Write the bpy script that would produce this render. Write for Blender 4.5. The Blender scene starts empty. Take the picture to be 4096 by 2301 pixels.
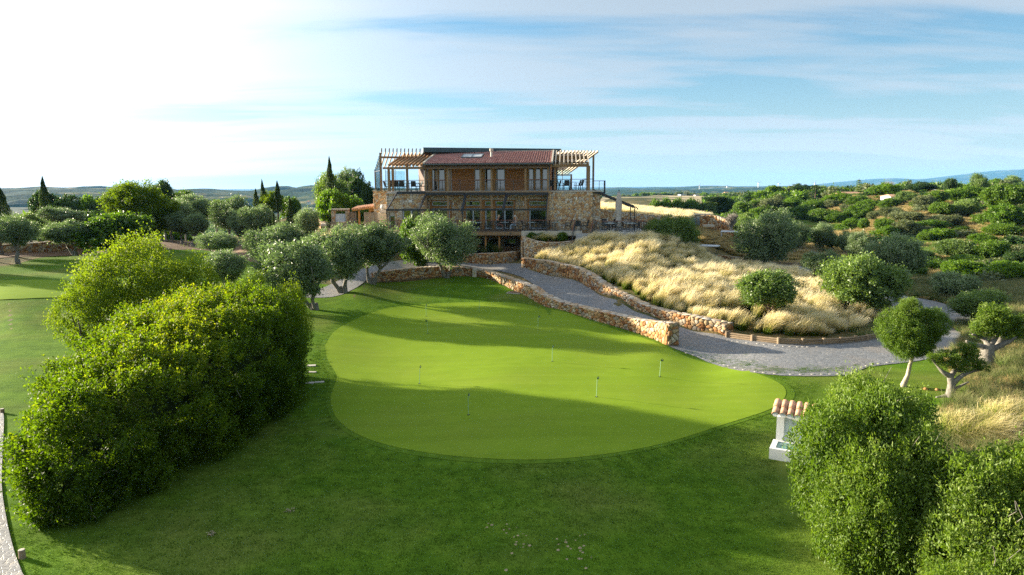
import bpy, math, random
import numpy as np
from mathutils import Vector, Matrix, Euler
from mathutils.geometry import delaunay_2d_cdt

scene = bpy.context.scene
COL = scene.collection
R = math.radians
rng = np.random.default_rng(7)
random.seed(7)

# ------------------------------------------------------------------ camera
F_PX, CX, CY = 2800.0, 2048.0, 1150.5
CAM_H = 8.3
cam_data = bpy.data.cameras.new('camera')
cam = bpy.data.objects.new('camera', cam_data)
COL.objects.link(cam)
cam_data.sensor_width = 36.0
cam_data.lens = 36.0 * F_PX / 4096.0
cam_data.clip_start = 0.1
cam_data.clip_end = 60000.0
CAM_R = (Matrix.Rotation(R(90 - 8.23), 4, 'X') @ Matrix.Rotation(R(-0.3), 4, 'Z'))
cam.matrix_world = Matrix.Translation((0, 0, CAM_H)) @ CAM_R
scene.camera = cam
C0 = Vector((0, 0, CAM_H))

# ------------------------------------------------------------------ light
SUN_EL, SUN_AZ = 11.8, -66.0        # azimuth from +Y, negative = to the left
SUN_DIR = Vector((math.sin(R(SUN_AZ)) * math.cos(R(SUN_EL)), math.cos(R(SUN_AZ)) * math.cos(R(SUN_EL)), math.sin(R(SUN_EL))))
sd = bpy.data.lights.new('sun', 'SUN')
sd.energy = 5.0
sd.angle = R(0.9)
sd.color = (1.0, 0.87, 0.66)
sun = bpy.data.objects.new('sun', sd)
COL.objects.link(sun)
sun.rotation_euler = SUN_DIR.to_track_quat('Z', 'Y').to_euler()

scene.view_settings.view_transform = 'Standard'
scene.view_settings.look = 'None'
scene.view_settings.gamma = 1.0
scene.view_settings.use_curve_mapping = False
scene.cycles.use_denoising = False
scene.view_settings.exposure = 2.07

world = bpy.data.worlds.new('World')
scene.world = world
world.use_nodes = True


class NT:
    """tiny node-tree helper"""
    def __init__(self, tree):
        self.t = tree
        self.t.nodes.clear()

    def n(self, kind, **kw):
        nd = self.t.nodes.new(kind)
        ins = kw.pop('ins', {})
        for k, v in kw.items():
            setattr(nd, k, v)
        for k, v in ins.items():
            if isinstance(v, bpy.types.NodeSocket):
                self.t.links.new(v, nd.inputs[k])
            else:
                nd.inputs[k].default_value = v
        return nd

    def math(self, op, a, b=0.0, clamp=False):
        nd = self.n('ShaderNodeMath', operation=op, use_clamp=clamp, ins={0: a, 1: b})
        return nd.outputs[0]

    def vmath(self, op, a, b=(0, 0, 0), out=0):
        return self.n('ShaderNodeVectorMath', operation=op, ins={0: a, 1: b}).outputs[out]

    def ramp(self, fac, stops, interp='LINEAR'):
        nd = self.n('ShaderNodeValToRGB', ins={0: fac})
        cr = nd.color_ramp
        cr.interpolation = interp
        while len(cr.elements) < len(stops):
            cr.elements.new(0.5)
        for e, (p, c) in zip(cr.elements, stops):
            e.position = p
            e.color = (c[0], c[1], c[2], 1) if not isinstance(c, (int, float)) else (c, c, c, 1)
        return nd.outputs[0]

    def noise(self, vec, scale, detail=3.0, rough=0.55, dist=0.0, out=0, dim='3D'):
        return self.n('ShaderNodeTexNoise', noise_dimensions=dim,
                      ins={'Vector': vec, 'Scale': scale, 'Detail': detail, 'Roughness': rough, 'Distortion': dist}).outputs[out]

    def mix(self, fac, a, b, mode='MIX'):
        nd = self.n('ShaderNodeMix', data_type='RGBA', blend_type=mode, ins={0: fac})
        for k, v in ((6, a), (7, b)):
            if isinstance(v, bpy.types.NodeSocket):
                self.t.links.new(v, nd.inputs[k])
            else:
                nd.inputs[k].default_value = (v[0], v[1], v[2], 1)
        return nd.outputs[2]


w = NT(world.node_tree)
geo = w.n('ShaderNodeTexCoord')
dirv = w.vmath('NORMALIZE', geo.outputs['Generated'])
sky = w.n('ShaderNodeTexSky', sky_type='NISHITA', sun_disc=False, sun_elevation=R(SUN_EL), sun_rotation=R(SUN_AZ),
          altitude=20.0, air_density=1.0, dust_density=0.6, ozone_density=1.6)
sep = w.n('ShaderNodeSeparateXYZ', ins={0: dirv})
zc = w.math('MAXIMUM', sep.outputs[2], 0.0)
zd = w.math('ADD', zc, 0.12)
px = w.math('DIVIDE', sep.outputs[0], zd)
py = w.math('DIVIDE', sep.outputs[1], zd)
pl = w.n('ShaderNodeCombineXYZ', ins={0: px, 1: py, 2: 0.0}).outputs[0]
# long cirrus streaks drawn out towards the right of the view
mp = w.n('ShaderNodeMapping', ins={0: pl, 'Rotation': (0, 0, R(-30)), 'Scale': (0.34, 1.1, 1.0), 'Location': (4.1, 0.9, 0)}).outputs[0]
n1 = w.noise(mp, 0.85, 4.0, 0.50, 1.1)
mp2 = w.n('ShaderNodeMapping', ins={0: pl, 'Rotation': (0, 0, R(-50)), 'Scale': (0.22, 0.70, 1.0), 'Location': (0.3, 2.4, 0)}).outputs[0]
n2 = w.noise(mp2, 3.2, 6.0, 0.62, 0.8)
nn = w.math('ADD', w.math('MULTIPLY', n1, 0.72), w.math('MULTIPLY', n2, 0.28))
cl = w.ramp(nn, [(0.31, 0.0), (0.55, 1.0)], 'EASE')
# thin bright veil around the sun
cosg = w.vmath('DOT_PRODUCT', dirv, tuple(SUN_DIR), out=1)
g1 = w.math('MAXIMUM', cosg, 0.0)
glow = w.math('POWER', g1, 4.0)
wob = w.math('ADD', cosg, w.math('MULTIPLY', w.math('SUBTRACT', n1, 0.5), 0.55))
veil = w.n('ShaderNodeMapRange', ins={0: wob, 1: 0.60, 2: 1.04, 3: 0.0, 4: 1.0}, interpolation_type='SMOOTHSTEP').outputs[0]
hz = w.math('POWER', w.math('SUBTRACT', 1.0, zc), 8.0)
m1 = w.math('MULTIPLY', cl, 0.88)
m2 = w.math('MAXIMUM', m1, w.math('MULTIPLY', hz, 0.92))
mask = w.math('SUBTRACT', 1.0, w.math('MULTIPLY', w.math('SUBTRACT', 1.0, m2), w.math('SUBTRACT', 1.0, veil)), clamp=True)
cb = w.math('ADD', w.math('ADD', 2.55, w.math('MULTIPLY', hz, 1.6)), w.math('MULTIPLY', glow, 9.0))
cc = w.mix(veil, (0.74, 0.87, 1.0), (1.0, 0.92, 0.95))
ccol = w.vmath('SCALE', cc)
w.t.links.new(cb, ccol.node.inputs['Scale'])
skyc = w.mix(1.0, sky.outputs[0], (0.36, 0.62, 0.77), 'MULTIPLY')
col = w.mix(mask, skyc, ccol)
bg = w.n('ShaderNodeBackground', ins={0: col, 1: 0.066})
out = w.n('ShaderNodeOutputWorld', ins={0: bg.outputs[0]})

# ------------------------------------------------------------------ helpers
def ray(px, py):
    d = CAM_R @ Vector((px - CX, CY - py, -F_PX))
    return d.normalized()


def onz(px, py, z):
    d = ray(px, py)
    t = (z - CAM_H) / d.z
    return C0 + d * t


def aty(px, py, y):
    d = ray(px, py)
    return C0 + d * (y / d.y)


def aty_w(px, py, p):
    """point on the ray with the same Y as p"""
    return aty(px, py, p.y)


def tag(o, label=None, cat=None, group=None, kind=None):
    if label: o['label'] = label
    if cat: o['category'] = cat
    if group: o['group'] = group
    if kind: o['kind'] = kind
    return o


def thing(name, label, cat, loc=(0, 0, 0), group=None, rz=0.0):
    o = bpy.data.objects.new(name, None)
    o.empty_display_size = 0.2
    o.location = loc
    o.rotation_euler = (0, 0, rz)
    COL.objects.link(o)
    return tag(o, label, cat, group)


def link(name, me, parent=None, loc=None, rot=None, scale=None):
    o = bpy.data.objects.new(name, me)
    COL.objects.link(o)
    if parent is not None: o.parent = parent
    if loc is not None: o.location = loc
    if rot is not None: o.rotation_euler = rot
    if scale is not None: o.scale = scale
    return o


def children(o):
    return [c for c in KIDS.get(o.name, [])]


KIDS = {}


def copy_tree(o, parent=None):
    c = o.copy()
    COL.objects.link(c)
    c.parent = parent
    for ch in list(o.children):
        copy_tree(ch, c)
    return c


def mesh_raw(name, verts, faces, mat=None, smooth=False, tone=None):
    me = bpy.data.meshes.new(name)
    me.from_pydata([tuple(v) for v in verts], [], faces)
    if mat: me.materials.append(mat)
    if smooth: me.polygons.foreach_set('use_smooth', [True] * len(me.polygons))
    if tone is not None:
        a = me.attributes.new('tone', 'FLOAT', 'POINT')
        a.data.foreach_set('value', np.asarray(tone, dtype=np.float32))
    me.update()
    return me


def mesh_quads(name, V, Q, mat=None, smooth=False, attrs=None):
    """V (n,3), Q (m,4) numpy"""
    me = bpy.data.meshes.new(name)
    n, m = len(V), len(Q)
    me.vertices.add(n)
    me.vertices.foreach_set('co', np.ascontiguousarray(V, dtype=np.float32).ravel())
    me.loops.add(m * 4)
    me.loops.foreach_set('vertex_index', np.ascontiguousarray(Q, dtype=np.int32).ravel())
    me.polygons.add(m)
    me.polygons.foreach_set('loop_start', np.arange(0, m * 4, 4, dtype=np.int32))
    me.polygons.foreach_set('loop_total', np.full(m, 4, dtype=np.int32))
    if smooth: me.polygons.foreach_set('use_smooth', np.ones(m, dtype=bool))
    if mat: me.materials.append(mat)
    for k, v in (attrs or {}).items():
        a = me.attributes.new(k, 'FLOAT', 'POINT')
        a.data.foreach_set('value', np.asarray(v, dtype=np.float32))
    me.update(calc_edges=True)
    return me


class MB:
    """collects simple solids and links them as ONE mesh object"""
    def __init__(self):
        self.v, self.f = [], []

    def add(self, vs, fs):
        b = len(self.v)
        self.v += [tuple(x) for x in vs]
        self.f += [tuple(b + i for i in f) for f in fs]
        return self

    def box(self, x0, x1, y0, y1, z0, z1):
        return self.add([(x0, y0, z0), (x1, y0, z0), (x1, y1, z0), (x0, y1, z0), (x0, y0, z1), (x1, y0, z1), (x1, y1, z1), (x0, y1, z1)],
                        [(0, 3, 2, 1), (4, 5, 6, 7), (0, 1, 5, 4), (1, 2, 6, 5), (2, 3, 7, 6), (3, 0, 4, 7)])

    def beam(self, p0, p1, wd, ht, up=(0, 0, 1)):
        p0, p1 = Vector(p0), Vector(p1)
        d = (p1 - p0).normalized()
        u = Vector(up)
        if abs(d.dot(u)) > 0.98: u = Vector((0, 1, 0))
        s = d.cross(u).normalized()
        u = s.cross(d).normalized()
        vs = []
        for p in (p0, p1):
            for a, b in ((-1, -1), (1, -1), (1, 1), (-1, 1)):
                vs.append(p + s * (a * wd / 2) + u * (b * ht / 2))
        return self.add(vs, [(0, 3, 2, 1), (4, 5, 6, 7), (0, 1, 5, 4), (1, 2, 6, 5), (2, 3, 7, 6), (3, 0, 4, 7)])

    def tube(self, pts, rs, n=8, cap=True):
        pts = [Vector(p) for p in pts]
        if isinstance(rs, (int, float)): rs = [rs] * len(pts)
        b = len(self.v)
        prev = None
        for i, p in enumerate(pts):
            d = (pts[min(i + 1, len(pts) - 1)] - pts[max(i - 1, 0)])
            d = d.normalized() if d.length > 1e-9 else Vector((0, 0, 1))
            if prev is None:
                s = d.cross(Vector((0.3, 1, 0.2))).normalized()
            else:
                s = (prev - d * prev.dot(d)).normalized()
            prev = s
            t = d.cross(s)
            for k in range(n):
                a = 2 * math.pi * k / n
                self.v.append(tuple(p + (s * math.cos(a) + t * math.sin(a)) * rs[i]))
        for i in range(len(pts) - 1):
            for k in range(n):
                k2 = (k + 1) % n
                self.f.append((b + i * n + k, b + i * n + k2, b + (i + 1) * n + k2, b + (i + 1) * n + k))
        if cap:
            self.f.append(tuple(b + k for k in range(n))[::-1])
            self.f.append(tuple(b + (len(pts) - 1) * n + k for k in range(n)))
        return self

    def lathe(self, prof, c=(0, 0), n=14):
        """prof: list of (r, z)"""
        b = len(self.v)
        for r_, z in prof:
            for k in range(n):
                a = 2 * math.pi * k / n
                self.v.append((c[0] + r_ * math.cos(a), c[1] + r_ * math.sin(a), z))
        for i in range(len(prof) - 1):
            for k in range(n):
                k2 = (k + 1) % n
                self.f.append((b + i * n + k, b + i * n + k2, b + (i + 1) * n + k2, b + (i + 1) * n + k))
        self.f.append(tuple(b + k for k in range(n))[::-1])
        self.f.append(tuple(b + (len(prof) - 1) * n + k for k in range(n)))
        return self

    def build(self, name, mat, parent=None, loc=None, smooth=False, label=None, rot=None):
        me = mesh_raw(name, self.v, self.f, mat, smooth)
        o = link(name, me, parent, loc, rot)
        if label: o['label'] = label
        return o


def catmull(pts, n=8):
    P = [np.array(p, dtype=float) for p in pts]
    P = [2 * P[0] - P[1]] + P + [2 * P[-1] - P[-2]]
    outp = []
    for i in range(1, len(P) - 2):
        for k in range(n):
            t = k / n
            a, b, c, d = P[i - 1], P[i], P[i + 1], P[i + 2]
            outp.append(0.5 * ((2 * b) + (c - a) * t + (2 * a - 5 * b + 4 * c - d) * t * t + (3 * b - a - 3 * c + d) * t ** 3))
    outp.append(P[-2])
    return outp


# ------------------------------------------------------------------ materials
def mat_new(name):
    m = bpy.data.materials.new(name)
    m.use_nodes = True
    return m, NT(m.node_tree)


def finish(nt, shader):
    nt.n('ShaderNodeOutputMaterial', ins={0: shader})


def principled(nt, col, rough=0.6, bump=None, bstr=0.3, bdist=0.02, spec=0.3, metal=0.0):
    ins = {'Base Color': col if isinstance(col, bpy.types.NodeSocket) else (*col, 1), 'Roughness': rough,
           'Specular IOR Level': spec, 'Metallic': metal}
    nd = nt.n('ShaderNodeBsdfPrincipled', ins=ins)
    if bump is not None:
        b = nt.n('ShaderNodeBump', ins={'Strength': bstr, 'Distance': bdist, 'Height': bump})
        nt.t.links.new(b.outputs[0], nd.inputs['Normal'])
    return nd.outputs[0]


def simple(name, col, rough=0.6, var=0.12, scale=3.0, bstr=0.0, bscale=40.0, spec=0.3, metal=0.0, rnd=0.0):
    m, t = mat_new(name)
    tc = t.n('ShaderNodeTexCoord').outputs['Object']
    nz = t.noise(tc, scale, 4.0)
    dark = tuple(c * (1 - var) for c in col)
    lite = tuple(min(1, c * (1 + var)) for c in col)
    c = t.ramp(nz, [(0.3, dark), (0.7, lite)])
    if rnd > 0:
        oi = t.n('ShaderNodeObjectInfo').outputs['Random']
        v = t.math('ADD', 1 - rnd, t.math('MULTIPLY', oi, 2 * rnd))
        vs = t.vmath('SCALE', c)
        t.t.links.new(v, vs.node.inputs['Scale'])
        c = vs
    bm = t.noise(tc, bscale, 3.0) if bstr > 0 else None
    finish(t, principled(t, c, rough, bm, bstr, 0.02, spec, metal))
    return m


M = {}


def build_mats():
    # --- grass surfaces
    def grass(name, c0, c1, c2, yel, fine, bstr, bdist, rough=0.75, stripes=None, mott=0.16):
        m, t = mat_new(name)
        p = t.n('ShaderNodeNewGeometry').outputs['Position']
        big = t.noise(p, mott, 3.0, 0.55)
        mid = t.noise(p, 1.3, 4.0, 0.6)
        fn = t.noise(p, fine, 2.0, 0.6)
        f = t.math('ADD', t.math('MULTIPLY', mid, 0.5), t.math('MULTIPLY', fn, 0.5))
        c = t.ramp(f, [(0.33, c0), (0.5, c1), (0.68, c2)])
        yy = t.ramp(big, [(0.46, 0.0), (0.66, 1.0)])
        c = t.mix(t.math('MULTIPLY', yy, yel[3]), c, yel[:3])
        st = t.noise(t.n('ShaderNodeMapping', ins={0: p, 'Rotation': (0, 0, R(24)), 'Scale': (0.35, 2.4, 1)}).outputs[0], 1.6, 3.0)
        mow = t.noise(t.n('ShaderNodeMapping', ins={0: p, 'Rotation': (0, 0, R(-17)), 'Scale': (0.05, 0.9, 1)}).outputs[0], 1.0, 4.0, 0.7)
        c = t.mix(t.ramp(mow, [(0.38, 0.30), (0.62, 0.0)]), c, tuple(x * 0.72 for x in c0))
        h = t.math('ADD', t.math('MULTIPLY', fn, 0.6), t.math('MULTIPLY', st, 0.9))
        finish(t, principled(t, c, 0.95, h, bstr, bdist, 0.03))
        return m
    M['lawn'] = grass('lawn_grass', (0.048, 0.110, 0.008), (0.088, 0.172, 0.012), (0.150, 0.250, 0.020), (0.18, 0.17, 0.05, 0.5), 26.0, 0.55, 0.05)
    M['green'] = grass('green_turf', (0.155, 0.245, 0.017), (0.180, 0.275, 0.020), (0.205, 0.30, 0.026), (0.20, 0.25, 0.035, 0.45), 40.0, 0.12, 0.01)
    M['fairway'] = grass('fairway_turf', (0.075, 0.14, 0.012), (0.10, 0.17, 0.02), (0.13, 0.20, 0.03), (0.17, 0.18, 0.06, 0.5), 8.0, 0.2, 0.05)
    M['collar'] = grass('green_collar', (0.075, 0.150, 0.012), (0.105, 0.19, 0.016), (0.14, 0.235, 0.02), (0.16, 0.2, 0.03, 0.4), 30.0, 0.4, 0.03)
    # --- dry soil with scrub
    m, t = mat_new('dry_scrub_soil')
    p = t.n('ShaderNodeNewGeometry').outputs['Position']
    a = t.noise(p, 0.09, 5.0, 0.6)
    b = t.noise(p, 1.7, 5.0, 0.65)
    f = t.math('ADD', t.math('MULTIPLY', a, 0.55), t.math('MULTIPLY', b, 0.45))
    c = t.ramp(f, [(0.36, (0.035, 0.055, 0.014)), (0.46, (0.085, 0.085, 0.03)), (0.55, (0.20, 0.145, 0.06)), (0.68, (0.34, 0.24, 0.12))])
    # far from the houses the land is wooded: dark tree cover with straw coloured fields between
    ln = t.n('ShaderNodeSeparateXYZ', ins={0: p}).outputs[1]
    far = t.n('ShaderNodeMapRange', ins={0: ln, 1: 300.0, 2: 600.0}).outputs[0]
    fa = t.noise(p, 0.0035, 6.0, 0.62)
    fb = t.noise(p, 0.035, 3.0, 0.6)
    ff = t.math('ADD', t.math('MULTIPLY', fa, 0.7), t.math('MULTIPLY', fb, 0.3))
    fc = t.ramp(ff, [(0.44, (0.014, 0.032, 0.010)), (0.57, (0.028, 0.052, 0.014)), (0.60, (0.13, 0.11, 0.05)), (0.67, (0.30, 0.23, 0.12))])
    c = t.mix(far, c, fc)
    finish(t, principled(t, c, 0.9, t.noise(p, 9.0, 4.0), 0.6, 0.08, 0.1))
    M['soil'] = m
    # hills
    m, t = mat_new('wooded_hills')
    p = t.n('ShaderNodeNewGeometry').outputs['Position']
    fa = t.noise(p, 0.0032, 6.0, 0.66)
    fb = t.noise(p, 0.02, 5.0, 0.65)
    ff = t.math('ADD', t.math('MULTIPLY', fa, 0.6), t.math('MULTIPLY', fb, 0.4))
    c = t.ramp(ff, [(0.40, (0.010, 0.026, 0.009)), (0.52, (0.024, 0.050, 0.014)), (0.56, (0.10, 0.11, 0.04)), (0.64, (0.34, 0.26, 0.13))])
    finish(t, principled(t, c, 0.95, fb, 0.8, 8.0, 0.05))
    M['hill'] = m
    # sandy field with planted rows
    m, t = mat_new('sandy_field')
    p = t.n('ShaderNodeNewGeometry').outputs['Position']
    wv = t.n('ShaderNodeTexWave', wave_type='BANDS', bands_direction='DIAGONAL', ins={0: p, 'Scale': 0.035, 'Distortion': 2.2, 'Detail': 2.0, 'Detail Scale': 0.4}).outputs[0]
    nz = t.noise(p, 0.05, 4.0)
    c = t.ramp(t.math('ADD', t.math('MULTIPLY', wv, 0.55), t.math('MULTIPLY', nz, 0.45)), [(0.25, (0.16, 0.14, 0.06)), (0.42, (0.40, 0.31, 0.17)), (0.7, (0.52, 0.42, 0.25))])
    finish(t, principled(t, c, 0.95, None))
    M['field'] = m
    # bark-mulch under olives
    M['mulch'] = simple('bark_mulch', (0.17, 0.10, 0.055), 0.95, 0.45, 6.0, 0.6, 30.0)
    # --- cobbles
    def cobble(name, scale, c0, c1, c2, warm):
        m, t = mat_new(name)
        p = t.n('ShaderNodeNewGeometry').outputs['Position']
        wp = t.vmath('ADD', p, t.vmath('SCALE', t.noise(p, 0.5, 2.0, out=1)))
        v = t.n('ShaderNodeTexVoronoi', feature='F1', ins={'Vector': p, 'Scale': scale, 'Randomness': 0.75})
        e = t.n('ShaderNodeTexVoronoi', feature='DISTANCE_TO_EDGE', ins={'Vector': p, 'Scale': scale, 'Randomness': 0.75}).outputs[0]
        tone = t.n('ShaderNodeSeparateColor', ins={0: v.outputs['Color']}).outputs[0]
        c = t.ramp(tone, [(0.0, c0), (0.55, c1), (0.93, c2), (1.0, (0.34, 0.32, 0.29))])
        big = t.noise(p, 0.35, 4.0, 0.6)
        c = t.mix(t.ramp(big, [(0.48, 0.0), (0.68, 0.55)]), c, warm)
        j = t.ramp(e, [(0.0, 0.35), (0.09, 1.0)])
        joint = t.mix(j, (0.07, 0.068, 0.055), c)
        finish(t, principled(t, joint, 0.62, j, 0.8, 0.02, 0.35))
        return m
    M['cobble'] = cobble('grey_cobbles', 8.5, (0.175, 0.182, 0.192), (0.215, 0.222, 0.234), (0.26, 0.265, 0.275), (0.30, 0.25, 0.20))
    # --- stone
    def stone(name, cols, sc=6.0):
        m, t = mat_new(name)
        tn = t.n('ShaderNodeAttribute', attribute_name='tone').outputs['Fac']
        p = t.n('ShaderNodeNewGeometry').outputs['Position']
        nz = t.noise(p, sc, 5.0, 0.6)
        c = t.ramp(t.math('ADD', tn, t.math('MULTIPLY', t.math('SUBTRACT', nz, 0.5), 0.20)), cols)
        n2_ = t.noise(p, 22.0, 4.0, 0.65)
        vs = t.vmath('SCALE', c)
        t.t.links.new(t.math('ADD', 0.72, t.math('MULTIPLY', n2_, 0.56)), vs.node.inputs['Scale'])
        finish(t, principled(t, vs, 0.85, n2_, 0.5, 0.02, 0.15))
        return m
    M['stone'] = stone('orange_rubble', [(0.0, (0.17, 0.075, 0.03)), (0.2, (0.33, 0.155, 0.06)), (0.4, (0.40, 0.23, 0.10)), (0.6, (0.48, 0.34, 0.18)), (0.8, (0.27, 0.22, 0.17)), (1.0, (0.52, 0.45, 0.33))])
    M['fstone'] = stone('facade_rubble', [(0.0, (0.32, 0.17, 0.08)), (0.2, (0.48, 0.28, 0.13)), (0.4, (0.58, 0.40, 0.21)), (0.6, (0.61, 0.49, 0.31)), (0.8, (0.43, 0.39, 0.34)), (1.0, (0.66, 0.60, 0.49))])
    M['cap'] = stone('pale_cap_stone', [(0.0, (0.36, 0.22, 0.12)), (0.4, (0.50, 0.38, 0.25)), (0.75, (0.42, 0.37, 0.31)), (1.0, (0.58, 0.52, 0.43))])
    M['mortar'] = simple('mortar', (0.20, 0.15, 0.10), 0.95, 0.3, 8.0, 0.5, 40.0)
    M['fmortar'] = simple('facade_mortar', (0.34, 0.27, 0.19), 0.95, 0.25, 8.0, 0.5, 40.0)
    M['lime'] = simple('pale_limestone', (0.52, 0.47, 0.38), 0.8, 0.12, 2.0, 0.2)
    M['concrete'] = simple('pale_concrete', (0.45, 0.44, 0.42), 0.85, 0.1, 1.5, 0.1)
    M['render'] = simple('white_render', (0.80, 0.79, 0.76), 0.8, 0.05, 2.0, 0.1)
    M['blue_render'] = simple('blue_grey_render', (0.26, 0.34, 0.38), 0.8, 0.05, 2.0)
    # --- timber
    def timber(name, col, var=0.25, rough=0.7, rnd=0.12, sc=(1.5, 1.5, 14.0)):
        m, t = mat_new(name)
        tc = t.n('ShaderNodeTexCoord').outputs['Object']
        mpn = t.n('ShaderNodeMapping', ins={0: tc, 'Scale': sc}).outputs[0]
        nz = t.noise(mpn, 1.6, 5.0, 0.65, 0.4)
        c = t.ramp(nz, [(0.3, tuple(x * (1 - var) for x in col)), (0.7, tuple(min(1, x * (1 + var)) for x in col))])
        oi = t.n('ShaderNodeObjectInfo').outputs['Random']
        vs = t.vmath('SCALE', c)
        t.t.links.new(t.math('ADD', 1 - rnd, t.math('MULTIPLY', oi, 2 * rnd)), vs.node.inputs['Scale'])
        finish(t, principled(t, vs, rough, nz, 0.25, 0.01, 0.25))
        return m
    M['timber'] = timber('weathered_timber', (0.28, 0.185, 0.10), sc=(8, 8, 1.2))
    M['timber_y'] = timber('golden_timber', (0.36, 0.19, 0.06), sc=(8, 8, 1.2))
    M['rafter'] = timber('brown_rafter', (0.36, 0.21, 0.10), sc=(8, 1.2, 8))
    M['rafter_pale'] = timber('pale_rafter', (0.54, 0.46, 0.36), sc=(8, 1.2, 8))
    M['cladding'] = timber('red_brown_cladding', (0.42, 0.19, 0.07), 0.18, sc=(1.0, 4, 14))
    M['frame_wood'] = timber('orange_window_frame', (0.42, 0.21, 0.07), 0.12)
    M['deck'] = timber('deck_timber', (0.20, 0.14, 0.09), sc=(1.2, 8, 8))
    M['fence'] = timber('grey_fence_board', (0.23, 0.185, 0.14), 0.3, sc=(8, 8, 1.2), rnd=0.2)
    M['log'] = timber('edging_log', (0.26, 0.19, 0.12), 0.3, sc=(1, 8, 8), rnd=0.2)
    # --- metals etc
    M['black'] = simple('black_steel', (0.018, 0.021, 0.027), 0.4, 0.1, spec=0.5)
    M['rail'] = simple('dark_rail_steel', (0.045, 0.05, 0.055), 0.45, 0.1, spec=0.5)
    M['handrail'] = simple('red_brown_handrail', (0.20, 0.075, 0.04), 0.5, 0.15)
    M['fascia'] = simple('blue_grey_zinc', (0.045, 0.085, 0.10), 0.45, 0.12, 1.0, spec=0.5, metal=0.3)
    M['gutter'] = simple('grey_gutter', (0.10, 0.12, 0.13), 0.4, 0.08, spec=0.5)
    M['alu'] = simple('grey_blue_aluminium', (0.42, 0.50, 0.56), 0.4, 0.06, spec=0.5)
    M['soffit'] = simple('brown_soffit', (0.085, 0.045, 0.028), 0.7, 0.15)
    M['white'] = simple('white_paint', (0.78, 0.78, 0.76), 0.5, 0.04)
    M['chair'] = simple('dark_wicker', (0.040, 0.046, 0.050), 0.55, 0.2, 20.0, 0.3, 120.0)
    M['chair_lit'] = simple('sunlit_wicker', (0.14, 0.15, 0.13), 0.6, 0.2, 20.0, 0.3, 120.0)  # lighter copy of the dark wicker, sunlight put into its colour
    M['tabletop'] = simple('grey_blue_tabletop', (0.34, 0.42, 0.43), 0.25, 0.06, spec=0.5)
    M['canvas'] = simple('beige_canvas', (0.52, 0.47, 0.40), 0.85, 0.12, 5.0, 0.2, 60.0)
    M['awning'] = simple('green_pink_awning', (0.30, 0.20, 0.13), 0.7, 0.2, 1.5)
    M['skin'] = simple('skin', (0.50, 0.27, 0.18), 0.6, 0.06)
    M['hat'] = simple('straw_hat', (0.55, 0.38, 0.20), 0.8, 0.1)
    M['cloth_green'] = simple('dark_green_jacket', (0.03, 0.045, 0.035), 0.85, 0.1)
    M['cloth_pink'] = simple('cream_shirt', (0.55, 0.42, 0.36), 0.85, 0.1)
    M['cloth_blue'] = simple('light_blue_trousers', (0.35, 0.45, 0.58), 0.85, 0.1)
    M['cloth_red'] = simple('red_brown_trousers', (0.28, 0.12, 0.09), 0.85, 0.1)
    M['hair'] = simple('white_hair', (0.6, 0.56, 0.52), 0.9, 0.1)
    M['terracotta'] = simple('terracotta', (0.56, 0.32, 0.20), 0.8, 0.25, 5.0, 0.3, 60.0, rnd=0.18)
    M['cartgreen'] = simple('dark_green_cart_body', (0.01, 0.07, 0.055), 0.3, 0.05, spec=0.5)
    M['cartroof'] = simple('pale_cart_roof', (0.52, 0.55, 0.58), 0.5, 0.05)
    M['flagpole'] = simple('pale_green_pole', (0.30, 0.48, 0.28), 0.4, 0.1)
    M['disc'] = simple('dark_green_flag_disc', (0.005, 0.06, 0.045), 0.3, 0.05, spec=0.5)
    M['digit'] = simple('white_digit', (0.75, 0.80, 0.80), 0.5, 0.02)
    M['cup'] = simple('black_cup', (0.008, 0.008, 0.008), 0.8, 0.02)
    M['bark'] = simple('grey_olive_bark', (0.19, 0.175, 0.15), 0.95, 0.35, 7.0, 0.9, 16.0)
    M['bark_d'] = simple('brown_bark', (0.10, 0.075, 0.055), 0.95, 0.35, 7.0, 0.9, 16.0)
    M['bark_p'] = simple('pale_bark', (0.42, 0.36, 0.27), 0.9, 0.25, 5.0, 0.5, 12.0)
    M['dirt'] = simple('sandy_dirt', (0.42, 0.33, 0.20), 0.95, 0.2, 20.0, 0.6, 60.0)
    M['manhole'] = simple('brown_drain_cover', (0.13, 0.085, 0.06), 0.8, 0.2, 8.0)
    M['pavestone'] = simple('pale_stepping_stone', (0.48, 0.45, 0.40), 0.85, 0.15, 6.0, 0.3)
    M['screen'] = simple('sign_panel', (0.45, 0.52, 0.62), 0.4, 0.05)
    M['dark_hull'] = simple('dark_hull', (0.028, 0.042, 0.014), 1.0, 0.3, 3.0, spec=0.0)  # dark colour of the light-blocking hull added inside the hedge
    M['sett'] = simple('pale_sett', (0.34, 0.32, 0.29), 0.8, 0.2, 3.0)
    M['asphalt'] = simple('light_road', (0.22, 0.21, 0.19), 0.9, 0.1)
    # --- roof tile
    m, t = mat_new('red_roof_tile')
    oi = t.n('ShaderNodeObjectInfo').outputs['Random']
    p = t.n('ShaderNodeNewGeometry').outputs['Position']
    nz = t.noise(p, 5.0, 4.0, 0.6)
    f = t.math('ADD', t.math('MULTIPLY', nz, 0.8), t.math('MULTIPLY', oi, 0.2))
    c = t.ramp(f, [(0.35, (0.34, 0.14, 0.12)), (0.5, (0.48, 0.24, 0.20)), (0.7, (0.60, 0.39, 0.33))])
    finish(t, principled(t, c, 0.75, t.noise(p, 30.0, 3.0), 0.3, 0.01, 0.25))
    M['tile'] = m
    # --- glass
    m, t = mat_new('window_glass')
    sh = principled(t, (0.012, 0.018, 0.02), 0.04, None, spec=1.0)
    sh.node.inputs['IOR'].default_value = 1.9
    finish(t, sh)
    M['glass'] = m
    m, t = mat_new('clear_glass_screen')
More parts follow.
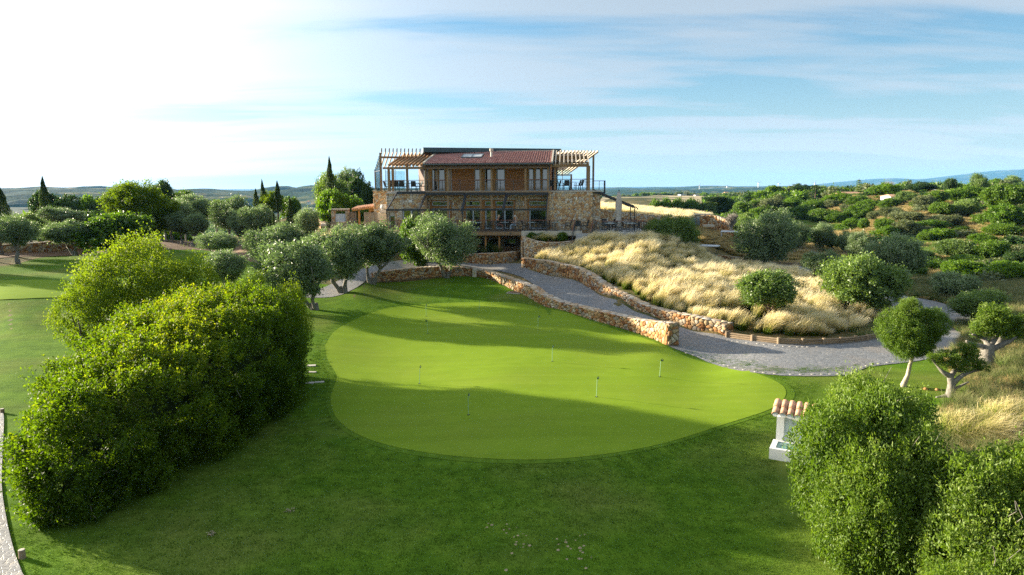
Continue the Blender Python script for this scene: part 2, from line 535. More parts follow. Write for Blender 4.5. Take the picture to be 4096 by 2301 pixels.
    gl = t.n('ShaderNodeBsdfGlossy', ins={0: (0.8, 0.9, 0.95, 1), 1: 0.03}).outputs[0]
    tr = t.n('ShaderNodeBsdfTransparent', ins={0: (0.80, 0.92, 0.93, 1)}).outputs[0]
    mx = t.n('ShaderNodeMixShader', ins={0: 0.16, 1: tr, 2: gl}).outputs[0]
    finish(t, mx)
    M['clear'] = m
    m, t = mat_new('curtain')
    sh = principled(t, (0.45, 0.43, 0.38), 0.9)
    finish(t, sh)
    M['curtain'] = m

    # --- foliage
    def leaf(name, c0, c1, c2, rough=0.45, trans=0.35, spec=0.4, tcol=None):
        m, t = mat_new(name)
        tn = t.n('ShaderNodeAttribute', attribute_name='tone').outputs['Fac']
        oi = t.n('ShaderNodeObjectInfo').outputs['Random']
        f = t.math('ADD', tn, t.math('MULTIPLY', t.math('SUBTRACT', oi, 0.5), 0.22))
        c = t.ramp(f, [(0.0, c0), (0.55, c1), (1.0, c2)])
        pr = t.n('ShaderNodeBsdfPrincipled', ins={'Base Color': c, 'Roughness': rough, 'Specular IOR Level': spec}).outputs[0]
        tc_ = t.mix(1.0, c, tcol or (1.5, 1.55, 0.6), 'MULTIPLY')
        tl = t.n('ShaderNodeBsdfTranslucent', ins={0: tc_}).outputs[0]
        finish(t, t.n('ShaderNodeMixShader', ins={0: trans, 1: pr, 2: tl}).outputs[0])
        return m
    M['olive'] = leaf('olive_leaf', (0.065, 0.100, 0.042), (0.175, 0.235, 0.110), (0.38, 0.44, 0.26), 0.5, 0.30, 0.5, (1.25, 1.5, 0.7))
    M['olive_g'] = leaf('greener_olive_leaf', (0.055, 0.105, 0.020), (0.145, 0.225, 0.055), (0.32, 0.41, 0.13), 0.45, 0.34, 0.5)
    M['darkleaf'] = leaf('dark_evergreen_leaf', (0.016, 0.045, 0.010), (0.042, 0.090, 0.018), (0.10, 0.17, 0.035), 0.5, 0.30)
    M['scrub'] = leaf('scrub_leaf', (0.035, 0.085, 0.006), (0.095, 0.175, 0.012), (0.19, 0.28, 0.03), 0.5, 0.35)
    M['scrub_grey'] = leaf('grey_scrub_leaf', (0.065, 0.085, 0.035), (0.135, 0.165, 0.075), (0.24, 0.27, 0.14), 0.6, 0.28)
    M['bright'] = leaf('bright_shrub_leaf', (0.042, 0.105, 0.006), (0.110, 0.205, 0.012), (0.23, 0.33, 0.03), 0.5, 0.42)
    M['hedge'] = leaf('hedge_leaf', (0.032, 0.070, 0.004), (0.105, 0.165, 0.008), (0.27, 0.27, 0.02), 0.6, 0.48, 0.2, (1.6, 1.7, 0.4))
    M['carob'] = leaf('carob_leaf', (0.055, 0.105, 0.006), (0.130, 0.195, 0.014), (0.25, 0.30, 0.035), 0.65, 0.46, 0.2, (1.6, 1.6, 0.4))
    M['fore'] = leaf('glossy_shrub_leaf', (0.045, 0.100, 0.008), (0.125, 0.200, 0.022), (0.34, 0.40, 0.13), 0.55, 0.38, 0.3)
    M['cypress'] = leaf('cypress_leaf', (0.016, 0.040, 0.006), (0.045, 0.085, 0.010), (0.11, 0.16, 0.02), 0.6, 0.28)
    M['greytwig'] = simple('grey_twig', (0.22, 0.20, 0.17), 0.9, 0.2)

    def blade(name, stops, trans=0.4):
        m, t = mat_new(name)
        h = t.n('ShaderNodeAttribute', attribute_name='h').outputs['Fac']
        tn = t.n('ShaderNodeAttribute', attribute_name='tone').outputs['Fac']
        oi = t.n('ShaderNodeObjectInfo').outputs['Random']
        f = t.math('ADD', h, t.math('ADD', t.math('MULTIPLY', t.math('SUBTRACT', tn, 0.5), 0.35), t.math('MULTIPLY', t.math('SUBTRACT', oi, 0.5), 0.25)))
        c = t.ramp(f, stops)
        df = t.n('ShaderNodeBsdfDiffuse', ins={0: c}).outputs[0]
        tl = t.n('ShaderNodeBsdfTranslucent', ins={0: c}).outputs[0]
        finish(t, t.n('ShaderNodeMixShader', ins={0: trans, 1: df, 2: tl}).outputs[0])
        return m
    M['feather'] = blade('feather_grass_blade', [(0.0, (0.08, 0.14, 0.010)), (0.36, (0.19, 0.24, 0.035)), (0.56, (0.48, 0.42, 0.15)), (0.8, (0.84, 0.71, 0.38)), (1.0, (0.92, 0.84, 0.60))])
    M['drygrass'] = blade('dry_grass_blade', [(0.0, (0.12, 0.14, 0.02)), (0.4, (0.36, 0.28, 0.10)), (1.0, (0.56, 0.44, 0.22))])
    M['turfblade'] = blade('turf_blade', [(0.0, (0.045, 0.10, 0.010)), (0.5, (0.08, 0.16, 0.014)), (1.0, (0.15, 0.24, 0.03))])
    M['weed'] = blade('tall_weed_blade', [(0.0, (0.05, 0.11, 0.02)), (0.5, (0.13, 0.18, 0.05)), (1.0, (0.30, 0.28, 0.14))])


build_mats()

# ------------------------------------------------------------------ terrain
CP = [  # (px, py, z): points of the ground read off the photograph
 (1300,1400,0),(2000,1500,0),(2600,1600,0),(1900,1850,0),(3000,1550,0),(1900,2200,0),(1000,2250,0),(2800,2100,0),(1500,1300,0.02),(2300,1330,0.02),
 (1800,1213,0.35),(2050,1225,0.32),(1560,1245,0.3),(1500,1130,1.05),(1790,1108,1.2),(1920,1104,1.15),(2060,1160,0.75),(2120,1194,0.5),(2200,1233,0.25),(2380,1282,0.1),(2566,1338,0.0),(2666,1378,0.0),
 (1500,1076,1.75),(1800,1062,1.68),(2000,1062,1.68),(1600,1058,1.75),(2100,1080,1.58),(2167,1100,1.45),(2272,1119,1.3),(2349,1152,1.05),(2427,1195,0.75),(2543,1252,0.4),(2675,1300,0.15),(2776,1332,0.05),(2900,1350,0),
 (2250,1195,0.75),(2420,1245,0.38),(2560,1288,0.2),
 (1450,1120,1.35),(1420,1170,0.95),(1488,1134,1.15),(1372,1170,0.85),(1250,1230,0.45),(1313,1206,0.6),
 (2136,1040,2.35),(2272,1046,2.3),(2349,1075,2.05),(2466,1140,1.65),(2582,1191,1.2),(2737,1240,0.85),(2890,1300,0.5),
 (2300,975,3.2),(2500,985,3.3),(2700,1062,2.3),(2400,1030,2.7),(2600,1090,2.0),(2750,1160,1.4),(2900,1112,1.55),(2900,1230,0.9),(3085,1290,0.4),(3100,1150,1.1),(3000,1095,1.35),
 (3300,1300,0.2),(3300,1200,0.7),(3400,1250,0.35),(3200,1365,0.1),(3450,1340,0.05),(3200,1100,1.2),(3480,1220,0.3),
 (2100,985,2.6),(2180,960,3.3),
 (2840,1055,0.8),(3050,1058,0.5),(3170,1075,0.3),(3230,995,0.2),(3590,1180,0.2),(3300,1450,0),(3000,1480,0),(3800,1320,0),(3100,1440,0),(3700,1400,0),(3550,1300,0.05),(3650,1200,0.15),
 (2870,955,2.4),(2960,990,1.2),(2780,932,3.0),(2930,918,1.7),(3050,900,-0.2),
 (958,985,1.6),(771,988,1.6),(300,1022,1.45),(72,1055,1.35),(100,975,1.9),(100,1130,1.45),(200,1180,1.3),(0,1190,1.3),(0,1300,0.55),(200,1310,0.5),(0,1500,0.2),(250,1450,0.25),(0,1680,0.05),(700,1200,0.7),(900,1250,0.45),(1000,1150,0.9),(1050,1060,1.3),
 (600,955,1.9),(1150,960,2.4),(1330,905,4.1),(1250,870,4.0),(1150,880,3.2),
 (600,2150,0),(300,2200,0),(150,1900,0.02),(700,1800,0),(900,1600,0),
 (3900,1450,0.05),(3955,1475,0.05),(3802,1582,0.0),(4050,1650,0.25),(3600,1700,0.0),(3700,2200,0.25),(4050,2100,0.4),(3400,2250,0.1),
 (3950,1300,0.1),(4090,1400,0.3),(3850,1195,0.0),(4050,1230,0.3),(3700,1130,-0.3),
 (2890,890,-1.0),(3150,885,-1.0),(3650,988,-0.8),(4000,1032,-0.6),(3400,930,-0.9),(3280,945,-0.8),(3420,895,-0.6),(3850,1000,-0.6),(4080,1120,-0.3),
 (3250,870,0.0),(3600,862,2.3),(3900,905,1.0),(3750,840,3.2),(4000,850,3.0),(4080,900,1.8),(3450,860,1.0),(3050,850,-0.2),(2900,850,-0.8),(2770,835,-1.0),
 (3100,800,1.5),(3250,810,2.5),(3430,795,4.6),(3700,790,5.2),(4000,800,5.4),(3300,790,3.6),
]
CPW = [  # (X, Y, z) in metres: what the photograph hides or shows only from afar
 (-9,61,1.9),(-4,61,1.9),(1,62,2.0),(-3,66,2.0),(3,68,2.2),(3.6,58.2,2.5),(5.2,58.6,3.2),(8,58.8,3.75),(11,58.6,3.75),(13.5,58,3.4),(6,62,3.4),(8,66,3.5),(12,66,3.7),(12,62,3.6),(16,66,3.3),(-14,62,2.6),(-14,70,3.7),(-18,76,4.1),(-9,74,3.8),(0,76,3.8),(10,76,4.0),
 (-26,78,3.2),(-40,78,2.2),(-60,80,2.0),(-90,80,1.5),(18,85,3.0),(21,80,2.7),(14,92,3.8),(24,95,3.5),(8,92,4.4),(32,100,1.8),
 (-40,120,-1),(-80,140,-4),(0,130,1),(30,140,0.5),(-20,110,1),(60,150,-0.5),(0,8,0),(-10,8,0),(10,8,0.1),(-30,40,0.3),(-45,40,0.6),(-40,20,0.1),(30,12,0.4),(45,25,0.8),(50,40,0.6),(-70,60,1),
 (-100,220,-12),(-220,300,-18),(0,220,-4),(60,220,-3),(60,320,-1.6),(120,330,-1.5),(60,450,-1.2),(100,450,-1.0),(200,450,0),(-300,600,-35),(0,600,-22),(120,620,-1.5),(150,820,-4),(60,620,-4),(220,600,-3),(300,420,2),(300,600,-3),
 (450,600,-4),(160,300,2.5),(260,300,3.5),(90,260,3.0),(70,185,4.2),
 (-600,1200,-42),(0,1200,-35),(400,1200,-16),(800,1200,-6),(-1500,2500,-38),(0,2500,-42),(1500,2500,-20),(3000,2500,-10),(-3000,3500,-30),
]


def uw(x, y):
    return x / y * 2.6, math.log(y)


def fit_terrain():
    pts = []
    for a, b, z in CP:
        p = onz(a, b, z)
        pts.append((p.x, p.y, z))
    pts += CPW
    P = np.array([[*uw(x, y)] for x, y, z in pts])
    Z = np.array([z for x, y, z in pts])
    # thin plate spline
    def phi(r2):
        return 0.5 * r2 * np.log(r2 + 1e-12)
    n = len(P)
    D2 = ((P[:, None] - P[None]) ** 2).sum(-1)
    K = phi(D2) + np.eye(n) * 0.0012
    A = np.zeros((n + 3, n + 3))
    A[:n, :n] = K
    A[:n, n] = 1; A[:n, n + 1:] = P
    A[n, :n] = 1; A[n + 1:, :n] = P.T
    b = np.concatenate([Z, np.zeros(3)])
    sol = np.linalg.solve(A, b)

    def ev(u, w_):
        q = np.stack([u.ravel(), w_.ravel()], 1)
        outz = np.zeros(len(q))
        for s in range(0, len(q), 20000):
            d2 = ((q[s:s + 20000, None] - P[None]) ** 2).sum(-1)
            outz[s:s + 20000] = phi(d2) @ sol[:n] + sol[n] + q[s:s + 20000] @ sol[n + 1:]
        return outz.reshape(u.shape)
    return ev


ev = fit_terrain()
NU, NW = 300, 340
UU = np.linspace(-2.2, 2.2, NU)                 # X / Y
WW = np.concatenate([np.linspace(math.log(6), math.log(130), 250), np.linspace(math.log(130), math.log(24000), 91)[1:]])
gu, gw = np.meshgrid(UU, WW)
GZ = ev(np.clip(gu, -1.6, 1.6) * 2.6, np.clip(gw, None, math.log(3200)))
GZ = np.clip(GZ, -48, 9)
gy = np.exp(gw)
gx = gu * gy
# gentle natural unevenness (not on the mown putting area)
un = 0.02 * np.sin(gx * 1.1 + 0.7 * np.sin(gy * 0.7)) + 0.03 * np.sin(gy * 0.9 + gx * 0.35)
GZ = GZ + un * np.clip((gy - 48) / 20, 0, 1) * np.clip(1 - (gy - 200) / 300, 0.0, 1)


def zf(x, y):
    y = max(y, 6.0)
    u = min(max(x / y, -2.19), 2.19)
    w_ = math.log(y)
    fu = (u + 2.2) / 4.4 * (NU - 1)
    iu = int(fu); fu -= iu
    iw = int(np.searchsorted(WW, w_) - 1)
    iw = min(max(iw, 0), len(WW) - 2)
    y0, y1 = math.exp(WW[iw]), math.exp(WW[iw + 1])
    fw = (y - y0) / (y1 - y0)
    a = GZ[iw, iu] * (1 - fu) + GZ[iw, iu + 1] * fu
    b = GZ[iw + 1, iu] * (1 - fu) + GZ[iw + 1, iu + 1] * fu
    return float(a * (1 - fw) + b * fw)


def G(px_, py_, dz=0.0):
    """where the ray through a pixel meets the ground"""
    d = ray(px_, py_)
    t0, t = 6.0, 6.0
    while t < 30000:
        p = C0 + d * t
        if p.z < zf(p.x, p.y) + dz: break
        t0 = t
        t *= 1.012
    for _ in range(18):
        tm = (t0 + t) / 2
        p = C0 + d * tm
        if p.z < zf(p.x, p.y) + dz: t = tm
        else: t0 = tm
    return C0 + d * t


V = np.stack([gx, gy, GZ], -1).reshape(-1, 3)
idx = np.arange(NU * len(WW)).reshape(len(WW), NU)
Q = np.stack([idx[:-1, :-1], idx[:-1, 1:], idx[1:, 1:], idx[1:, :-1]], -1).reshape(-1, 4)
# apron behind and beside the camera
b0 = len(V)
V = np.concatenate([V, [[-6000, 6.0, 0], [-6000, -3000, 0], [6000, -3000, 0], [6000, 6.0, 0], [-13.2, -3000, 0], [13.2, -3000, 0]]])
Q = np.concatenate([Q, [[b0 + 1, b0 + 4, idx[0, 0], b0], [b0 + 5, b0 + 2, b0 + 3, idx[0, -1]], [b0 + 4, b0 + 5, idx[0, -1], idx[0, 0]]]])
ground = link('ground', mesh_quads('ground', V, Q, M['soil'], True))
tag(ground, 'dry tan and green scrubland ground reaching to the hills', kind='structure')


def sheet(name, outline, mat, dz, step=0.6, label=None, world=False, smooth_n=5, zfun=None):
    """a surface laid on the ground inside an outline (photo pixels or metres)"""
    pts = outline if world else [tuple(G(a, b))[:2] for a, b in outline]
    if smooth_n:
        pl_ = catmull(list(pts) + [pts[0]], smooth_n)[:-1]
    else:
        pl_ = [np.array(p) for p in pts]
    pl_ = [(float(p[0]), float(p[1])) for p in pl_]
    xs = [p[0] for p in pl_]; ys = [p[1] for p in pl_]
    vs = [Vector(p) for p in pl_]
    n = len(vs)
    es = [(i, (i + 1) % n) for i in range(n)]
    A_ = np.array(pl_)
    x = min(xs)
    k = 0
    grid = []
    while x < max(xs):
        y = min(ys) + (k % 2) * step * 0.5
        while y < max(ys):
            grid.append((x, y))
            y += step * max(1.0, y / 40.0)
        x += step * max(1.0, (min(ys)) / 40.0)
        k += 1
    g = np.array(grid)
    ins = inside(g, A_)
    vs += [Vector((float(a), float(b))) for a, b in g[ins]]
    r = delaunay_2d_cdt(vs, es, [list(range(n))], 1, 1e-5)
    zz = zfun or (lambda x_, y_: zf(x_, y_) + dz)
    V3 = [(v.x, v.y, zz(v.x, v.y)) for v in r[0]]
    me = mesh_raw(name, V3, [tuple(f) for f in r[2]], mat, True)
    o = link(name, me)
    tag(o, label, kind='structure')
    return o, A_


def inside(g, A_):
    x, y = g[:, 0], g[:, 1]
    c = np.zeros(len(g), dtype=bool)
    n = len(A_)
    j = n - 1
    for i in range(n):
        xi, yi, xj, yj = A_[i, 0], A_[i, 1], A_[j, 0], A_[j, 1]
        cond = ((yi > y) != (yj > y)) & (x < (xj - xi) * (y - yi) / (yj - yi + 1e-12) + xi)
        c ^= cond
        j = i
    return c


lawn, LAWN = sheet('lawn', [(-420, 2301), (-700, 1700), (-500, 1230), (-200, 1075), (0, 1065), (180, 1030), (420, 1005), (600, 1000), (800, 998), (960, 1030), (1100, 1060), (1200, 1120),
                            (1420, 1145), (1500, 1132), (1800, 1108), (1925, 1106), (2060, 1166), (2131, 1196), (2194, 1233), (2380, 1282), (2566, 1338), (2666, 1380), (2780, 1425), (2960, 1483), (3130, 1502),
                            (3390, 1500), (3470, 1468), (3650, 1447), (3720, 1436), (3790, 1470), (3870, 1560), (3780, 1640), (3720, 1760), (3600, 1900), (3550, 2150), (3500, 2420), (2000, 2500), (400, 2520)],
                   M['lawn'], 0.015, 0.6, 'mown green lawn around the putting green with faint brown worn patches')
green, GREEN = sheet('putting_green', [(1300, 1385), (1335, 1330), (1400, 1290), (1480, 1255), (1600, 1228), (1800, 1213), (2050, 1213), (2180, 1238), (2400, 1300), (2560, 1350), (2720, 1418), (2900, 1468), (3050, 1505), (3130, 1545),
                                       (3140, 1590), (3080, 1640), (2900, 1700), (2600, 1790), (2250, 1838), (1950, 1838), (1650, 1805), (1450, 1750), (1350, 1680), (1322, 1600), (1342, 1530), (1345, 1500), (1310, 1440)],
                      M['green'], 0.032, 0.6, 'smooth bright putting green with long tree shadows across it')
gc_ = GREEN.mean(0)
nr_ = GREEN - gc_
nr_ /= np.linalg.norm(nr_, axis=1, keepdims=True)
sheet('green_collar', [tuple(p) for p in GREEN + nr_ * (0.26 + 0.07 * np.sin(np.arange(len(GREEN)) * 0.21))[:, None]], M['collar'], 0.024, 0.6, 'slightly longer collar of grass round the putting green', world=True, smooth_n=0)
fair, _ = sheet('tee_lawn', [(-300, 1140), (0, 1125), (180, 1122), (330, 1140), (420, 1165), (300, 1190), (150, 1195), (0, 1202), (-300, 1210)], M['green'], 0.05, 0.7, 'smooth raised lawn plateau at the left edge')
sheet('far_fairway', [(3135, 872), (3200, 862), (3290, 878), (3420, 890), (3430, 905), (3330, 925), (3250, 930), (3190, 912)], M['fairway'], 0.12, 2.5, 'pale green fairway strip between the scrub and the olives')
sheet('far_fairway', [(3560, 950), (3660, 952), (3740, 965), (3760, 1000), (3700, 1020), (3600, 1010), (3480, 980)], M['fairway'], 0.12, 2.0, 'green fairway patch behind the large olive at right')
sheet('far_fairway', [(3940, 1022), (4020, 1028), (4150, 1040), (4150, 1070), (4000, 1058), (3920, 1045)], M['fairway'], 0.12, 2.0, 'narrow green fairway strip near the right edge')
sheet('sandy_field', [(30, 330), (60, 300), (78, 315), (100, 360), (128, 450), (170, 560), (240, 720), (250, 800), (150, 820), (80, 780), (70, 560), (50, 420)], M['field'], 0.35, 8.0, 'sandy pale field with planted rows behind the clubhouse', world=True)
sheet('mulch_bed', [(-52, 60), (-49, 70), (-42, 72.5), (-37, 71.5), (-34, 77), (-27, 68.5), (-20.5, 62), (-17, 66), (-22, 76), (-30, 86), (-42, 88), (-54, 80), (-60, 68)], M['mulch'], 0.03, 0.9, 'reddish bark mulch bed under the olive trees', world=True)
path, PATH = sheet('cobbled_path', [(1180, 1190), (1300, 1150), (1400, 1100), (1500, 1060), (1620, 1042), (1760, 1045), (1900, 1052), (2060, 1055), (2110, 1078), (2167, 1098), (2272, 1117), (2349, 1150), (2427, 1193), (2543, 1250), (2675, 1299), (2776, 1328), (2905, 1350),
                                    (3010, 1364), (3110, 1378), (3210, 1381), (3300, 1380), (3370, 1373), (3430, 1365), (3500, 1352), (3545, 1320), (3560, 1270), (3545, 1225), (3480, 1185), (3360, 1130), (3240, 1098), (3150, 1083), (3000, 1066), (2850, 1048),
                                    (2850, 1036), (3000, 1052), (3150, 1062), (3250, 1072), (3400, 1105), (3590, 1176), (3740, 1207), (3874, 1248), (3960, 1285), (3985, 1300), (3820, 1293), (3800, 1300), (3847, 1338), (3832, 1391), (3766, 1423), (3667, 1447), (3475, 1470), (3390, 1503), (3130, 1505),
                                    (2960, 1486), (2780, 1428), (2666, 1382), (2640, 1330), (2566, 1300), (2380, 1250), (2250, 1205), (2150, 1150), (2050, 1098), (1914, 1074), (1740, 1064), (1600, 1080), (1490, 1110), (1430, 1150), (1330, 1190)],
                     M['cobble'], 0.035, 0.7, 'grey cobbled path curving between the stone walls', smooth_n=3)
sheet('cobbled_path', [(3175, 1010), (3200, 985), (3230, 983), (3290, 1003), (3320, 1018), (3290, 1022), (3230, 1010)], M['cobble'], 0.10, 1.0, 'short grey stretch of path between the far olives')
sheet('cobbled_path', [(-60, 1640), (-10, 1650), (15, 1665), (12, 1800), (8, 1950), (30, 2100), (60, 2220), (90, 2301), (130, 2420), (-260, 2420), (-330, 2100), (-260, 1800), (-140, 1640)], M['cobble'], 0.06, 0.5, 'pale cobbled path cut off by the lower left edge')

# ---- distant hills
def hills(name, label, y0, y1, prof, mat, seed, n_u=260, n_w=34, z0=-46.0, rough=1.0):
    """prof: list of (px, skyline py); the skyline is read off the photograph at distance (y0+y1)/2"""
    rg = np.random.default_rng(seed)
    yc = (y0 + y1) / 2
    P = [aty(a, b - 1, yc) for a, b in prof]
    X = np.array([p.x for p in P]); Zt = np.array([p.z for p in P])
    x = np.linspace(X[0], X[-1], n_u)
    zt = np.interp(x, X, Zt)
    ys = np.linspace(y0, y1, n_w)
    tt = (ys - yc) / (y1 - y0) * 2
    env = np.where(tt < 0, 0.5 + 0.5 * np.cos(np.pi * tt), 1 - 0.6 * tt ** 2)
    H = zt[None, :] - z0
    xx, yy = np.meshgrid(x, ys)
    nz = np.zeros_like(xx)
    for k in range(14):
        f = 2 ** (k * 0.42) / (yc * 0.16)
        a = rg.uniform(0, 2 * np.pi)
        nz += np.sin((xx * np.cos(a) + yy * np.sin(a)) * f * 2 * np.pi / 2.2 + rg.uniform(0, 6.28)) / (1.35 ** k)
    amp = (y1 - y0) * 0.006 * rough
    Z = z0 + H * env[:, None] + nz * amp * np.clip(np.abs(tt), 0.10, 0.6)[:, None]
    V = np.stack([xx, yy, Z], -1).reshape(-1, 3)
    ix = np.arange(n_u * n_w).reshape(n_w, n_u)
    Q = np.stack([ix[:-1, :-1], ix[:-1, 1:], ix[1:, 1:], ix[1:, :-1]], -1).reshape(-1, 4)
    o = link(name, mesh_quads(name, V, Q, mat, True))
    tag(o, label, kind='structure')


hills('hill', 'wooded hazy hill range on the left horizon', 1500, 3600,
      [(-2200, 800), (-900, 765), (-200, 752), (0, 770), (60, 772), (100, 766), (170, 762), (230, 770), (330, 760), (430, 755), (520, 755), (640, 770), (720, 762), (800, 756), (880, 762), (1000, 764), (1060, 768), (1150, 758), (1190, 757), (1240, 764), (1330, 762), (1500, 760), (1700, 764), (1900, 775), (2100, 790)],
      M['hill'], 3, rough=1.8)
hills('hill', 'low wooded hills in front of the blue ridge at centre right', 2600, 4200,
      [(2000, 790), (2200, 775), (2480, 772), (2560, 768), (2700, 762), (2760, 765), (2850, 759), (2960, 763), (3060, 759), (3200, 768), (3500, 775), (4300, 790)],
      M['hill'], 5, rough=1.8)
hills('hill', 'blue ridge of rounded hills under the wind turbines', 4600, 7600,
      [(2100, 765), (2300, 758), (2420, 757), (2500, 752), (2600, 758), (2660, 751), (2720, 756), (2800, 749), (2880, 747), (2930, 748), (3060, 750), (3150, 745), (3400, 748), (3800, 760), (4500, 770)],
      M['hill'], 8, rough=0.6)
hills('mountain', 'tall blue mountain range on the right horizon', 10500, 15500,
      [(2700, 756), (2900, 750), (3250, 744), (3380, 737), (3480, 722), (3560, 714), (3690, 722), (3770, 713), (3830, 715), (3900, 703), (3960, 694), (4060, 680), (4120, 682), (4300, 660), (4700, 690), (5600, 730)],
      M['hill'], 11, rough=0.25, z0=-60)

# ------------------------------------------------------------------ rubble stone work
def clip_poly(poly, nx, ny, c):
    """keep the side nx*x+ny*y <= c"""
    o = []
    n = len(poly)
    for i in range(n):
        a, b = poly[i], poly[(i + 1) % n]
        da, db = nx * a[0] + ny * a[1] - c, nx * b[0] + ny * b[1] - c
        if da <= 0: o.append(a)
        if (da < 0 < db) or (db < 0 < da):
            t = da / (da - db)
            o.append((a[0] + (b[0] - a[0]) * t, a[1] + (b[1] - a[1]) * t))
    return o


def rubble_cells(L, H, cell, rg, jit=0.55, squash=0.8, holes=()):
    """irregular polygons filling the rectangle L x H"""
    cx_, cy_ = cell, cell * squash
    nx, ny = max(1, int(round(L / cx_))), max(1, int(round(H / cy_)))
    sx, sy = L / nx, H / ny
    S = {}
    for j in range(-1, ny + 1):
        for i in range(-1, nx + 1):
            x = (i + 0.5 + (0.25 if j % 2 else -0.25)) * sx + rg.uniform(-jit, jit) * sx
            y = (j + 0.5) * sy + rg.uniform(-jit, jit) * sy
            S[i, j] = (x, y)
    cells = []
    for j in range(ny):
        for i in range(nx):
            x, y = S[i, j]
            x = min(max(x, 0.02 * sx), L - 0.02 * sx)
            skip = False
            for (a0, a1, b0, b1) in holes:
                if a0 < x < a1 and b0 < y < b1: skip = True
            if skip: continue
            p = [(max(0, x - 2 * sx), max(0, y - 2 * sy)), (min(L, x + 2 * sx), max(0, y - 2 * sy)), (min(L, x + 2 * sx), min(H, y + 2 * sy)), (max(0, x - 2 * sx), min(H, y + 2 * sy))]
            for dj in (-2, -1, 0, 1, 2):
                for di in (-2, -1, 0, 1, 2):
                    if di == 0 and dj == 0: continue
                    q = S.get((i + di, j + dj))
                    if not q: continue
                    nx_, ny_ = q[0] - x, q[1] - y
                    c = (q[0] ** 2 + q[1] ** 2 - x ** 2 - y ** 2) / 2
                    p = clip_poly(p, nx_, ny_, c)
                    if len(p) < 3: break
                if len(p) < 3: break
            if len(p) < 3: continue
            for (a0, a1, b0, b1) in holes:
                q = []
                for (u, v) in p:
                    if a0 < u < a1 and b0 < v < b1:
                        dd = [(u - a0, 0), (a1 - u, 1), (v - b0, 2), (b1 - v, 3)]
                        k = min(dd)[1]
                        u, v = ((a0, v), (a1, v), (u, b0), (u, b1))[k]
                    q.append((u, v))
                p = q
            # drop near duplicate points
            q = []
            for a in p:
                if not q or math.hypot(a[0] - q[-1][0], a[1] - q[-1][1]) > 0.015 * cell / 0.2: q.append(a)
            if len(q) > 2 and math.hypot(q[0][0] - q[-1][0], q[0][1] - q[-1][1]) < 0.015 * cell / 0.2: q.pop()
            if len(q) >= 3: cells.append(q)
    return cells


def stone_geo(poly, rg, proud, gap, fmap):
    """one rounded stone from a polygon; fmap(u, v, d) gives the point in space"""
    n = len(poly)
    cx_ = sum(p[0] for p in poly) / n
    cy_ = sum(p[1] for p in poly) / n
    r = max(0.03, sum(math.hypot(p[0] - cx_, p[1] - cy_) for p in poly) / n)
    k0 = max(0.5, 1 - gap / r)
    vs = []
    dx, dy = rg.uniform(-0.12, 0.12) * r, rg.uniform(-0.12, 0.12) * r
    pr = proud * rg.uniform(0.7, 1.35)
    for k, d in ((k0, -0.02), (k0 * 0.93, pr * 0.7), (k0 * 0.62, pr)):
        for p in poly:
            o = (1 - k)
            vs.append(fmap(cx_ + (p[0] - cx_) * k + dx * (1 if d == pr else 0), cy_ + (p[1] - cy_) * k + dy * (1 if d == pr else 0), d * (1 + (rg.uniform(-0.15, 0.15) if d > 0 else 0))))
    fs = []
    for L_ in (0, 1):
        for i in range(n):
            j = (i + 1) % n
            fs.append((L_ * n + i, L_ * n + j, (L_ + 1) * n + j, (L_ + 1) * n + i))
    fs.append(tuple(2 * n + i for i in range(n)))
    return vs, fs


def lay_stones(parent, sets, rg, mat, keep=300, name='stone', size_of=None, tone_fn=None, smooth=True):
    """sets: list of (vs, fs, key); the largest in view become parts, the others one part of kind stuff"""
    sets = sorted(sets, key=lambda s: -s[2])
    for vs, fs, key in sets[:keep]:
        tn = float(rg.beta(1.3, 1.3)) if tone_fn is None else tone_fn(vs[0])
        me = mesh_raw(name, vs, fs, mat, smooth, [tn] * len(vs))
        link(name, me, parent)
    V, F_, T = [], [], []
    for vs, fs, key in sets[keep:]:
        b = len(V)
        tn = float(rg.beta(1.3, 1.3)) if tone_fn is None else tone_fn(vs[0])
        V += vs
        F_ += [tuple(b + i for i in f) for f in fs]
        T += [tn] * len(vs)
    if V:
        o = link(name + '_infill', mesh_raw(name + '_infill', V, F_, mat, smooth, T), parent)
        o['kind'] = 'stuff'


def px_size(p, r=1.0):
    d = (Vector(p) - C0).length
    return r / d


class Curve:
    def __init__(self, pts):
        """pts: rows of numbers, first two are X, Y"""
        self.P = np.array(catmull(pts, 10))
        seg = np.hypot(*(np.diff(self.P[:, :2], axis=0).T))
        self.s = np.concatenate([[0], np.cumsum(seg)])
        self.L = self.s[-1]

    def at(self, s):
        return [float(np.interp(s, self.s, self.P[:, k])) for k in range(self.P.shape[1])]

    def frame(self, s):
        a, b = self.at(max(0, s - 0.25)), self.at(min(self.L, s + 0.25))
        t = Vector((b[0] - a[0], b[1] - a[1], 0)).normalized()
        return t, Vector((t.y, -t.x, 0))


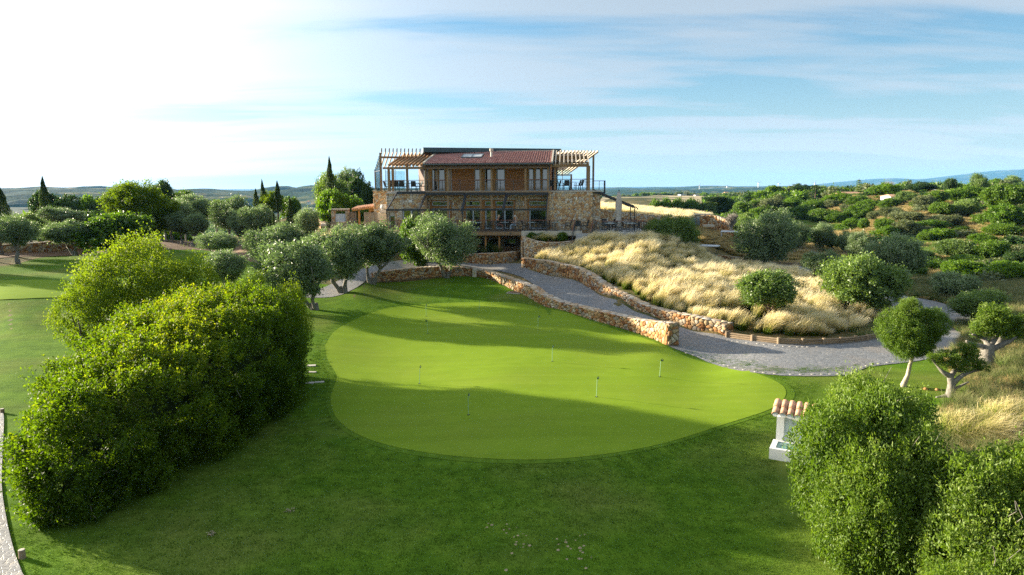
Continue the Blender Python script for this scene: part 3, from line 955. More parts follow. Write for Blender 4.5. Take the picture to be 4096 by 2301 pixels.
def rubble_wall(label, rows, thick, cell, seed, cap_cell=0.42, proud=0.055, ends=(True, True), back=False, squash=0.82, keep_face=240, keep_cap=60, name='stone_wall', mat='stone', group=None, cap_sc=1.0):
    """rows: (X, Y, base z, top z) along the near face, drawn left to right"""
    rg = np.random.default_rng(seed)
    C = Curve(rows)
    mid = C.at(C.L / 2)
    root = thing(name, label, 'stone wall', (mid[0], mid[1], mid[2]), group)
    O = Vector((mid[0], mid[1], mid[2]))
    core = MB()
    ns = max(2, int(C.L / 0.35))
    ring = []
    for i in range(ns + 1):
        s = C.L * i / ns
        x, y, zb, zt = C.at(s)
        t, nrm = C.frame(s)
        p = Vector((x, y, 0))
        ins = 0.012
        f0 = p - nrm * ins
        f1 = p - nrm * (thick - ins)
        ring.append([f0 + Vector((0, 0, zb - 0.5)) - O, f1 + Vector((0, 0, zb - 0.5)) - O, f1 + Vector((0, 0, zt - 0.02)) - O, f0 + Vector((0, 0, zt - 0.02)) - O])
    vs = [v for r in ring for v in r]
    fs = []
    for i in range(ns):
        for k in range(4):
            k2 = (k + 1) % 4
            fs.append((i * 4 + k, i * 4 + k2, (i + 1) * 4 + k2, (i + 1) * 4 + k))
    fs += [(0, 1, 2, 3), (ns * 4 + 3, ns * 4 + 2, ns * 4 + 1, ns * 4)]
    core.add(vs, fs)
    core.build('core', M['mortar'], root)
    Hm = max(C.P[:, 3] - C.P[:, 2])

    def face(u, v, d):
        x, y, zb, zt = C.at(u)
        t, nrm = C.frame(u)
        p = Vector((x, y, zb - 0.05 + v / Hm * (zt - zb + 0.05))) + nrm * d
        return tuple(p - O)

    def facef(u, v, d):
        x, y, zb, zt = C.at(u)
        t, nrm = C.frame(u)
        p = Vector((x, y, 0)) - nrm * (thick + d)
        p.z = zb + 0.1 + v / Hm * (zt - zb - 0.1)
        return tuple(p - O)

    def top(u, v, d):
        x, y, zb, zt = C.at(u)
        t, nrm = C.frame(u)
        p = Vector((x, y, zt + 0.35 * d - 0.005)) - nrm * (v - 0.03)
        return tuple(p - O)

    sets = []
    for poly in rubble_cells(C.L, Hm, cell, rg, squash=squash):
        vs, fs = stone_geo(poly, rg, proud, 0.011, face)
        c = Vector(vs[0]) + O
        area = math.hypot(poly[0][0] - poly[len(poly) // 2][0], poly[0][1] - poly[len(poly) // 2][1])
        sets.append((vs, fs, px_size(c, area)))
    if ends[0] or ends[1]:
        for e, s0 in ((0, 0.0), (1, C.L)):
            if not ends[e]: continue
            x, y, zb, zt = C.at(s0)
            t, nrm = C.frame(s0)
            sg = 1 if e else -1

            def endf(u, v, d, x=x, y=y, zb=zb, zt=zt, t=t, nrm=nrm, sg=sg):
                p = Vector((x, y, zb + v)) - nrm * u + t * (sg * d)
                return tuple(p - O)
            for poly in rubble_cells(thick, zt - zb, cell, rg, squash=squash):
                if sg > 0: poly = poly[::-1]
                vs, fs = stone_geo(poly, rg, proud, 0.018, endf)
                sets.append((vs, fs, px_size(Vector(vs[0]) + O, 0.3)))
    if back:
        for poly in rubble_cells(C.L, Hm, cell * 1.1, rg, squash=squash):
            vs, fs = stone_geo(poly[::-1], rg, proud, 0.018, facef)
            sets.append((vs, fs, px_size(Vector(vs[0]) + O, 0.12)))
    lay_stones(root, sets, rg, M[mat], keep_face)
    csets = []
    for poly in rubble_cells(C.L, thick + 0.06, cap_cell, rg, squash=0.7):
        vs, fs = stone_geo(poly, rg, 0.06, 0.014, top)
        csets.append((vs, fs, px_size(Vector(vs[0]) + O, math.hypot(poly[0][0] - poly[len(poly) // 2][0], poly[0][1] - poly[len(poly) // 2][1]))))
    lay_stones(root, csets, rg, M['cap'], keep_cap, name='cap_stone')
    return root, C


def wrow(px_, pyb, z, h=None, pyt=None):
    """wall foot seen at (px, pyb) at height z; the top edge straight above it, seen at row pyt"""
    p = onz(px_, pyb, z)
    if h is None:
        d = ray(px_, pyt)
        k = math.hypot(p.x, p.y) / math.hypot(d.x, d.y)
        h = (C0 + d * k).z - z
    return (p.x, p.y, z, z + h)


# lower wall between lawn and path: foot row, top row read off the photo
rowsA = [wrow(1500, 1130, 1.1, pyt=1093), wrow(1560, 1122, 1.14, pyt=1084), wrow(1650, 1112, 1.2, pyt=1074), wrow(1740, 1107, 1.22, pyt=1068), wrow(1840, 1105, 1.2, pyt=1069), wrow(1915, 1108, 1.12, pyt=1078),
         wrow(1985, 1128, 0.95, pyt=1098), wrow(2060, 1162, 0.75, pyt=1124), wrow(2119, 1192, 0.52, pyt=1146), wrow(2160, 1215, 0.36, pyt=1175), wrow(2250, 1250, 0.2, pyt=1211), wrow(2380, 1284, 0.1, pyt=1242), wrow(2480, 1308, 0.04, pyt=1264),
         wrow(2566, 1338, 0.0, pyt=1282), wrow(2630, 1362, 0.0, pyt=1288), wrow(2672, 1382, 0.0, pyt=1293)]
wallA, CA = rubble_wall('long curving orange rubble wall between the putting green and the cobbled path', rowsA, 0.62, 0.30, 21)
rowsC = [wrow(2087, 1078, 1.58, pyt=1033), wrow(2125, 1088, 1.5, pyt=1037), wrow(2167, 1100, 1.42, pyt=1042), wrow(2233, 1110, 1.34, pyt=1055), wrow(2290, 1124, 1.22, pyt=1068), wrow(2349, 1152, 1.02, pyt=1096), wrow(2400, 1180, 0.82, pyt=1131),
         wrow(2460, 1212, 0.58, pyt=1165), wrow(2543, 1250, 0.38, pyt=1207), wrow(2610, 1276, 0.24, pyt=1232), wrow(2700, 1306, 0.1, pyt=1254), wrow(2776, 1328, 0.04, pyt=1267), wrow(2850, 1340, 0.0, pyt=1283), wrow(2904, 1350, 0.0, pyt=1296)]
wallC, CC = rubble_wall('curving orange rubble wall holding back the slope of feather grass', rowsC, 0.62, 0.29, 22)
# planter wall in front of the undercroft, with a curled end
rowsP = [wrow(1480, 1046, 1.78, pyt=1012), wrow(1600, 1050, 1.74, pyt=1015), wrow(1700, 1053, 1.7, pyt=1016), wrow(1800, 1056, 1.68, pyt=1016), wrow(1900, 1058, 1.66, pyt=1015), wrow(1980, 1058, 1.66, pyt=1013), wrow(2050, 1053, 1.66, pyt=1008), wrow(2092, 1044, 1.66, pyt=1004)]
rubble_wall('low rubble planter wall with a curled end in front of the undercroft', rowsP, 0.45, 0.26, 23, ends=(True, False), keep_face=150, keep_cap=30)
pe = rowsP[-1]
rubble_wall('short rubble wall end curling back towards the undercroft', [(pe[0] - 3.1, pe[1] + 1.9, 2.0, 2.8), (pe[0] - 1.7, pe[1] + 1.95, 2.0, 2.8), (pe[0] - 0.6, pe[1] + 1.5, 1.9, 2.8), (pe[0] - 0.05, pe[1] + 0.75, 1.8, 2.75)], 0.4, 0.26, 24, keep_face=40, keep_cap=12)
# tall curved wall of the raised planter right of the undercroft
def yrow(px_, Y, zb, pyt):
    q = aty(px_, pyt, Y)
    return (q.x, Y, zb, q.z)


rowsQ = [yrow(2085, 61.2, 1.7, 941), yrow(2090, 60.4, 1.7, 948), yrow(2115, 59.7, 1.7, 957), yrow(2155, 59.3, 1.9, 966), yrow(2200, 59.2, 2.4, 970), yrow(2250, 59.4, 2.9, 969), yrow(2300, 59.9, 3.2, 964)]
rubble_wall('tall curved rubble wall of the raised planter beside the undercroft', rowsQ, 0.4, 0.22, 25, ends=(True, False), keep_face=200, keep_cap=30, mat='fstone')
# walls behind
rowsD = [wrow(2388, 935, 3.9, pyt=832), wrow(2450, 938, 3.9, pyt=848)]
y1 = aty(2392, 930, 66.5); y2 = aty(2700, 870, 74)
rubble_wall('brown rubble retaining wall behind the right terrace', [(aty(2390, 900, 66).x, 66, 4.1, 6.2), (aty(2480, 900, 69).x, 69, 4.1, 5.77), (aty(2580, 900, 71).x, 71, 4.1, 5.45), (aty(2670, 900, 71).x, 71, 3.8, 5.2), (aty(2705, 900, 69.5).x, 69.5, 3.6, 5.05)], 0.5, 0.30, 26, keep_face=200, keep_cap=30, mat='fstone')
rubble_wall('brown rubble wall sloping down beside the golf carts', [(aty(2800, 880, 88).x, 88, 3.2, 4.6), (aty(2870, 880, 87).x, 87, 2.8, 4.5), (aty(2960, 900, 84).x, 84, 1.9, 3.3), (aty(3050, 900, 82).x, 82, 1.0, 2.0), (aty(3110, 900, 80).x, 80, 0.4, 1.1)], 0.5, 0.34, 27, keep_face=160, keep_cap=20)
rubble_wall('low brown rubble wall below the parked golf cart', [wrow(2870, 1046, 0.7, pyt=1020), wrow(2930, 1050, 0.6, pyt=1027), wrow(3010, 1056, 0.5, pyt=1034), wrow(3060, 1062, 0.42, pyt=1040)], 0.4, 0.28, 28, keep_face=90, keep_cap=20)
rubble_wall('low orange rubble wall behind the olives at the left edge', [(-62, 70, 1.3, 2.4), (-52, 73, 1.4, 2.6), (-48, 76, 1.5, 2.8), (-44, 80, 1.6, 3.0)], 0.5, 0.34, 29, keep_face=120, keep_cap=20)
rubble_wall('low rubble wall glimpsed between the olives in mid left', [(-29.5, 78, 1.6, 3.3), (-27, 77, 1.7, 3.2), (-25, 74.5, 1.8, 2.9)], 0.5, 0.30, 30, keep_face=60, keep_cap=10)

# ------------------------------------------------------------------ clubhouse
class Frame:
    def __init__(self, ox, oy, ang):
        self.O = Vector((ox, oy, 0))
        self.ang = R(ang)
        self.e1 = Vector((math.cos(self.ang), math.sin(self.ang), 0))
        self.e2 = Vector((-math.sin(self.ang), math.cos(self.ang), 0))

    def at(self, px, py, b):
        """local (a, z) of the point seen at a pixel in the vertical plane b"""
        d = ray(px, py)
        t = (b - (C0 - self.O).dot(self.e2)) / d.dot(self.e2)
        p = C0 + d * t
        return (p - self.O).dot(self.e1), p.z

    def w(self, a, b, z):
        return self.O + self.e1 * a + self.e2 * b + Vector((0, 0, z))


FR = Frame(0, 64, -4.4)
WG = Frame(0, 66, 15.5)
club = thing('clubhouse', 'two-storey stone and timber clubhouse with red tiled roof, pergolas and balconies', 'building', (0, 64, 0), rz=R(-4.4))
wing = thing('wing_axis', None, None)
bpy.data.objects.remove(wing)


def fa(px, b, py=800): return FR.at(px, py, b)[0]
def fz(py, b, px=1950): return FR.at(px, py, b)[1]


def rect(x0, x1, y0, y1, b):
    a0, z1 = FR.at(x0, y0, b)
    a1, _ = FR.at(x1, y0, b)
    _, z0 = FR.at(x0, y1, b)
    return a0, a1, z0, z1


DECK = fz(926, -2.9)          # lower deck level
TERR = fz(764, -1.3)          # upper terrace level
EAVE = fz(656, -1.8)
rs = np.random.default_rng(41)
stone_sets = []


def facade(name, a0, a1, z0, z1, b, holes=(), thick=0.45, cell=0.235, end=None):
    """stone clad wall facing the viewer in plane b, holes = list of (a0,a1,z0,z1)"""
    mb = MB()
    xs = sorted({a0, a1} | {v for h in holes for v in h[:2]})
    zs = sorted({z0, z1} | {v for h in holes for v in h[2:]})
    xs = [x for x in xs if a0 <= x <= a1]; zs = [z for z in zs if z0 <= z <= z1]
    for i in range(len(xs) - 1):
        for j in range(len(zs) - 1):
            cx_, cz_ = (xs[i] + xs[i + 1]) / 2, (zs[j] + zs[j + 1]) / 2
            if any(h[0] < cx_ < h[1] and h[2] < cz_ < h[3] for h in holes): continue
            mb.box(xs[i], xs[i + 1], b, b + thick, zs[j], zs[j + 1])
    o = mb.build(name, M['fmortar'], club)
    hh = [(h[0] - a0, h[1] - a0, h[2] - z0, h[3] - z0) for h in holes]
    for poly in rubble_cells(a1 - a0, z1 - z0, cell, rs, squash=0.85, holes=hh):
        vs, fs = stone_geo(poly, rs, 0.022, 0.012, lambda u, v, d: (a0 + u, b - d, z0 + v))
        area = math.hypot(poly[0][0] - poly[len(poly) // 2][0], poly[0][1] - poly[len(poly) // 2][1])
        stone_sets.append((vs, fs, area))
    return o


# --- openings, read off the photo
BF = 0.0
L0, L1 = fa(1700, BF), fa(2196, BF)
W1 = rect(1719, 1806, 800, 928, BF)
W2 = rect(1855, 2061, 800, 928, BF)
W3 = rect(2109, 2196, 797, 928, BF)
ZB = 1.2
zt_wall = TERR - 0.30
holes = [(w_[0], w_[1], DECK - 0.02, w_[3]) for w_ in (W1, W2, W3)]
facade('stone_facade', L0, L1, DECK - 0.25, zt_wall, BF, holes)
# right stone block, a little proud, up to the terrace
BR = -1.15
r0, r1 = fa(2195, BR), fa(2371, BR)
zr = fz(764, BR, 2280)
facade('stone_facade', r0, r1, 3.2, zr - 0.08, BR)
# its side return, seen obliquely
facade_side = MB().box(r1 - 0.001, r1 + 0.7, BR + 0.35, 7.5, 3.0, zr - 0.10).build('stone_facade', M['fmortar'], club)
for poly in rubble_cells(0.7, zr - 3.2, 0.22, rs, squash=0.85):
    vs, fs = stone_geo(poly, rs, 0.022, 0.012, lambda u, v, d: (r1 + u, BR + 0.35 - d, 3.1 + v))
    stone_sets.append((vs, fs, 0.2))
MB().box(r0 + 0.45, r1 + 0.7, BR + 0.46, 7.0, 3.0, zr - 0.2).build('inner_wall', M['fmortar'], club)
# left stone block
BL = -0.95
l0, l1 = fa(1545, BL), fa(1701, BL)
zl = fz(772, BL, 1620)
LW = rect(1609, 1681, 834, 930, BL)
LD = rect(1556, 1579, 848, 930, BL)
facade('stone_facade', l0, l1, 3.4, zl - 0.08, BL, [(LW[0], LW[1], 3.6, LW[3]), (LD[0], LD[1], 3.6, LD[3])])
MB().box(l0, l1, BL + 0.46, 6.0, 3.2, zl - 0.3).build('inner_wall', M['fmortar'], club)
# block further left, set back
BK = 4.5
k0, kc, k1 = fa(1494, BK), fa(1517, BK), fa(1560, BK)
zk = fz(762, BK, 1520)
facade('stone_facade', k0, k1, 3.2, zk - 0.08, BK)
MB().box(k0, k1, BK + 0.46, 11, 3.2, zk - 0.1).build('inner_wall', M['fmortar'], club)
# stone return between front blocks
for (aa, ba, bb, zz) in ((l0, BL, BK, zl), (k0, BK, 9.0, zk)):
    for poly in rubble_cells(bb - ba, zz - 3.3, 0.25, rs, squash=0.85):
        vs, fs = stone_geo([(u, v) for u, v in poly][::-1], rs, 0.022, 0.012, lambda u, v, d: (aa - d, ba + u, 3.2 + v))
        stone_sets.append((vs, fs, 0.12))
lay_stones(club, stone_sets, rs, M['fstone'], 300)
# stone caps of the terrace walls
MB().box(r0 - 0.05, r1 + 0.78, BR - 0.06, BR + 0.5, zr - 0.08, zr).build('wall_cap', M['lime'], club)
MB().box(l0 - 0.06, fa(1590, BL), BL - 0.06, BL + 0.5, zl - 0.08, zl).build('wall_cap', M['lime'], club)
MB().box(k0 - 0.06, k1, BK - 0.06, BK + 0.5, zk - 0.08, zk).build('wall_cap', M['lime'], club)
MB().box(l0 - 0.06, l0 + 0.4, BL + 0.501, BK + 0.0, zl - 0.08, zl).build('wall_cap', M['lime'], club)
# terrace slabs
MB().box(l0, L0, BL + 0.5, 9.0, TERR - 0.30, TERR).build('terrace_floor', M['concrete'], club)
MB().box(L1, r1 + 0.7, BR + 0.501, 9.0, TERR - 0.30, TERR - 0.01).build('terrace_floor', M['concrete'], club)
MB().box(k0, l0 - 0.002, BK + 0.5, 9.0, TERR - 0.30, TERR - 0.02).build('terrace_floor', M['concrete'], club)
MB().box(L0 + 0.001, L1 - 0.001, BF + 0.451, 9.0, TERR - 0.30, TERR - 0.005).build('terrace_floor', M['concrete'], club)
# balcony slab
BB = -1.45
bl0, bl1 = fa(1697, BB), fa(2203, BB)
MB().box(bl0, bl1, BB, BF + 0.45, TERR - 0.16, TERR).build('balcony_floor', M['concrete'], club)
MB().box(bl0, bl1, BB - 0.05, BB - 0.002, TERR - 0.24, TERR - 0.02).build('balcony_edge', M['timber'], club)
# rooms behind the glass so that reflections and dark interiors read right
MB().box(L0, L1, 5.0, 5.2, DECK - 0.3, TERR).build('inner_wall', M['soffit'], club)
MB().box(L0, L1, BF + 0.46, 5.0, DECK - 0.3, DECK - 0.02).build('inner_floor', M['soffit'], club)

# --- windows and doors of the ground floor
def window(a0, a1, z0, z1, b, mat='alu', fr=0.09, name='window', dep=0.10, pane='glass', mull=0, label=None):
    mb = MB()
    mb.box(a0, a0 + fr, b, b + dep, z0, z1).box(a1 - fr, a1, b, b + dep, z0, z1)
    mb.box(a0 + fr, a1 - fr, b, b + dep, z1 - fr, z1).box(a0 + fr, a1 - fr, b, b + dep, z0, z0 + fr)
    for k in range(mull):
        x = a0 + (a1 - a0) * (k + 1) / (mull + 1)
        mb.box(x - fr / 2, x + fr / 2, b + 0.001, b + dep - 0.001, z0 + fr, z1 - fr)
    o = mb.build(name, M[mat], club, label=label)
    MB().box(a0 + fr - 0.004, a1 - fr + 0.004, b + dep * 0.45, b + dep * 0.6, z0 + fr - 0.004, z1 - fr + 0.004).build('pane', M[pane], o)
    return o


def wood_surround(W, b, splits=()):
    a0, a1, z0, z1 = W
    mb = MB()
    f = 0.17
    zr0, zr1 = fz(825, b), fz(831, b)
    mb.box(a0, a0 + f, b + 0.05, b + 0.24, DECK, z1).box(a1 - f, a1, b + 0.05, b + 0.24, DECK, z1)
    mb.box(a0 + f, a1 - f, b + 0.05, b + 0.24, z1 - 0.13, z1)
    mb.box(a0 + f, a1 - f, b + 0.05, b + 0.24, zr0 - 0.16, zr0)
    for s0, s1 in splits:
        mb.box(s0, s1, b + 0.049, b + 0.239, DECK, z1 - 0.13)
    mb.build('window_surround', M['frame_wood'], club)


def group(W, cols, b, splits=()):
    wood_surround(W, b, splits)
    zT0, zT1 = fz(824, b), fz(805, b)
    zD1 = fz(832, b)
    for c0, c1, ml in cols:
        a0, a1 = fa(c0, b), fa(c1, b)
        window(a0, a1, zT0 + 0.02, zT1, b + 0.10, fr=0.07)
        window(a0, a1, DECK + 0.03, zD1 - 0.05, b + 0.10, fr=0.11, name='door', mull=ml)


group(W1, [(1727, 1799, 0)], BF)
group(W2, [(1860, 1923, 1), (1940, 1967, 0), (1982, 2056, 1)], BF, [(fa(1924, BF), fa(1939, BF)), (fa(1968, BF), fa(1981, BF))])
group(W3, [(2117, 2188, 0)], BF)
for x0, x1, yt in ((1711, 1811, 794), (1844, 2067, 793), (2107, 2204, 790)):
    a0, a1 = fa(x0, BF), fa(x1, BF)
    z1 = fz(yt, BF, (x0 + x1) / 2)
    MB().box(a0, a1, BF - 0.06, BF + 0.1, z1 - 0.15, z1).build('lintel', M['lime'], club)
# left block openings
MB().box(LW[0], LW[1], BL + 0.12, BL + 0.2, LW[3] - 0.12, LW[3] - 0.01).build('window_head', M['alu'], club)
window(LW[0] + 0.01, fa(1645, BL), 3.7, LW[3] - 0.13, BL + 0.14, fr=0.1, name='door')
window(fa(1646, BL), LW[1] - 0.01, 3.7, LW[3] - 0.13, BL + 0.14, 'gutter', fr=0.05, name='door')
window(LD[0] + 0.01, LD[1] - 0.01, DECK - 0.1, LD[3] - 0.35, BL + 0.14, fr=0.05, name='door')
MB().box(LD[0] + 0.01, LD[1] - 0.01, BL + 0.13, BL + 0.2, LD[3] - 0.34, LD[3] - 0.01).build('door_head', M['lime'], club)
# wall fittings
v = rect(1635, 1649, 800, 810, BL)
lv = MB().box(v[0], v[1], BL - 0.07, BL - 0.01, v[2], v[3]).build('wall_vent', M['white'], club)
for k in range(4):
    z = v[2] + 0.03 + k * (v[3] - v[2] - 0.06) / 3.3
    MB().box(v[0] + 0.02, v[1] - 0.02, BL - 0.083, BL - 0.071, z, z + 0.02).build('louvre', M['white'], lv)


def wall_lamp(px, py, b):
    a, z = FR.at(px, py, b)
    mb = MB().box(a - 0.06, a + 0.06, b - 0.05, b - 0.02, z - 0.10, z + 0.10)
    mb.lathe([(0.02, z - 0.13), (0.055, z - 0.11), (0.055, z + 0.05), (0.03, z + 0.08)], (a, b - 0.10), 8)
    mb.build('wall_lamp', M['white'], club)


wall_lamp(1813, 815, BF)
wall_lamp(2093, 811, BF)
wall_lamp(2306, 794, BR)
wall_lamp(2374, 794, BR + 0.33)
a, z = FR.at(2277, 835, BR)
MB().lathe([(0.045, 0), (0.045, 0.012)], n=12).build('number_plate', simple('blue_enamel', (0.10, 0.18, 0.42), 0.3), club, (a, BR - 0.04, z), rot=(R(90), 0, 0))

# --- upper floor behind the balcony
BU = 0.95
zu0, zu1 = TERR + 0.0, EAVE + 0.25
def panel_wall(x0, x1):
    a0, a1 = fa(x0, BU), fa(x1, BU)
    o = MB().box(a0, a1, BU + 0.06, BU + 0.2, zu0, zu1).build('cladding_wall', M['soffit'], club)
    n = int((zu1 - zu0) / 0.115)
    h = (zu1 - zu0) / n
    for k in range(n):
        MB().box(a0, a1, BU + 0.03, BU + 0.062, zu0 + k * h + 0.008, zu0 + (k + 1) * h - 0.004).build('slat', M['cladding'], o)


panel_wall(1808, 1900)
panel_wall(2020, 2100)
for x0, x1 in ((1714, 1730), (1752, 1757), (1781, 1793), (1921, 1940), (1966, 1986), (2134, 2142), (2162, 2170), (2101, 2115)):
    a0, a1 = fa(x0, BU), fa(x1, BU)
    MB().box(a0, a1, BU - 0.02, BU + 0.2, zu0, zu1).build('window_post', M['timber_y'], club)
for x0, x1 in ((1730, 1752), (1757, 1781), (1793, 1808), (1900, 1921), (1940, 1966), (1986, 2020), (2115, 2134), (2142, 2162), (2170, 2190)):
    a0, a1 = fa(x0, BU), fa(x1, BU)
    window(a0 + 0.01, a1 - 0.01, zu0 + 0.02, zu1, BU + 0.02, 'alu', 0.055)
MB().box(fa(1703, BU), fa(2196, BU), BU - 0.01, BU + 0.22, zu1 + 0.002, zu1 + 0.35).build('wall_plate', M['timber'], club)
# side glazing of the upper floor
MB().box(fa(1714, BU) - 0.1, fa(1714, BU), BU + 0.25, 7.0, zu0, zu1).build('side_wall', M['soffit'], club)
for k in range(4):
    b0_ = BU + 0.35 + k * 1.5
    o = MB().box(fa(1714, BU) - 0.16, fa(1714, BU) - 0.101, b0_, b0_ + 1.3, zu0 + 0.05, zu1 - 0.05).build('side_window', M['alu'], club)
    MB().box(fa(1714, BU) - 0.175, fa(1714, BU) - 0.161, b0_ + 0.08, b0_ + 1.22, zu0 + 0.15, zu1 - 0.12).build('pane', M['glass'], o)
MB().box(fa(2196, BU), fa(2196, BU) + 0.12, BU + 0.25, 7.0, zu0, zu1).build('side_wall', M['cladding'], club)
# curtains behind some panes
for x0, x1 in ((1733, 1749), (1760, 1778), (2145, 2160)):
    a0, a1 = fa(x0, BU), fa(x1, BU)
    n = 9
    vs, fs = [], []
    for i in range(n):
        x = a0 + (a1 - a0) * i / (n - 1)
        y = BU + 0.3 + 0.04 * (i % 2)
        vs += [(x, y, zu0 + 0.05), (x, y, zu1 - 0.1)]
        if i: fs.append((2 * i - 2, 2 * i, 2 * i + 1, 2 * i - 1))
    MB().add(vs, fs).build('curtain', M['curtain'], club)

# --- timber posts in front, ground to eaves
BP = -1.35
for x in (1704, 1792, 1923, 1967, 2102, 2192):
    a = fa(x, BP)
    MB().box(a - 0.085, a + 0.085, BP - 0.07, BP + 0.07, DECK, EAVE - 0.05).build('timber_post', M['timber'], club)
for x in (1717, 1801):
    a = fa(x, BP + 0.5)
    MB().box(a - 0.07, a + 0.07, BP + 0.5, BP + 0.63, TERR, EAVE + 0.1).build('timber_post', M['timber'], club)
zbm = fz(672, BP)
MB().box(fa(1700, BP), fa(2200, BP), BP - 0.071, BP + 0.071, EAVE - 0.049, EAVE + 0.07).build('eave_beam', M['timber'], club)
# roller awnings under the gutter, sloping
xs_aw = [1704, 1792, 1923, 1967, 2102, 2192]
for x0, x1 in zip(xs_aw[:-1], xs_aw[1:]):
    a0, a1 = fa(x0, BP) + 0.06, fa(x1, BP) - 0.06
    za, zb_ = fz(673, BP - 0.1), fz(663, BP - 0.1) + 0.04
    MB().add([(a0, BP - 0.32, za), (a1, BP - 0.32, za), (a1, BP - 0.08, zb_), (a0, BP - 0.08, zb_), (a0, BP - 0.32, za - 0.03), (a1, BP - 0.32, za - 0.03), (a1, BP - 0.08, zb_ - 0.03), (a0, BP - 0.08, zb_ - 0.03)],
              [(0, 1, 2, 3), (7, 6, 5, 4), (0, 4, 5, 1), (1, 5, 6, 2), (2, 6, 7, 3), (3, 7, 4, 0)]).build('eave_awning', M['awning'], club)
for x in xs_aw:
    a = fa(x, BP)
    MB().beam((a, BP - 0.36, fz(673, BP - 0.1) - 0.01), (a, BP + 0.0, fz(661, BP) + 0.06), 0.11, 0.06).build('awning_bracket', M['timber'], club)

# --- main tiled roof
BE, BG = -1.9, 5.3
ae0, ze = FR.at(1697, 657, BE)
ae1, _ = FR.at(2205, 650, BE)
ze = FR.at(1950, 655, BE)[1]
zg = FR.at(1990, 608, BG)[1]
slope = (zg - ze) / (BG - BE)
ag0, ag1 = ae0, ae1
sl = math.hypot(1, slope)
roofb = MB().add([(ae0, BE, ze - 0.02), (ae1, BE, ze - 0.02), (ae1, BG, zg - 0.02), (ae0, BG, zg - 0.02), (ae0, BE, ze - 0.14), (ae1, BE, ze - 0.14), (ae1, BG, zg - 0.14), (ae0, BG, zg - 0.14)],
                 [(0, 1, 2, 3), (7, 6, 5, 4), (0, 4, 5, 1), (1, 5, 6, 2), (2, 6, 7, 3), (3, 7, 4, 0)])
roof = roofb.build('roof', M['soffit'], club)
NTC, NTR = 52, 17
tw = (ae1 - ae0) / NTC
tl_ = (BG - BE) / NTR
prof = [(-0.5, 0.0), (-0.36, 0.045), (-0.18, 0.078), (0.0, 0.088), (0.18, 0.078), (0.36, 0.045), (0.5, 0.0)]
tv, tf = [], []
for e, (yb, dz, k) in enumerate(((0, 0.03, 1.0), (tl_ * 1.12, 0.0, 0.92))):
    for u, h in prof:
        tv.append((u * tw * 0.98 * k, yb, h * 1.0 * k + dz))
npf = len(prof)
for i in range(npf - 1): tf.append((i, i + 1, npf + i + 1, npf + i))
tv += [(u * tw * 0.80, 0, h * 0.72 + 0.03) for u, h in prof]
for i in range(npf - 1): tf.append((2 * npf + i, 2 * npf + i + 1, i + 1, i))
tile_me = mesh_raw('tile', tv, tf, M['tile'], True)
cnt = 0
tiles_rest = []
for j in range(NTR):
    for i in range(NTC):
        a = ae0 + (i + 0.5) * tw
        b = BE + j * tl_ - 0.03
        z = ze + (b - BE) * slope + rs.uniform(-0.004, 0.006)
        if cnt < 300:
            link('tile', tile_me, roof, (a, b, z), (math.atan(slope), 0, rs.uniform(-0.02, 0.02)))
            cnt += 1
        else:
            tiles_rest.append((a, b, z))
T0 = np.array(tv)
cs, sn = math.cos(math.atan(slope)), math.sin(math.atan(slope))
T1 = np.stack([T0[:, 0], T0[:, 1] * cs - T0[:, 2] * sn, T0[:, 1] * sn + T0[:, 2] * cs], 1)
VV = (T1[None] + np.array(tiles_rest)[:, None]).reshape(-1, 3)
QQ = (np.array(tf)[None] + (np.arange(len(tiles_rest)) * len(tv))[:, None, None]).reshape(-1, 4)
o = link('tile_infill', mesh_quads('tile_infill', VV, QQ, M['tile'], True), roof)
o['kind'] = 'stuff'
MB().beam((ae0, BG + 0.02, zg + 0.06), (ae1, BG + 0.02, zg + 0.06), 0.22, 0.10).build('ridge_cap', M['lime'], roof)
MB().beam((ae0 - 0.06, BE - 0.06, ze + 0.06), (ae0 - 0.06, BG + 0.1, zg + 0.06), 0.14, 0.20).build('verge_board', M['lime'], roof)
MB().beam((ae1 + 0.06, BE - 0.06, ze + 0.06), (ae1 + 0.06, BG + 0.1, zg + 0.06), 0.14, 0.20).build('verge_board', M['lime'], roof)
MB().beam((ae1 + 0.15, BE - 0.02, ze - 0.1), (ae1 + 0.15, BG + 0.1, zg - 0.1), 0.04, 0.30).build('gable_fascia', M['fascia'], roof)
g = MB()
pts = [(-0.09, 0.06), (-0.085, -0.03), (-0.04, -0.075), (0.04, -0.075), (0.085, -0.03), (0.09, 0.06), (0.07, 0.06), (0.065, -0.02), (0.03, -0.055), (-0.03, -0.055), (-0.065, -0.02), (-0.07, 0.06)]
n = len(pts)
g.add([(ae0 - 0.1, BE - 0.12 + y, ze - 0.03 + z) for y, z in pts] + [(ae1 + 0.1, BE - 0.12 + y, ze - 0.03 + z) for y, z in pts], [(i, (i + 1) % n, n + (i + 1) % n, n + i) for i in range(n)])
g.build('gutter', M['gutter'], roof)
for x_ in (1699, 2197):
    a = fa(x_, BE + 0.35)
    MB().tube([(a, BE - 0.1, ze - 0.1), (a, BE + 0.4, ze - 0.35), (a, BE + 0.5, ze - 0.5), (a, BE + 0.5, TERR - 0.2)], 0.04, 8).build('downpipe', M['gutter'], roof)
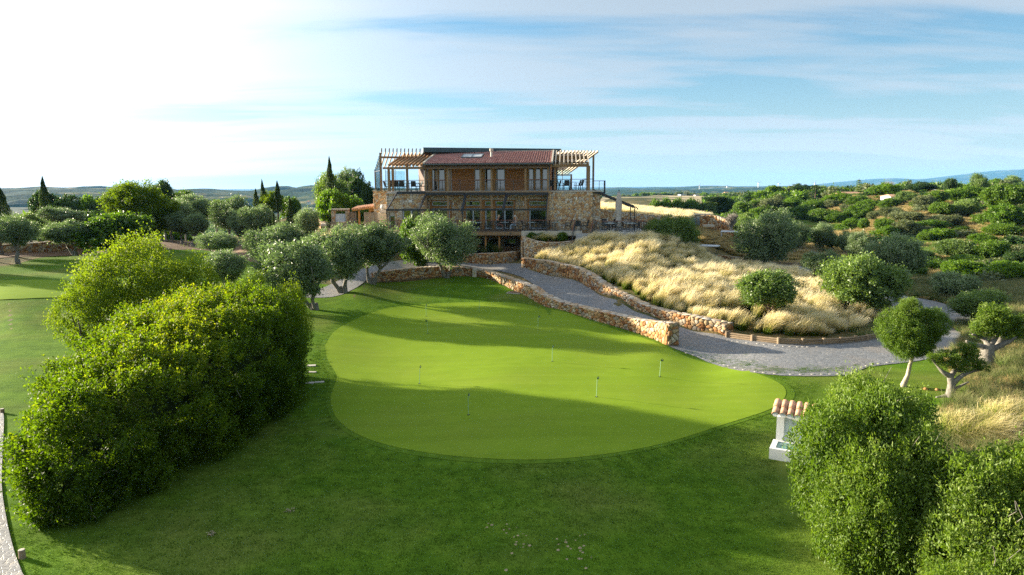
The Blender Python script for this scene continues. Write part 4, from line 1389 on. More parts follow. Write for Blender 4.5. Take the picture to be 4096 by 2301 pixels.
# skylight and flue
s0, s1 = FR.at(1848, 628, BG - 3.6)[0], FR.at(1930, 628, BG - 3.6)[0]
def rz_(b): return ze + (b - BE) * slope
bq0, bq1 = 0.95, 2.9
fr_ = MB()
for (x0, x1, y0, y1) in ((s0, s1, bq0, bq0 + 0.07), (s0, s1, bq1 - 0.07, bq1), (s0, s0 + 0.07, bq0 + 0.07, bq1 - 0.07), (s1 - 0.07, s1, bq0 + 0.07, bq1 - 0.07), ((s0 + s1) / 2 - 0.03, (s0 + s1) / 2 + 0.03, bq0 + 0.07, bq1 - 0.07)):
    fr_.add([(x0, y0, rz_(y0) + 0.05), (x1, y0, rz_(y0) + 0.05), (x1, y1, rz_(y1) + 0.05), (x0, y1, rz_(y1) + 0.05), (x0, y0, rz_(y0) + 0.2), (x1, y0, rz_(y0) + 0.2), (x1, y1, rz_(y1) + 0.2), (x0, y1, rz_(y1) + 0.2)],
            [(0, 3, 2, 1), (4, 5, 6, 7), (0, 1, 5, 4), (1, 2, 6, 5), (2, 3, 7, 6), (3, 0, 4, 7)])
skl = fr_.build('skylight', M['gutter'], club)
for x0, x1 in ((s0 + 0.07, (s0 + s1) / 2 - 0.03), ((s0 + s1) / 2 + 0.03, s1 - 0.07)):
    y0, y1 = bq0 + 0.07, bq1 - 0.07
    MB().add([(x0, y0, rz_(y0) + 0.17), (x1, y0, rz_(y0) + 0.17), (x1, y1, rz_(y1) + 0.17), (x0, y1, rz_(y1) + 0.17)], [(0, 1, 2, 3)]).build('pane', simple('pale_skylight_pane', (0.55, 0.55, 0.52), 0.25, 0.03), skl)
a = FR.at(1966, 620, 1.6)[0]
zf0 = rz_(1.6)
zft = FR.at(1966, 594, 1.6)[1]
fl = MB().lathe([(0.10, zf0 - 0.1), (0.10, zft - 0.28)], (a, 1.6), 12).build('flue', simple('pale_steel_flue', (0.55, 0.53, 0.48), 0.35, 0.1), club)
MB().lathe([(0.12, zft - 0.28), (0.18, zft - 0.24), (0.18, zft - 0.02), (0.12, zft)], (a, 1.6), 12).build('flue_cap', M['lime'], fl)

# --- pergola left and right of the tiled roof (same slope)
def rafter(a0, b0, z0, a1, b1, z1, wd, ht, mat, nose=0.0, name='rafter'):
    MB().beam((a0, b0, z0), (a1, b1, z1), wd, ht).build(name, M[mat], club)


N = 10
for i in range(N):
    x = 1556 + i * 16.0
    a, z = FR.at(x, 668, BE)
    z = ze - 0.09
    MB().beam((a, BE - 0.1, z - 0.0), (a, BG - 0.7, z + (BG - 0.6 - BE) * slope), 0.10, 0.22).build('rafter', M['rafter'], club)
MB().beam((fa(1552, BE + 0.25), BE + 0.35, ze - 0.32), (ae0 - 0.05, BE + 0.35, ze - 0.32), 0.12, 0.2).build('pergola_beam', M['timber'], club)
MB().beam((fa(1552, BE + 0.25) , 3.6, ze + 0.55), (ae0 - 0.05, 3.6, ze + 0.55), 0.12, 0.2).build('pergola_beam', M['timber'], club)
for x, b in ((1558, BL - 0.0), (1574, BL + 0.6), (1631, 2.6)):
    a = fa(x, b + 0.15)
    MB().box(a - 0.10, a + 0.10, b + 0.1, b + 0.26, TERR, ze - 0.42 + (b - BE) * slope * 0.6).build('pergola_post', M['timber'], club)
N = 9
for i in range(N):
    x = 2222 + i * 16.6
    a = FR.at(x, 654, BE + 0.3)[0]
    MB().beam((a, BE - 0.0, ze - 0.03), (a, BG - 0.2, ze + (BG - BE) * slope), 0.09, 0.20).build('rafter', M['rafter_pale'], club)
a0, a1 = fa(2206, BE + 0.4), fa(2355, BE + 0.4)
MB().beam((a0, BE + 0.4, ze - 0.2), (a1, BE + 0.4, ze - 0.2), 0.14, 0.26).build('pergola_beam', M['timber'], club)
MB().beam((a0, 3.7, ze + 0.68), (fa(2352, 3.7), 3.7, ze + 0.68), 0.12, 0.34).build('pergola_beam', M['timber'], club)
for x, b, w_ in ((2220, -0.6, 0.2), (2354, BE + 0.4 + 0.45, 0.24), (2348, 1.2, 0.18)):
    a = fa(x, b)
    MB().box(a - w_ / 2, a + w_ / 2, b - 0.09, b + 0.09, TERR, ze - 0.33 + max(0, (b - BE)) * slope * 0.7).build('pergola_post', M['timber'], club)

# --- rear wing with its high edge towards the viewer, turned 20 degrees
def wpt(px, py, b):
    a, z = WG.at(px, py, b)
    return WG.w(a, b, z)


def loc(p):
    """world point to clubhouse coordinates"""
    q = Vector(p) - FR.O
    return Vector((q.dot(FR.e1), q.dot(FR.e2), p[2]))


BW = 3.6
t0, t1 = wpt(1693, 590, BW), wpt(2245, 595, BW)
t1.z = t0.z
dn = WG.e2 * 6.0 + Vector((0, 0, -6.0 * math.tan(R(13.0))))
th = Vector((0, 0, -0.42))
vs = [loc(p) for p in (t0, t1, t1 + dn, t0 + dn, t0 + th, t1 + th, t1 + dn + th * 0.5, t0 + dn + th * 0.5)]
rr = MB().add(vs, [(0, 1, 2, 3), (7, 6, 5, 4), (0, 4, 5, 1), (1, 5, 6, 2), (2, 6, 7, 3), (3, 7, 4, 0)]).build('rear_roof', M['fascia'], club)
ws = [loc(p) for p in (t0 + WG.e2 * 0.5 + WG.e1 * 0.2, t1 + WG.e2 * 0.5 - WG.e1 * 0.2, t1 + WG.e2 * 5 - WG.e1 * 0.2, t0 + WG.e2 * 5 + WG.e1 * 0.2)]
ztop = t0.z - 0.43
MB().add([(q.x, q.y, TERR) for q in ws] + [(q.x, q.y, ztop - (0.05 if i < 2 else 0.9)) for i, q in enumerate(ws)],
         [(0, 1, 5, 4), (1, 2, 6, 5), (2, 3, 7, 6), (3, 0, 4, 7), (4, 5, 6, 7)]).build('rear_wall', M['soffit'], club)
for k in range(14):
    p = t0 + (t1 - t0) * ((k + 0.5) / 14) - WG.e2 * 0.004
    q0, q1 = loc(p + Vector((0, 0, -0.01))), loc(p + Vector((0, 0, -0.41)))
    MB().beam(q0, q1, 0.015, 0.012).build('fascia_seam', M['gutter'], rr)
# wing pergola left: bent rafters running down and away
for i in range(11):
    x = 1526.5 + i * 15.35
    hi = wpt(x, 604, 2.4)
    hi.z = wpt(1556, 608, 2.4).z
    lo = hi + WG.e2 * 5.6 + Vector((0, 0, -5.6 * math.tan(R(13.5))))
    tip = hi - WG.e2 * 0.12 + Vector((0, 0, 0.30))
    mb = MB().beam(loc(hi), loc(lo), 0.07, 0.17)
    mb.beam(loc(hi + WG.e2 * 0.06), loc(tip), 0.068, 0.13, up=(0, 1, 0))
    mb.build('bent_rafter', M['timber'], club)
zA = wpt(1556, 608, 2.4).z
for b_, x0, x1 in ((2.55 + 1.0, 1526, 1690), (2.4 + 4.9, 1530, 1665)):
    za = zA - (b_ - 2.4) * math.tan(R(13.5)) - 0.17
    p0, p1 = wpt(x0, 650, b_), wpt(x1, 650, b_)
    p0.z = p1.z = za
    MB().beam(loc(p0), loc(p1), 0.12, 0.18).build('pergola_beam', M['timber'], club)
for x, b_, w_ in ((1526, 2.5, 0.17), (1503, 8.2, 0.14)):
    p = wpt(x, 760, b_)
    zt_ = zA - (b_ - 2.4) * math.tan(R(13.5)) - 0.05
    q = loc(p)
    MB().box(q.x - w_ / 2, q.x + w_ / 2, q.y - w_ / 2, q.y + w_ / 2, TERR, zt_).build('pergola_post', M['timber'], club)
# glass screen closing the left end
pA, pB = wpt(1524, 760, 2.62), wpt(1502, 760, 8.1)
scr_n = 6
for i in range(scr_n):
    q0, q1 = pA.lerp(pB, i / scr_n + 0.01), pA.lerp(pB, (i + 1) / scr_n - 0.01)
    za, zb_ = (zA - (i / scr_n) * 5.6 * math.tan(R(13.5)) - 0.1), (zA - ((i + 1) / scr_n) * 5.6 * math.tan(R(13.5)) - 0.1)
    a_, b_ = loc(q0), loc(q1)
    n_ = Vector((b_.y - a_.y, -(b_.x - a_.x), 0)).normalized() * 0.006
    vs = [(a_.x + s * n_.x, a_.y + s * n_.y, z) for s in (-1, 1) for z in (TERR, za)] + [(b_.x + s * n_.x, b_.y + s * n_.y, z) for s in (-1, 1) for z in (TERR, zb_)]
    MB().add(vs, [(0, 1, 5, 4), (2, 6, 7, 3), (0, 4, 6, 2), (1, 3, 7, 5), (0, 2, 3, 1), (4, 5, 7, 6)]).build('glass_panel', M['clear'], club)
    MB().beam((a_.x, a_.y, TERR), (a_.x, a_.y, za), 0.05, 0.05).build('glass_post', M['black'], club)
MB().beam(loc(Vector((pA.x, pA.y, TERR + 1.9))), loc(Vector((pB.x, pB.y, TERR + 1.9))), 0.05, 0.05).build('glass_rail', M['black'], club)
# wing pergola right: pale rafters running down and away
hi_b = 1.0
z_hi = wpt(2392, 606, hi_b).z
tanr = math.tan(R(13.0))
for i in range(12):
    x = 2258 + i * 12.2 if i < 0 else 2392 - (11 - i) * 13.3
    hi = wpt(x, 606, hi_b); hi.z = z_hi
    lo = hi + WG.e2 * 9.0 + Vector((0, 0, -9.0 * tanr))
    MB().beam(loc(hi), loc(lo), 0.10, 0.22).build('rafter', M['rafter_pale'], club)
for b_, x0, x1 in ((hi_b + 8.4, 2215, 2288), (hi_b + 3.3, 2262, 2352)):
    p0, p1 = wpt(x0, 650, b_), wpt(x1, 650, b_)
    p0.z = p1.z = z_hi - (b_ - hi_b) * tanr - 0.20
    MB().beam(loc(p0), loc(p1), 0.12, 0.18).build('pergola_beam', M['timber'], club)
for x, b_, w_ in ((2285, hi_b + 8.4, 0.2), (2373, hi_b + 0.9, 0.19)):
    p = wpt(x, 700, b_)
    q = loc(p)
    MB().box(q.x - w_ / 2, q.x + w_ / 2, q.y - w_ / 2, q.y + w_ / 2, TERR, z_hi - (b_ - hi_b) * tanr - 0.10).build('pergola_post', M['timber'], club)


# --- railings
def railing(pts, z, h=1.0, parent=None, post_every=1.5, ncab=7, mat='rail', hand='handrail', posts=True, vert=False, name='railing', hw=0.05):
    """pts: list of (a, b) in the parent's coordinates"""
    parent = parent or club
    mb = MB()
    for p, q in zip(pts[:-1], pts[1:]):
        z0 = z if len(p) < 3 else p[2]
        z1 = z if len(q) < 3 else q[2]
        mb.beam((p[0], p[1], z0 + h), (q[0], q[1], z1 + h), hw, 0.045)
    root = mb.build(name, M[hand], parent)
    if posts:
        for p, q in zip(pts[:-1], pts[1:]):
            z0 = z if len(p) < 3 else p[2]
            z1 = z if len(q) < 3 else q[2]
            L = math.hypot(q[0] - p[0], q[1] - p[1])
            n = max(1, int(round(L / post_every)))
            for i in range(n + 1):
                t = i / n
                x, y, zz = p[0] + (q[0] - p[0]) * t, p[1] + (q[1] - p[1]) * t, z0 + (z1 - z0) * t
                MB().box(x - 0.022, x + 0.022, y - 0.022, y + 0.022, zz, zz + h - 0.024).build('post', M[mat], root)
            if not vert:
                for k in range(ncab):
                    zk = 0.12 + k * (h - 0.2) / (ncab - 1) if ncab > 1 else 0.5
                    MB().beam((p[0], p[1], z0 + zk), (q[0], q[1], z1 + zk), 0.014, 0.014).build('rod', M[mat], root)
    return root


za = TERR
BRr = BR + 0.2
railing([(fa(1700, BB + 0.1), BB + 0.12), (fa(2197, BB + 0.1), BB + 0.12)], TERR, 0.98, ncab=7, hw=0.04)
railing([(l0 + 0.35, BL + 0.35), (fa(1700, BL + 0.3), BL + 0.35)], TERR, 0.98)
railing([(k0 + 0.7, BK + 0.35), (l0 + 0.35, BK + 0.35)], TERR, 0.98)
railing([(r0 + 0.2, 6.0), (fa(2350, 6.0), 6.0)], TERR, 1.05)
railing([(fa(2330, 5.0), 5.0), (fa(2350, 1.5), 1.5)], TERR, 1.05)
# small landing cantilevered at the right end
e0, e1_ = fa(2372, BR + 0.9), fa(2420, BR + 0.9)
MB().box(e0 + 0.1, e1_ + 0.03, BR + 0.8, BR + 3.0, TERR - 0.30, TERR - 0.16).build('landing', M['black'], club)
railing([(fa(2348, BR + 0.5), BR + 0.55), (e0, BR + 0.55)], TERR, 1.0, hand='rail')
railing([(e0, BR + 0.85), (e1_, BR + 0.85), (e1_, BR + 2.9)], TERR - 0.16, 1.0, hand='rail', post_every=0.6)
# glass wind screens of the upper terraces
for x0, x1, b in ((1545, 1584, 8.0), (1584, 1624, 8.0), (2213, 2248, 7.5), (2249, 2284, 7.5)):
    a0, a1 = fa(x0, b), fa(x1, b)
    o = MB().box(a0 + 0.05, a1 - 0.05, b - 0.006, b + 0.006, TERR + 0.1, TERR + 2.0).build('glass_panel', M['clear'], club)
    MB().tube([(a0, b, TERR), (a0, b, TERR + 2.15)], 0.03, 6).build('glass_post', M['black'], club)

# --- lower deck
BD = -2.95
d0, d1 = fa(1700, BD), fa(2085, BD)
d2 = fa(2330, BD)
MB().box(l0 - 0.4, d1, BD, BF + 0.04, DECK - 0.06, DECK).build('deck_floor', M['deck'], club)
MB().box(d1 + 0.002, d2, BD, BR + 0.1, DECK - 0.22, DECK - 0.001).build('deck_floor', M['concrete'], club)
MB().box(l0 - 0.4, l1 + 0.01, BD + 0.001, BL + 0.02, DECK - 0.16, DECK - 0.061).build('deck_floor', M['deck'], club)
zd_ = fz(942, BD)
nb = 3
hh_ = (DECK - 0.07 - zd_) / nb
for k in range(nb):
    MB().box(l0 - 0.4, d1 - 0.01, BD - 0.06, BD - 0.004, zd_ + k * hh_ + 0.006, zd_ + (k + 1) * hh_ - 0.002).build('deck_edge_board', M['timber'], club)
for x in (1900, 2043):
    a, z = FR.at(x, 934, BD)
    MB().box(a - 0.05, a + 0.05, BD - 0.13, BD - 0.061, z - 0.06, z + 0.05).build('deck_light', M['black'], club)
MB().box(l0, d1, BD + 0.1, BF, zd_ - 0.02, DECK - 0.162).build('deck_joists', M['soffit'], club)
MB().box(d1 + 0.004, d2, BD - 0.08, BD - 0.002, fz(943, BD), DECK + 0.03).build('deck_kerb', M['lime'], club)
railing([(l0 - 0.3, BD + 0.1), (fa(2298, BD), BD + 0.1)], DECK, 0.97, ncab=6, post_every=1.8)
# undercroft
MB().box(l0, d1 + 0.3, 1.4, 1.7, 1.2, zd_).build('undercroft_wall', M['mortar'], club)
us = []
for poly in rubble_cells(d1 - fa(1850, 1.4), zd_ - 1.8, 0.26, rs):
    a00 = fa(1850, 1.4)
    vs, fs = stone_geo(poly, rs, 0.03, 0.014, lambda u, v, d: (a00 + u, 1.4 - d, 1.8 + v))
    us.append((vs, fs, 0.2))
o = club
V, F_, T = [], [], []
for vs, fs, k in us:
    b_ = len(V); tn = float(rs.beta(1.3, 1.3)); V += vs; F_ += [tuple(b_ + i for i in f) for f in fs]; T += [tn] * len(vs)
o = link('undercroft_stone', mesh_raw('undercroft_stone', V, F_, M['stone'], True, T), club); o['kind'] = 'stuff'
MB().box(d1 - 0.02, d1 + 0.28, BD + 0.3, 1.4, 1.2, DECK - 0.31).build('undercroft_wall', M['fmortar'], club)
for x0, x1, yt in ((1888, 1934, 957), (1956, 1992, 956), (2016, 2064, 955)):
    a0, a1 = fa(x0, 1.2), fa(x1, 1.2)
    window(a0, a1, 2.0, fz(yt, 1.2), 1.2, 'gutter', 0.08, name='door')
for x in (1941, 1996):
    a = fa(x, BD + 0.5)
    MB().box(a - 0.07, a + 0.07, BD + 0.45, BD + 0.6, 1.7, zd_ - 0.03).build('undercroft_post', M['frame_wood'], club)

# --- retractable awning frame of black steel
BA0, BA1 = -1.56, -2.75
def aw(px, py, b):
    a, z = FR.at(px, py, b)
    return Vector((a, b, z))
MB().beam(aw(1588, 772, BA0), aw(1700, 771, BA0), 0.12, 0.24).build('awning_box', M['black'], club)
for x0, x1 in ((1703, 1858), (1861, 2020), (2023, 2192)):
    y0, y1 = 778 - (x0 - 1703) * 0.008, 778 - (x1 - 1703) * 0.012
    z_ = aw(x0, 776, BA0).z
    p0, p1 = aw(x0, y0, BA0), aw(x1, y1, BA0)
    p0.z = p1.z = z_
    MB().beam(p0, p1, 0.14, 0.24).build('awning_box', M['black'], club)
for xt, yt, xb, yb, w_ in ((1587, 773, 1547, 841, 0.10), (1702, 780, 1675, 842, 0.16), (1862, 778, 1849, 838, 0.22), (2027, 776, 2013, 836, 0.22), (2191, 772, 2186, 834, 0.10)):
    p, q = aw(xt, yt, BA0), aw(xb, yb, BA1)
    MB().beam(p, q, w_, 0.10).build('awning_arm', M['black'], club)
    MB().beam(q + Vector((0, -0.05, 0.08)), q + Vector((0, -0.05, -0.38)), w_ * 0.8, 0.07).build('awning_bracket_arm', M['black'], club)
    MB().box(q.x - 0.035, q.x + 0.035, BA1 - 0.035, BA1 + 0.035, DECK, q.z).build('awning_post', M['black'], club)
q0, q1 = aw(1547, 843, BA1), aw(2187, 836, BA1)
q1.z = q0.z = (q0.z + q1.z) / 2
MB().beam(q0, q1, 0.11, 0.15).build('awning_bar', M['black'], club)
# side awning sloping down over the right terrace
p0, p1 = aw(2374, 764, BR + 0.2), aw(2536, 828, BR + 0.4)
MB().beam(p0, p1, 0.22, 0.24).build('awning_arm', M['black'], club)
p2 = aw(2540, 832, BR + 0.4)
MB().tube([p1, aw(2545, 829, BR + 0.4), aw(2552, 838, BR + 0.4)], 0.045, 6).build('awning_tip', M['black'], club)
p3, p4 = aw(2374, 764, BR + 0.2) + Vector((0.1, 3.0, 0)), aw(2519, 828, BR + 0.4) + Vector((0.2, 3.0, 0))
MB().beam(p3, p4, 0.12, 0.16).build('awning_arm', M['black'], club)
MB().beam(p1, p4, 0.08, 0.12).build('awning_bar', M['black'], club)
for x in (2522, 2539):
    a, z = FR.at(x, 828, BR + 0.4)
    MB().box(a - 0.04, a + 0.04, BR + 0.36, BR + 0.44, DECK, z).build('awning_post', M['black'], club)

# --- right lower terrace with its railings and steps
RT0 = fa(2372, BD)
tz = DECK - 0.05
c1_ = FR.at(2392, 940, -3.6)[0]; c2_ = FR.at(2585, 940, -3.6)[0]
MB().box(c1_ - 0.2, c2_, -3.9, 2.5, tz - 1.2, tz).build('terrace_floor', M['concrete'], club)
railing([(c1_ - 0.25, -1.2), (c1_ - 0.1, -3.75), (c2_, -3.75)], tz, 0.97, ncab=8, post_every=0.9)
railing([(c2_, -3.75), (c2_ - 2.2, 2.4)], tz, 0.97, ncab=2, post_every=0.32)
st0, st1 = fa(2300, BD), fa(2352, BD)
for k in range(6):
    MB().box(st0 + 0.1, st1 + 0.5, BD - 0.32 * (k + 1), BD - 0.32 * k - 0.002, DECK - 0.17 * (k + 1) - 0.3, DECK - 0.17 * (k + 1)).build('step', M['concrete'], club)
for aS in (st0, st1 + 0.45):
    railing([(aS, BD + 0.1, DECK), (aS - 0.25, BD - 1.6, DECK - 0.85)], DECK, 0.95, ncab=5, post_every=1.0)

# ------------------------------------------------------------------ furniture
NTH = 'first second third fourth fifth sixth seventh eighth ninth tenth eleventh twelfth thirteenth fourteenth fifteenth sixteenth seventeenth eighteenth nineteenth twentieth'.split()
ORD = ['leftmost', 'second from the left', 'third from the left', 'fourth from the left', 'fifth from the left', 'sixth from the left', 'seventh from the left', 'eighth from the left', 'ninth from the left', 'tenth from the left']


def chair_proto(mat):
    t = thing('wicker_chair', 'x', 'chair')
    MB().box(-0.25, 0.25, -0.25, 0.22, 0.40, 0.45).build('seat', M[mat], t)
    MB().add([(-0.24, 0.20, 0.45), (0.24, 0.20, 0.45), (0.22, 0.34, 0.92), (-0.22, 0.34, 0.92), (-0.24, 0.235, 0.45), (0.24, 0.235, 0.45), (0.22, 0.375, 0.92), (-0.22, 0.375, 0.92)],
             [(0, 1, 2, 3), (7, 6, 5, 4), (0, 4, 5, 1), (1, 5, 6, 2), (2, 6, 7, 3), (3, 7, 4, 0)]).build('backrest', M[mat], t)
    for sx in (-1, 1):
        MB().beam((sx * 0.24, -0.22, 0), (sx * 0.235, -0.21, 0.40), 0.035, 0.035).build('leg', M[mat], t)
        MB().beam((sx * 0.24, 0.27, 0), (sx * 0.235, 0.20, 0.40), 0.035, 0.035).build('leg', M[mat], t)
        mb = MB().beam((sx * 0.27, -0.22, 0.66), (sx * 0.25, 0.28, 0.68), 0.05, 0.03)
        mb.beam((sx * 0.27, -0.20, 0.42), (sx * 0.27, -0.20, 0.645), 0.03, 0.03)
        mb.build('armrest', M[mat], t)
    return t


def table_proto(r=0.40, square=False):
    t = thing('cafe_table', 'x', 'table')
    if square: MB().box(-0.42, 0.42, -0.42, 0.42, 0.72, 0.75).build('tabletop', M['tabletop'], t)
    else: MB().lathe([(r - 0.02, 0.715), (r, 0.72), (r, 0.745), (r - 0.02, 0.75)], n=20).build('tabletop', M['tabletop'], t)
    MB().lathe([(0.05, 0.05), (0.035, 0.12), (0.035, 0.66), (0.10, 0.714)], n=10).build('column', M['black'], t)
    for k in range(4):
        a = R(45 + 90 * k)
        MB().beam((0.03 * math.cos(a), 0.03 * math.sin(a), 0.07), (0.27 * math.cos(a), 0.27 * math.sin(a), 0.02), 0.05, 0.035).build('foot', M['black'], t)
    return t


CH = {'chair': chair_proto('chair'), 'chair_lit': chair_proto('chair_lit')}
TB = {False: table_proto(), True: table_proto(square=True)}
used = set()


def place(protos, key, loc, rz, label, group):
    p = protos[key]
    if (id(protos), key) not in used:
        o = p
        used.add((id(protos), key))
    else:
        o = copy_tree(p)
    o.location = loc
    o.rotation_euler = (0, 0, rz)
    tag(o, label, None, group)
    return o


def deckp(px, b, z):
    a = fa(px, b)
    p = FR.w(a, b, z)
    return p


# lower deck: tables then chairs, named by where they stand
row = [(1910, -1.9, 'in front of the left glazed doors'), (2051 - 33, -1.9, 'between the two seated guests'), (2127, -1.9, 'in front of the wide right window'), (2224, -1.95, 'in front of the right stone wall')]
for x, b, w_ in row:
    place(TB, False, deckp(x, b, DECK), 0.1, 'cafe table on the lower deck ' + w_, 'tables on the lower deck')
for x, b, rz, w_ in ((1884, -1.9, 90, 'left of the leftmost deck table'), (1948, -1.8, -80, 'between left table and guest in green'), (2101, -1.9, 80, 'left of the table before the wide window'), (2160, -1.7, -80, 'right of the table before the wide window'),
                     (2183, -1.3, -60, 'backed against the black awning post at right'), (2200, -1.95, 85, 'left of the table by the right stone wall'), (2272, -1.95, -85, 'right of the table by the right stone wall'), (2312, -2.0, 178, 'turned with its back to us by the steps'), (2340, -1.8, -80, 'beside the foot of the right stone wall corner')):
    place(CH, 'chair', deckp(x, b, DECK), R(rz) , 'dark wicker armchair, ' + w_, 'armchairs on the lower deck')
gch1 = place(CH, 'chair', deckp(1989, -1.9, DECK), R(90), 'dark wicker armchair holding the guest in the straw hat', 'armchairs on the lower deck')
gch2 = place(CH, 'chair', deckp(2063, -1.9, DECK), R(-90), 'dark wicker armchair holding the guest in the cream shirt', 'armchairs on the lower deck')
place(CH, 'chair', deckp(2046, -1.2, DECK), R(-60), 'dark wicker armchair tucked behind the table of the guests', 'armchairs on the lower deck')
# small bottle on the right table
a_, z_ = FR.at(2232, 886, -1.95)
MBt = MB().lathe([(0.035, 0), (0.035, 0.14), (0.013, 0.19), (0.013, 0.24)], n=8).build('bottle', simple('green_glass_bottle', (0.02, 0.16, 0.09), 0.15, 0.05, spec=0.6), None, deckp(2232, -1.95, DECK + 0.752))
tag(MBt, 'small green bottle standing on the rightmost deck table', 'bottle')
# upper terraces
for x, b, sq, w_ in ((1592, 1.4, True, 'left of the upper left terrace'), (1638, 0.9, True, 'near the rail of the upper left terrace'), (1678, 2.0, True, 'close to the glazed side wall of the upper left terrace')):
    place(TB, sq, deckp(x, b, TERR), 0.2, 'square cafe table, ' + w_, 'tables on the upper terraces')
for x, b, rz, k, w_ in ((1552, 1.6, 80, 'chair', 'leftmost under the left pergola'), (1570, 0.9, 175, 'chair', 'second from left, back to the rail'), (1586, 0.3, 190, 'chair', 'right behind the second pergola post'), (1612, 0.4, 170, 'chair', 'dark broad back to us in mid terrace'), (1622, 2.0, -90, 'chair_lit', 'catching pale light'),
                        (1657, 0.2, 178, 'chair', 'back to us close to the rail'), (1676, 0.3, -70, 'chair', 'right of the one at the rail'), (1690, 1.0, -90, 'chair', 'rightmost beside the corner post')):
    place(CH, k, deckp(x, b, TERR), R(rz), 'wicker armchair on the upper left terrace, ' + w_, 'armchairs on the upper left terrace')
for x, b, w_ in ((2215, 1.0, 'leftmost behind the downpipe'), (2285, 0.8, 'in the middle of the upper right terrace')):
    place(TB, True, deckp(x, b, TERR), 0.1, 'square dark cafe table, ' + w_, 'tables on the upper terraces')
for x, b, rz, w_ in ((2208, 0.2, 180, 'leftmost, by the house corner'), (2228, 1.2, -80, 'facing left beside the first post'), (2245, 0.9, 90, 'second from the post'), (2266, 0.1, 180, 'broad back to us in the middle'), (2308, 0.9, -80, 'facing left right of the middle table'), (2318, 0.3, -120, 'rightmost, turned half away')):
    place(CH, 'chair', deckp(x, b, TERR), R(rz), 'dark wicker armchair on the upper right terrace, ' + w_, 'armchairs on the upper right terrace')
# right lower terrace
for x, b, w_ in ((2440, -2.6, 'left table close to the front rail'), (2522, -2.6, 'right table close to the front rail'), (2432, 0.3, 'left table behind the parasol'), (2505, 0.3, 'right table behind the parasol')):
    place(TB, True, deckp(x, b, tz), 0.15, 'square grey cafe table, ' + w_, 'tables on the right terrace')
for x, b, rz, k, w_ in ((2409, -2.6, 80, 'chair_lit', 'leftmost at the front rail, sunlit'), (2455, -1.9, -80, 'chair', 'just right of the left front table'), (2478, -2.5, 80, 'chair_lit', 'in the middle at the front rail, sunlit'), (2546, -2.6, -80, 'chair', 'rightmost at the front rail'), (2425, -0.4, 20, 'chair', 'behind the left front table'),
                        (2450, 0.6, -60, 'chair', 'at the left table behind the parasol'), (2484, 0.4, 70, 'chair', 'half hidden right behind the parasol'), (2530, 0.2, -90, 'chair', 'rightmost of the rear row'), (2420, 1.2, 0, 'chair', 'farthest back by the rubble wall')):
    place(CH, k, deckp(x, b, tz), R(rz), 'wicker armchair on the right terrace, ' + w_, 'armchairs on the right terrace')

# closed parasol
pb = deckp(2475, -1.0, tz)
par = thing('closed_parasol', 'tall closed beige parasol tied shut on the right terrace', 'parasol', pb)
ztop = aty(2475, 758, pb.y).z - tz
MB().tube([(0, 0, 0.05), (0, 0, ztop - 0.12)], 0.035, 8).build('pole', M['black'], par)
MB().lathe([(0.35, 0), (0.35, 0.06), (0.08, 0.08)], n=16).build('base', M['black'], par)
V_, Fc = [], []
nseg, nr = 24, 12
hs = [0.42, 0.7, 1.0, 1.35, 1.48, 1.62, 2.1, 2.7, 3.2, 3.6, 3.95, ztop - 0.12]
rsz = [0.17, 0.20, 0.215, 0.20, 0.165, 0.20, 0.25, 0.25, 0.21, 0.15, 0.09, 0.035]
hs = [h / 4.07 * (ztop - 0.1) for h in hs]
for i, (h, r_) in enumerate(zip(hs, rsz)):
    for k in range(nseg):
        a = 2 * math.pi * k / nseg
        rr_ = r_ * (1 + 0.16 * (1 if k % 3 == 0 else -0.5) + 0.05 * math.sin(3 * i + k))
        V_.append((rr_ * math.cos(a), rr_ * math.sin(a), h))
for i in range(len(hs) - 1):
    for k in range(nseg):
        Fc.append((i * nseg + k, i * nseg + (k + 1) % nseg, (i + 1) * nseg + (k + 1) % nseg, (i + 1) * nseg + k))
MB().add(V_, Fc).build('canopy', M['canvas'], par, smooth=True)
MB().lathe([(0.19, hs[4] - 0.03), (0.195, hs[4]), (0.19, hs[4] + 0.03)], n=20).build('tie', M['lime'], par)
MB().lathe([(0.05, ztop - 0.12), (0.05, ztop - 0.05), (0.015, ztop)], n=8).build('finial', M['black'], par)

# ------------------------------------------------------------------ people
def skin_mesh(name, joints, bones, mat, parent, sub=2, root=0):
    me = bpy.data.meshes.new(name)
    me.from_pydata([j[:3] for j in joints], bones, [])
    o = link(name, me, parent)
    me.materials.append(mat)
    sk = o.modifiers.new('skin', 'SKIN')
    sk.use_smooth_shade = True
    lay = me.skin_vertices[0] if len(me.skin_vertices) else None
    if lay is None:
        import bmesh
        bm = bmesh.new(); bm.from_mesh(me); bm.verts.layers.skin.verify(); bm.to_mesh(me); bm.free()
        lay = me.skin_vertices[0]
    for i, j in enumerate(joints):
        lay.data[i].radius = (j[3], j[3] if len(j) < 5 else j[4])
        lay.data[i].use_root = (i == root)
    s = o.modifiers.new('sub', 'SUBSURF'); s.levels = sub; s.render_levels = sub
    return o


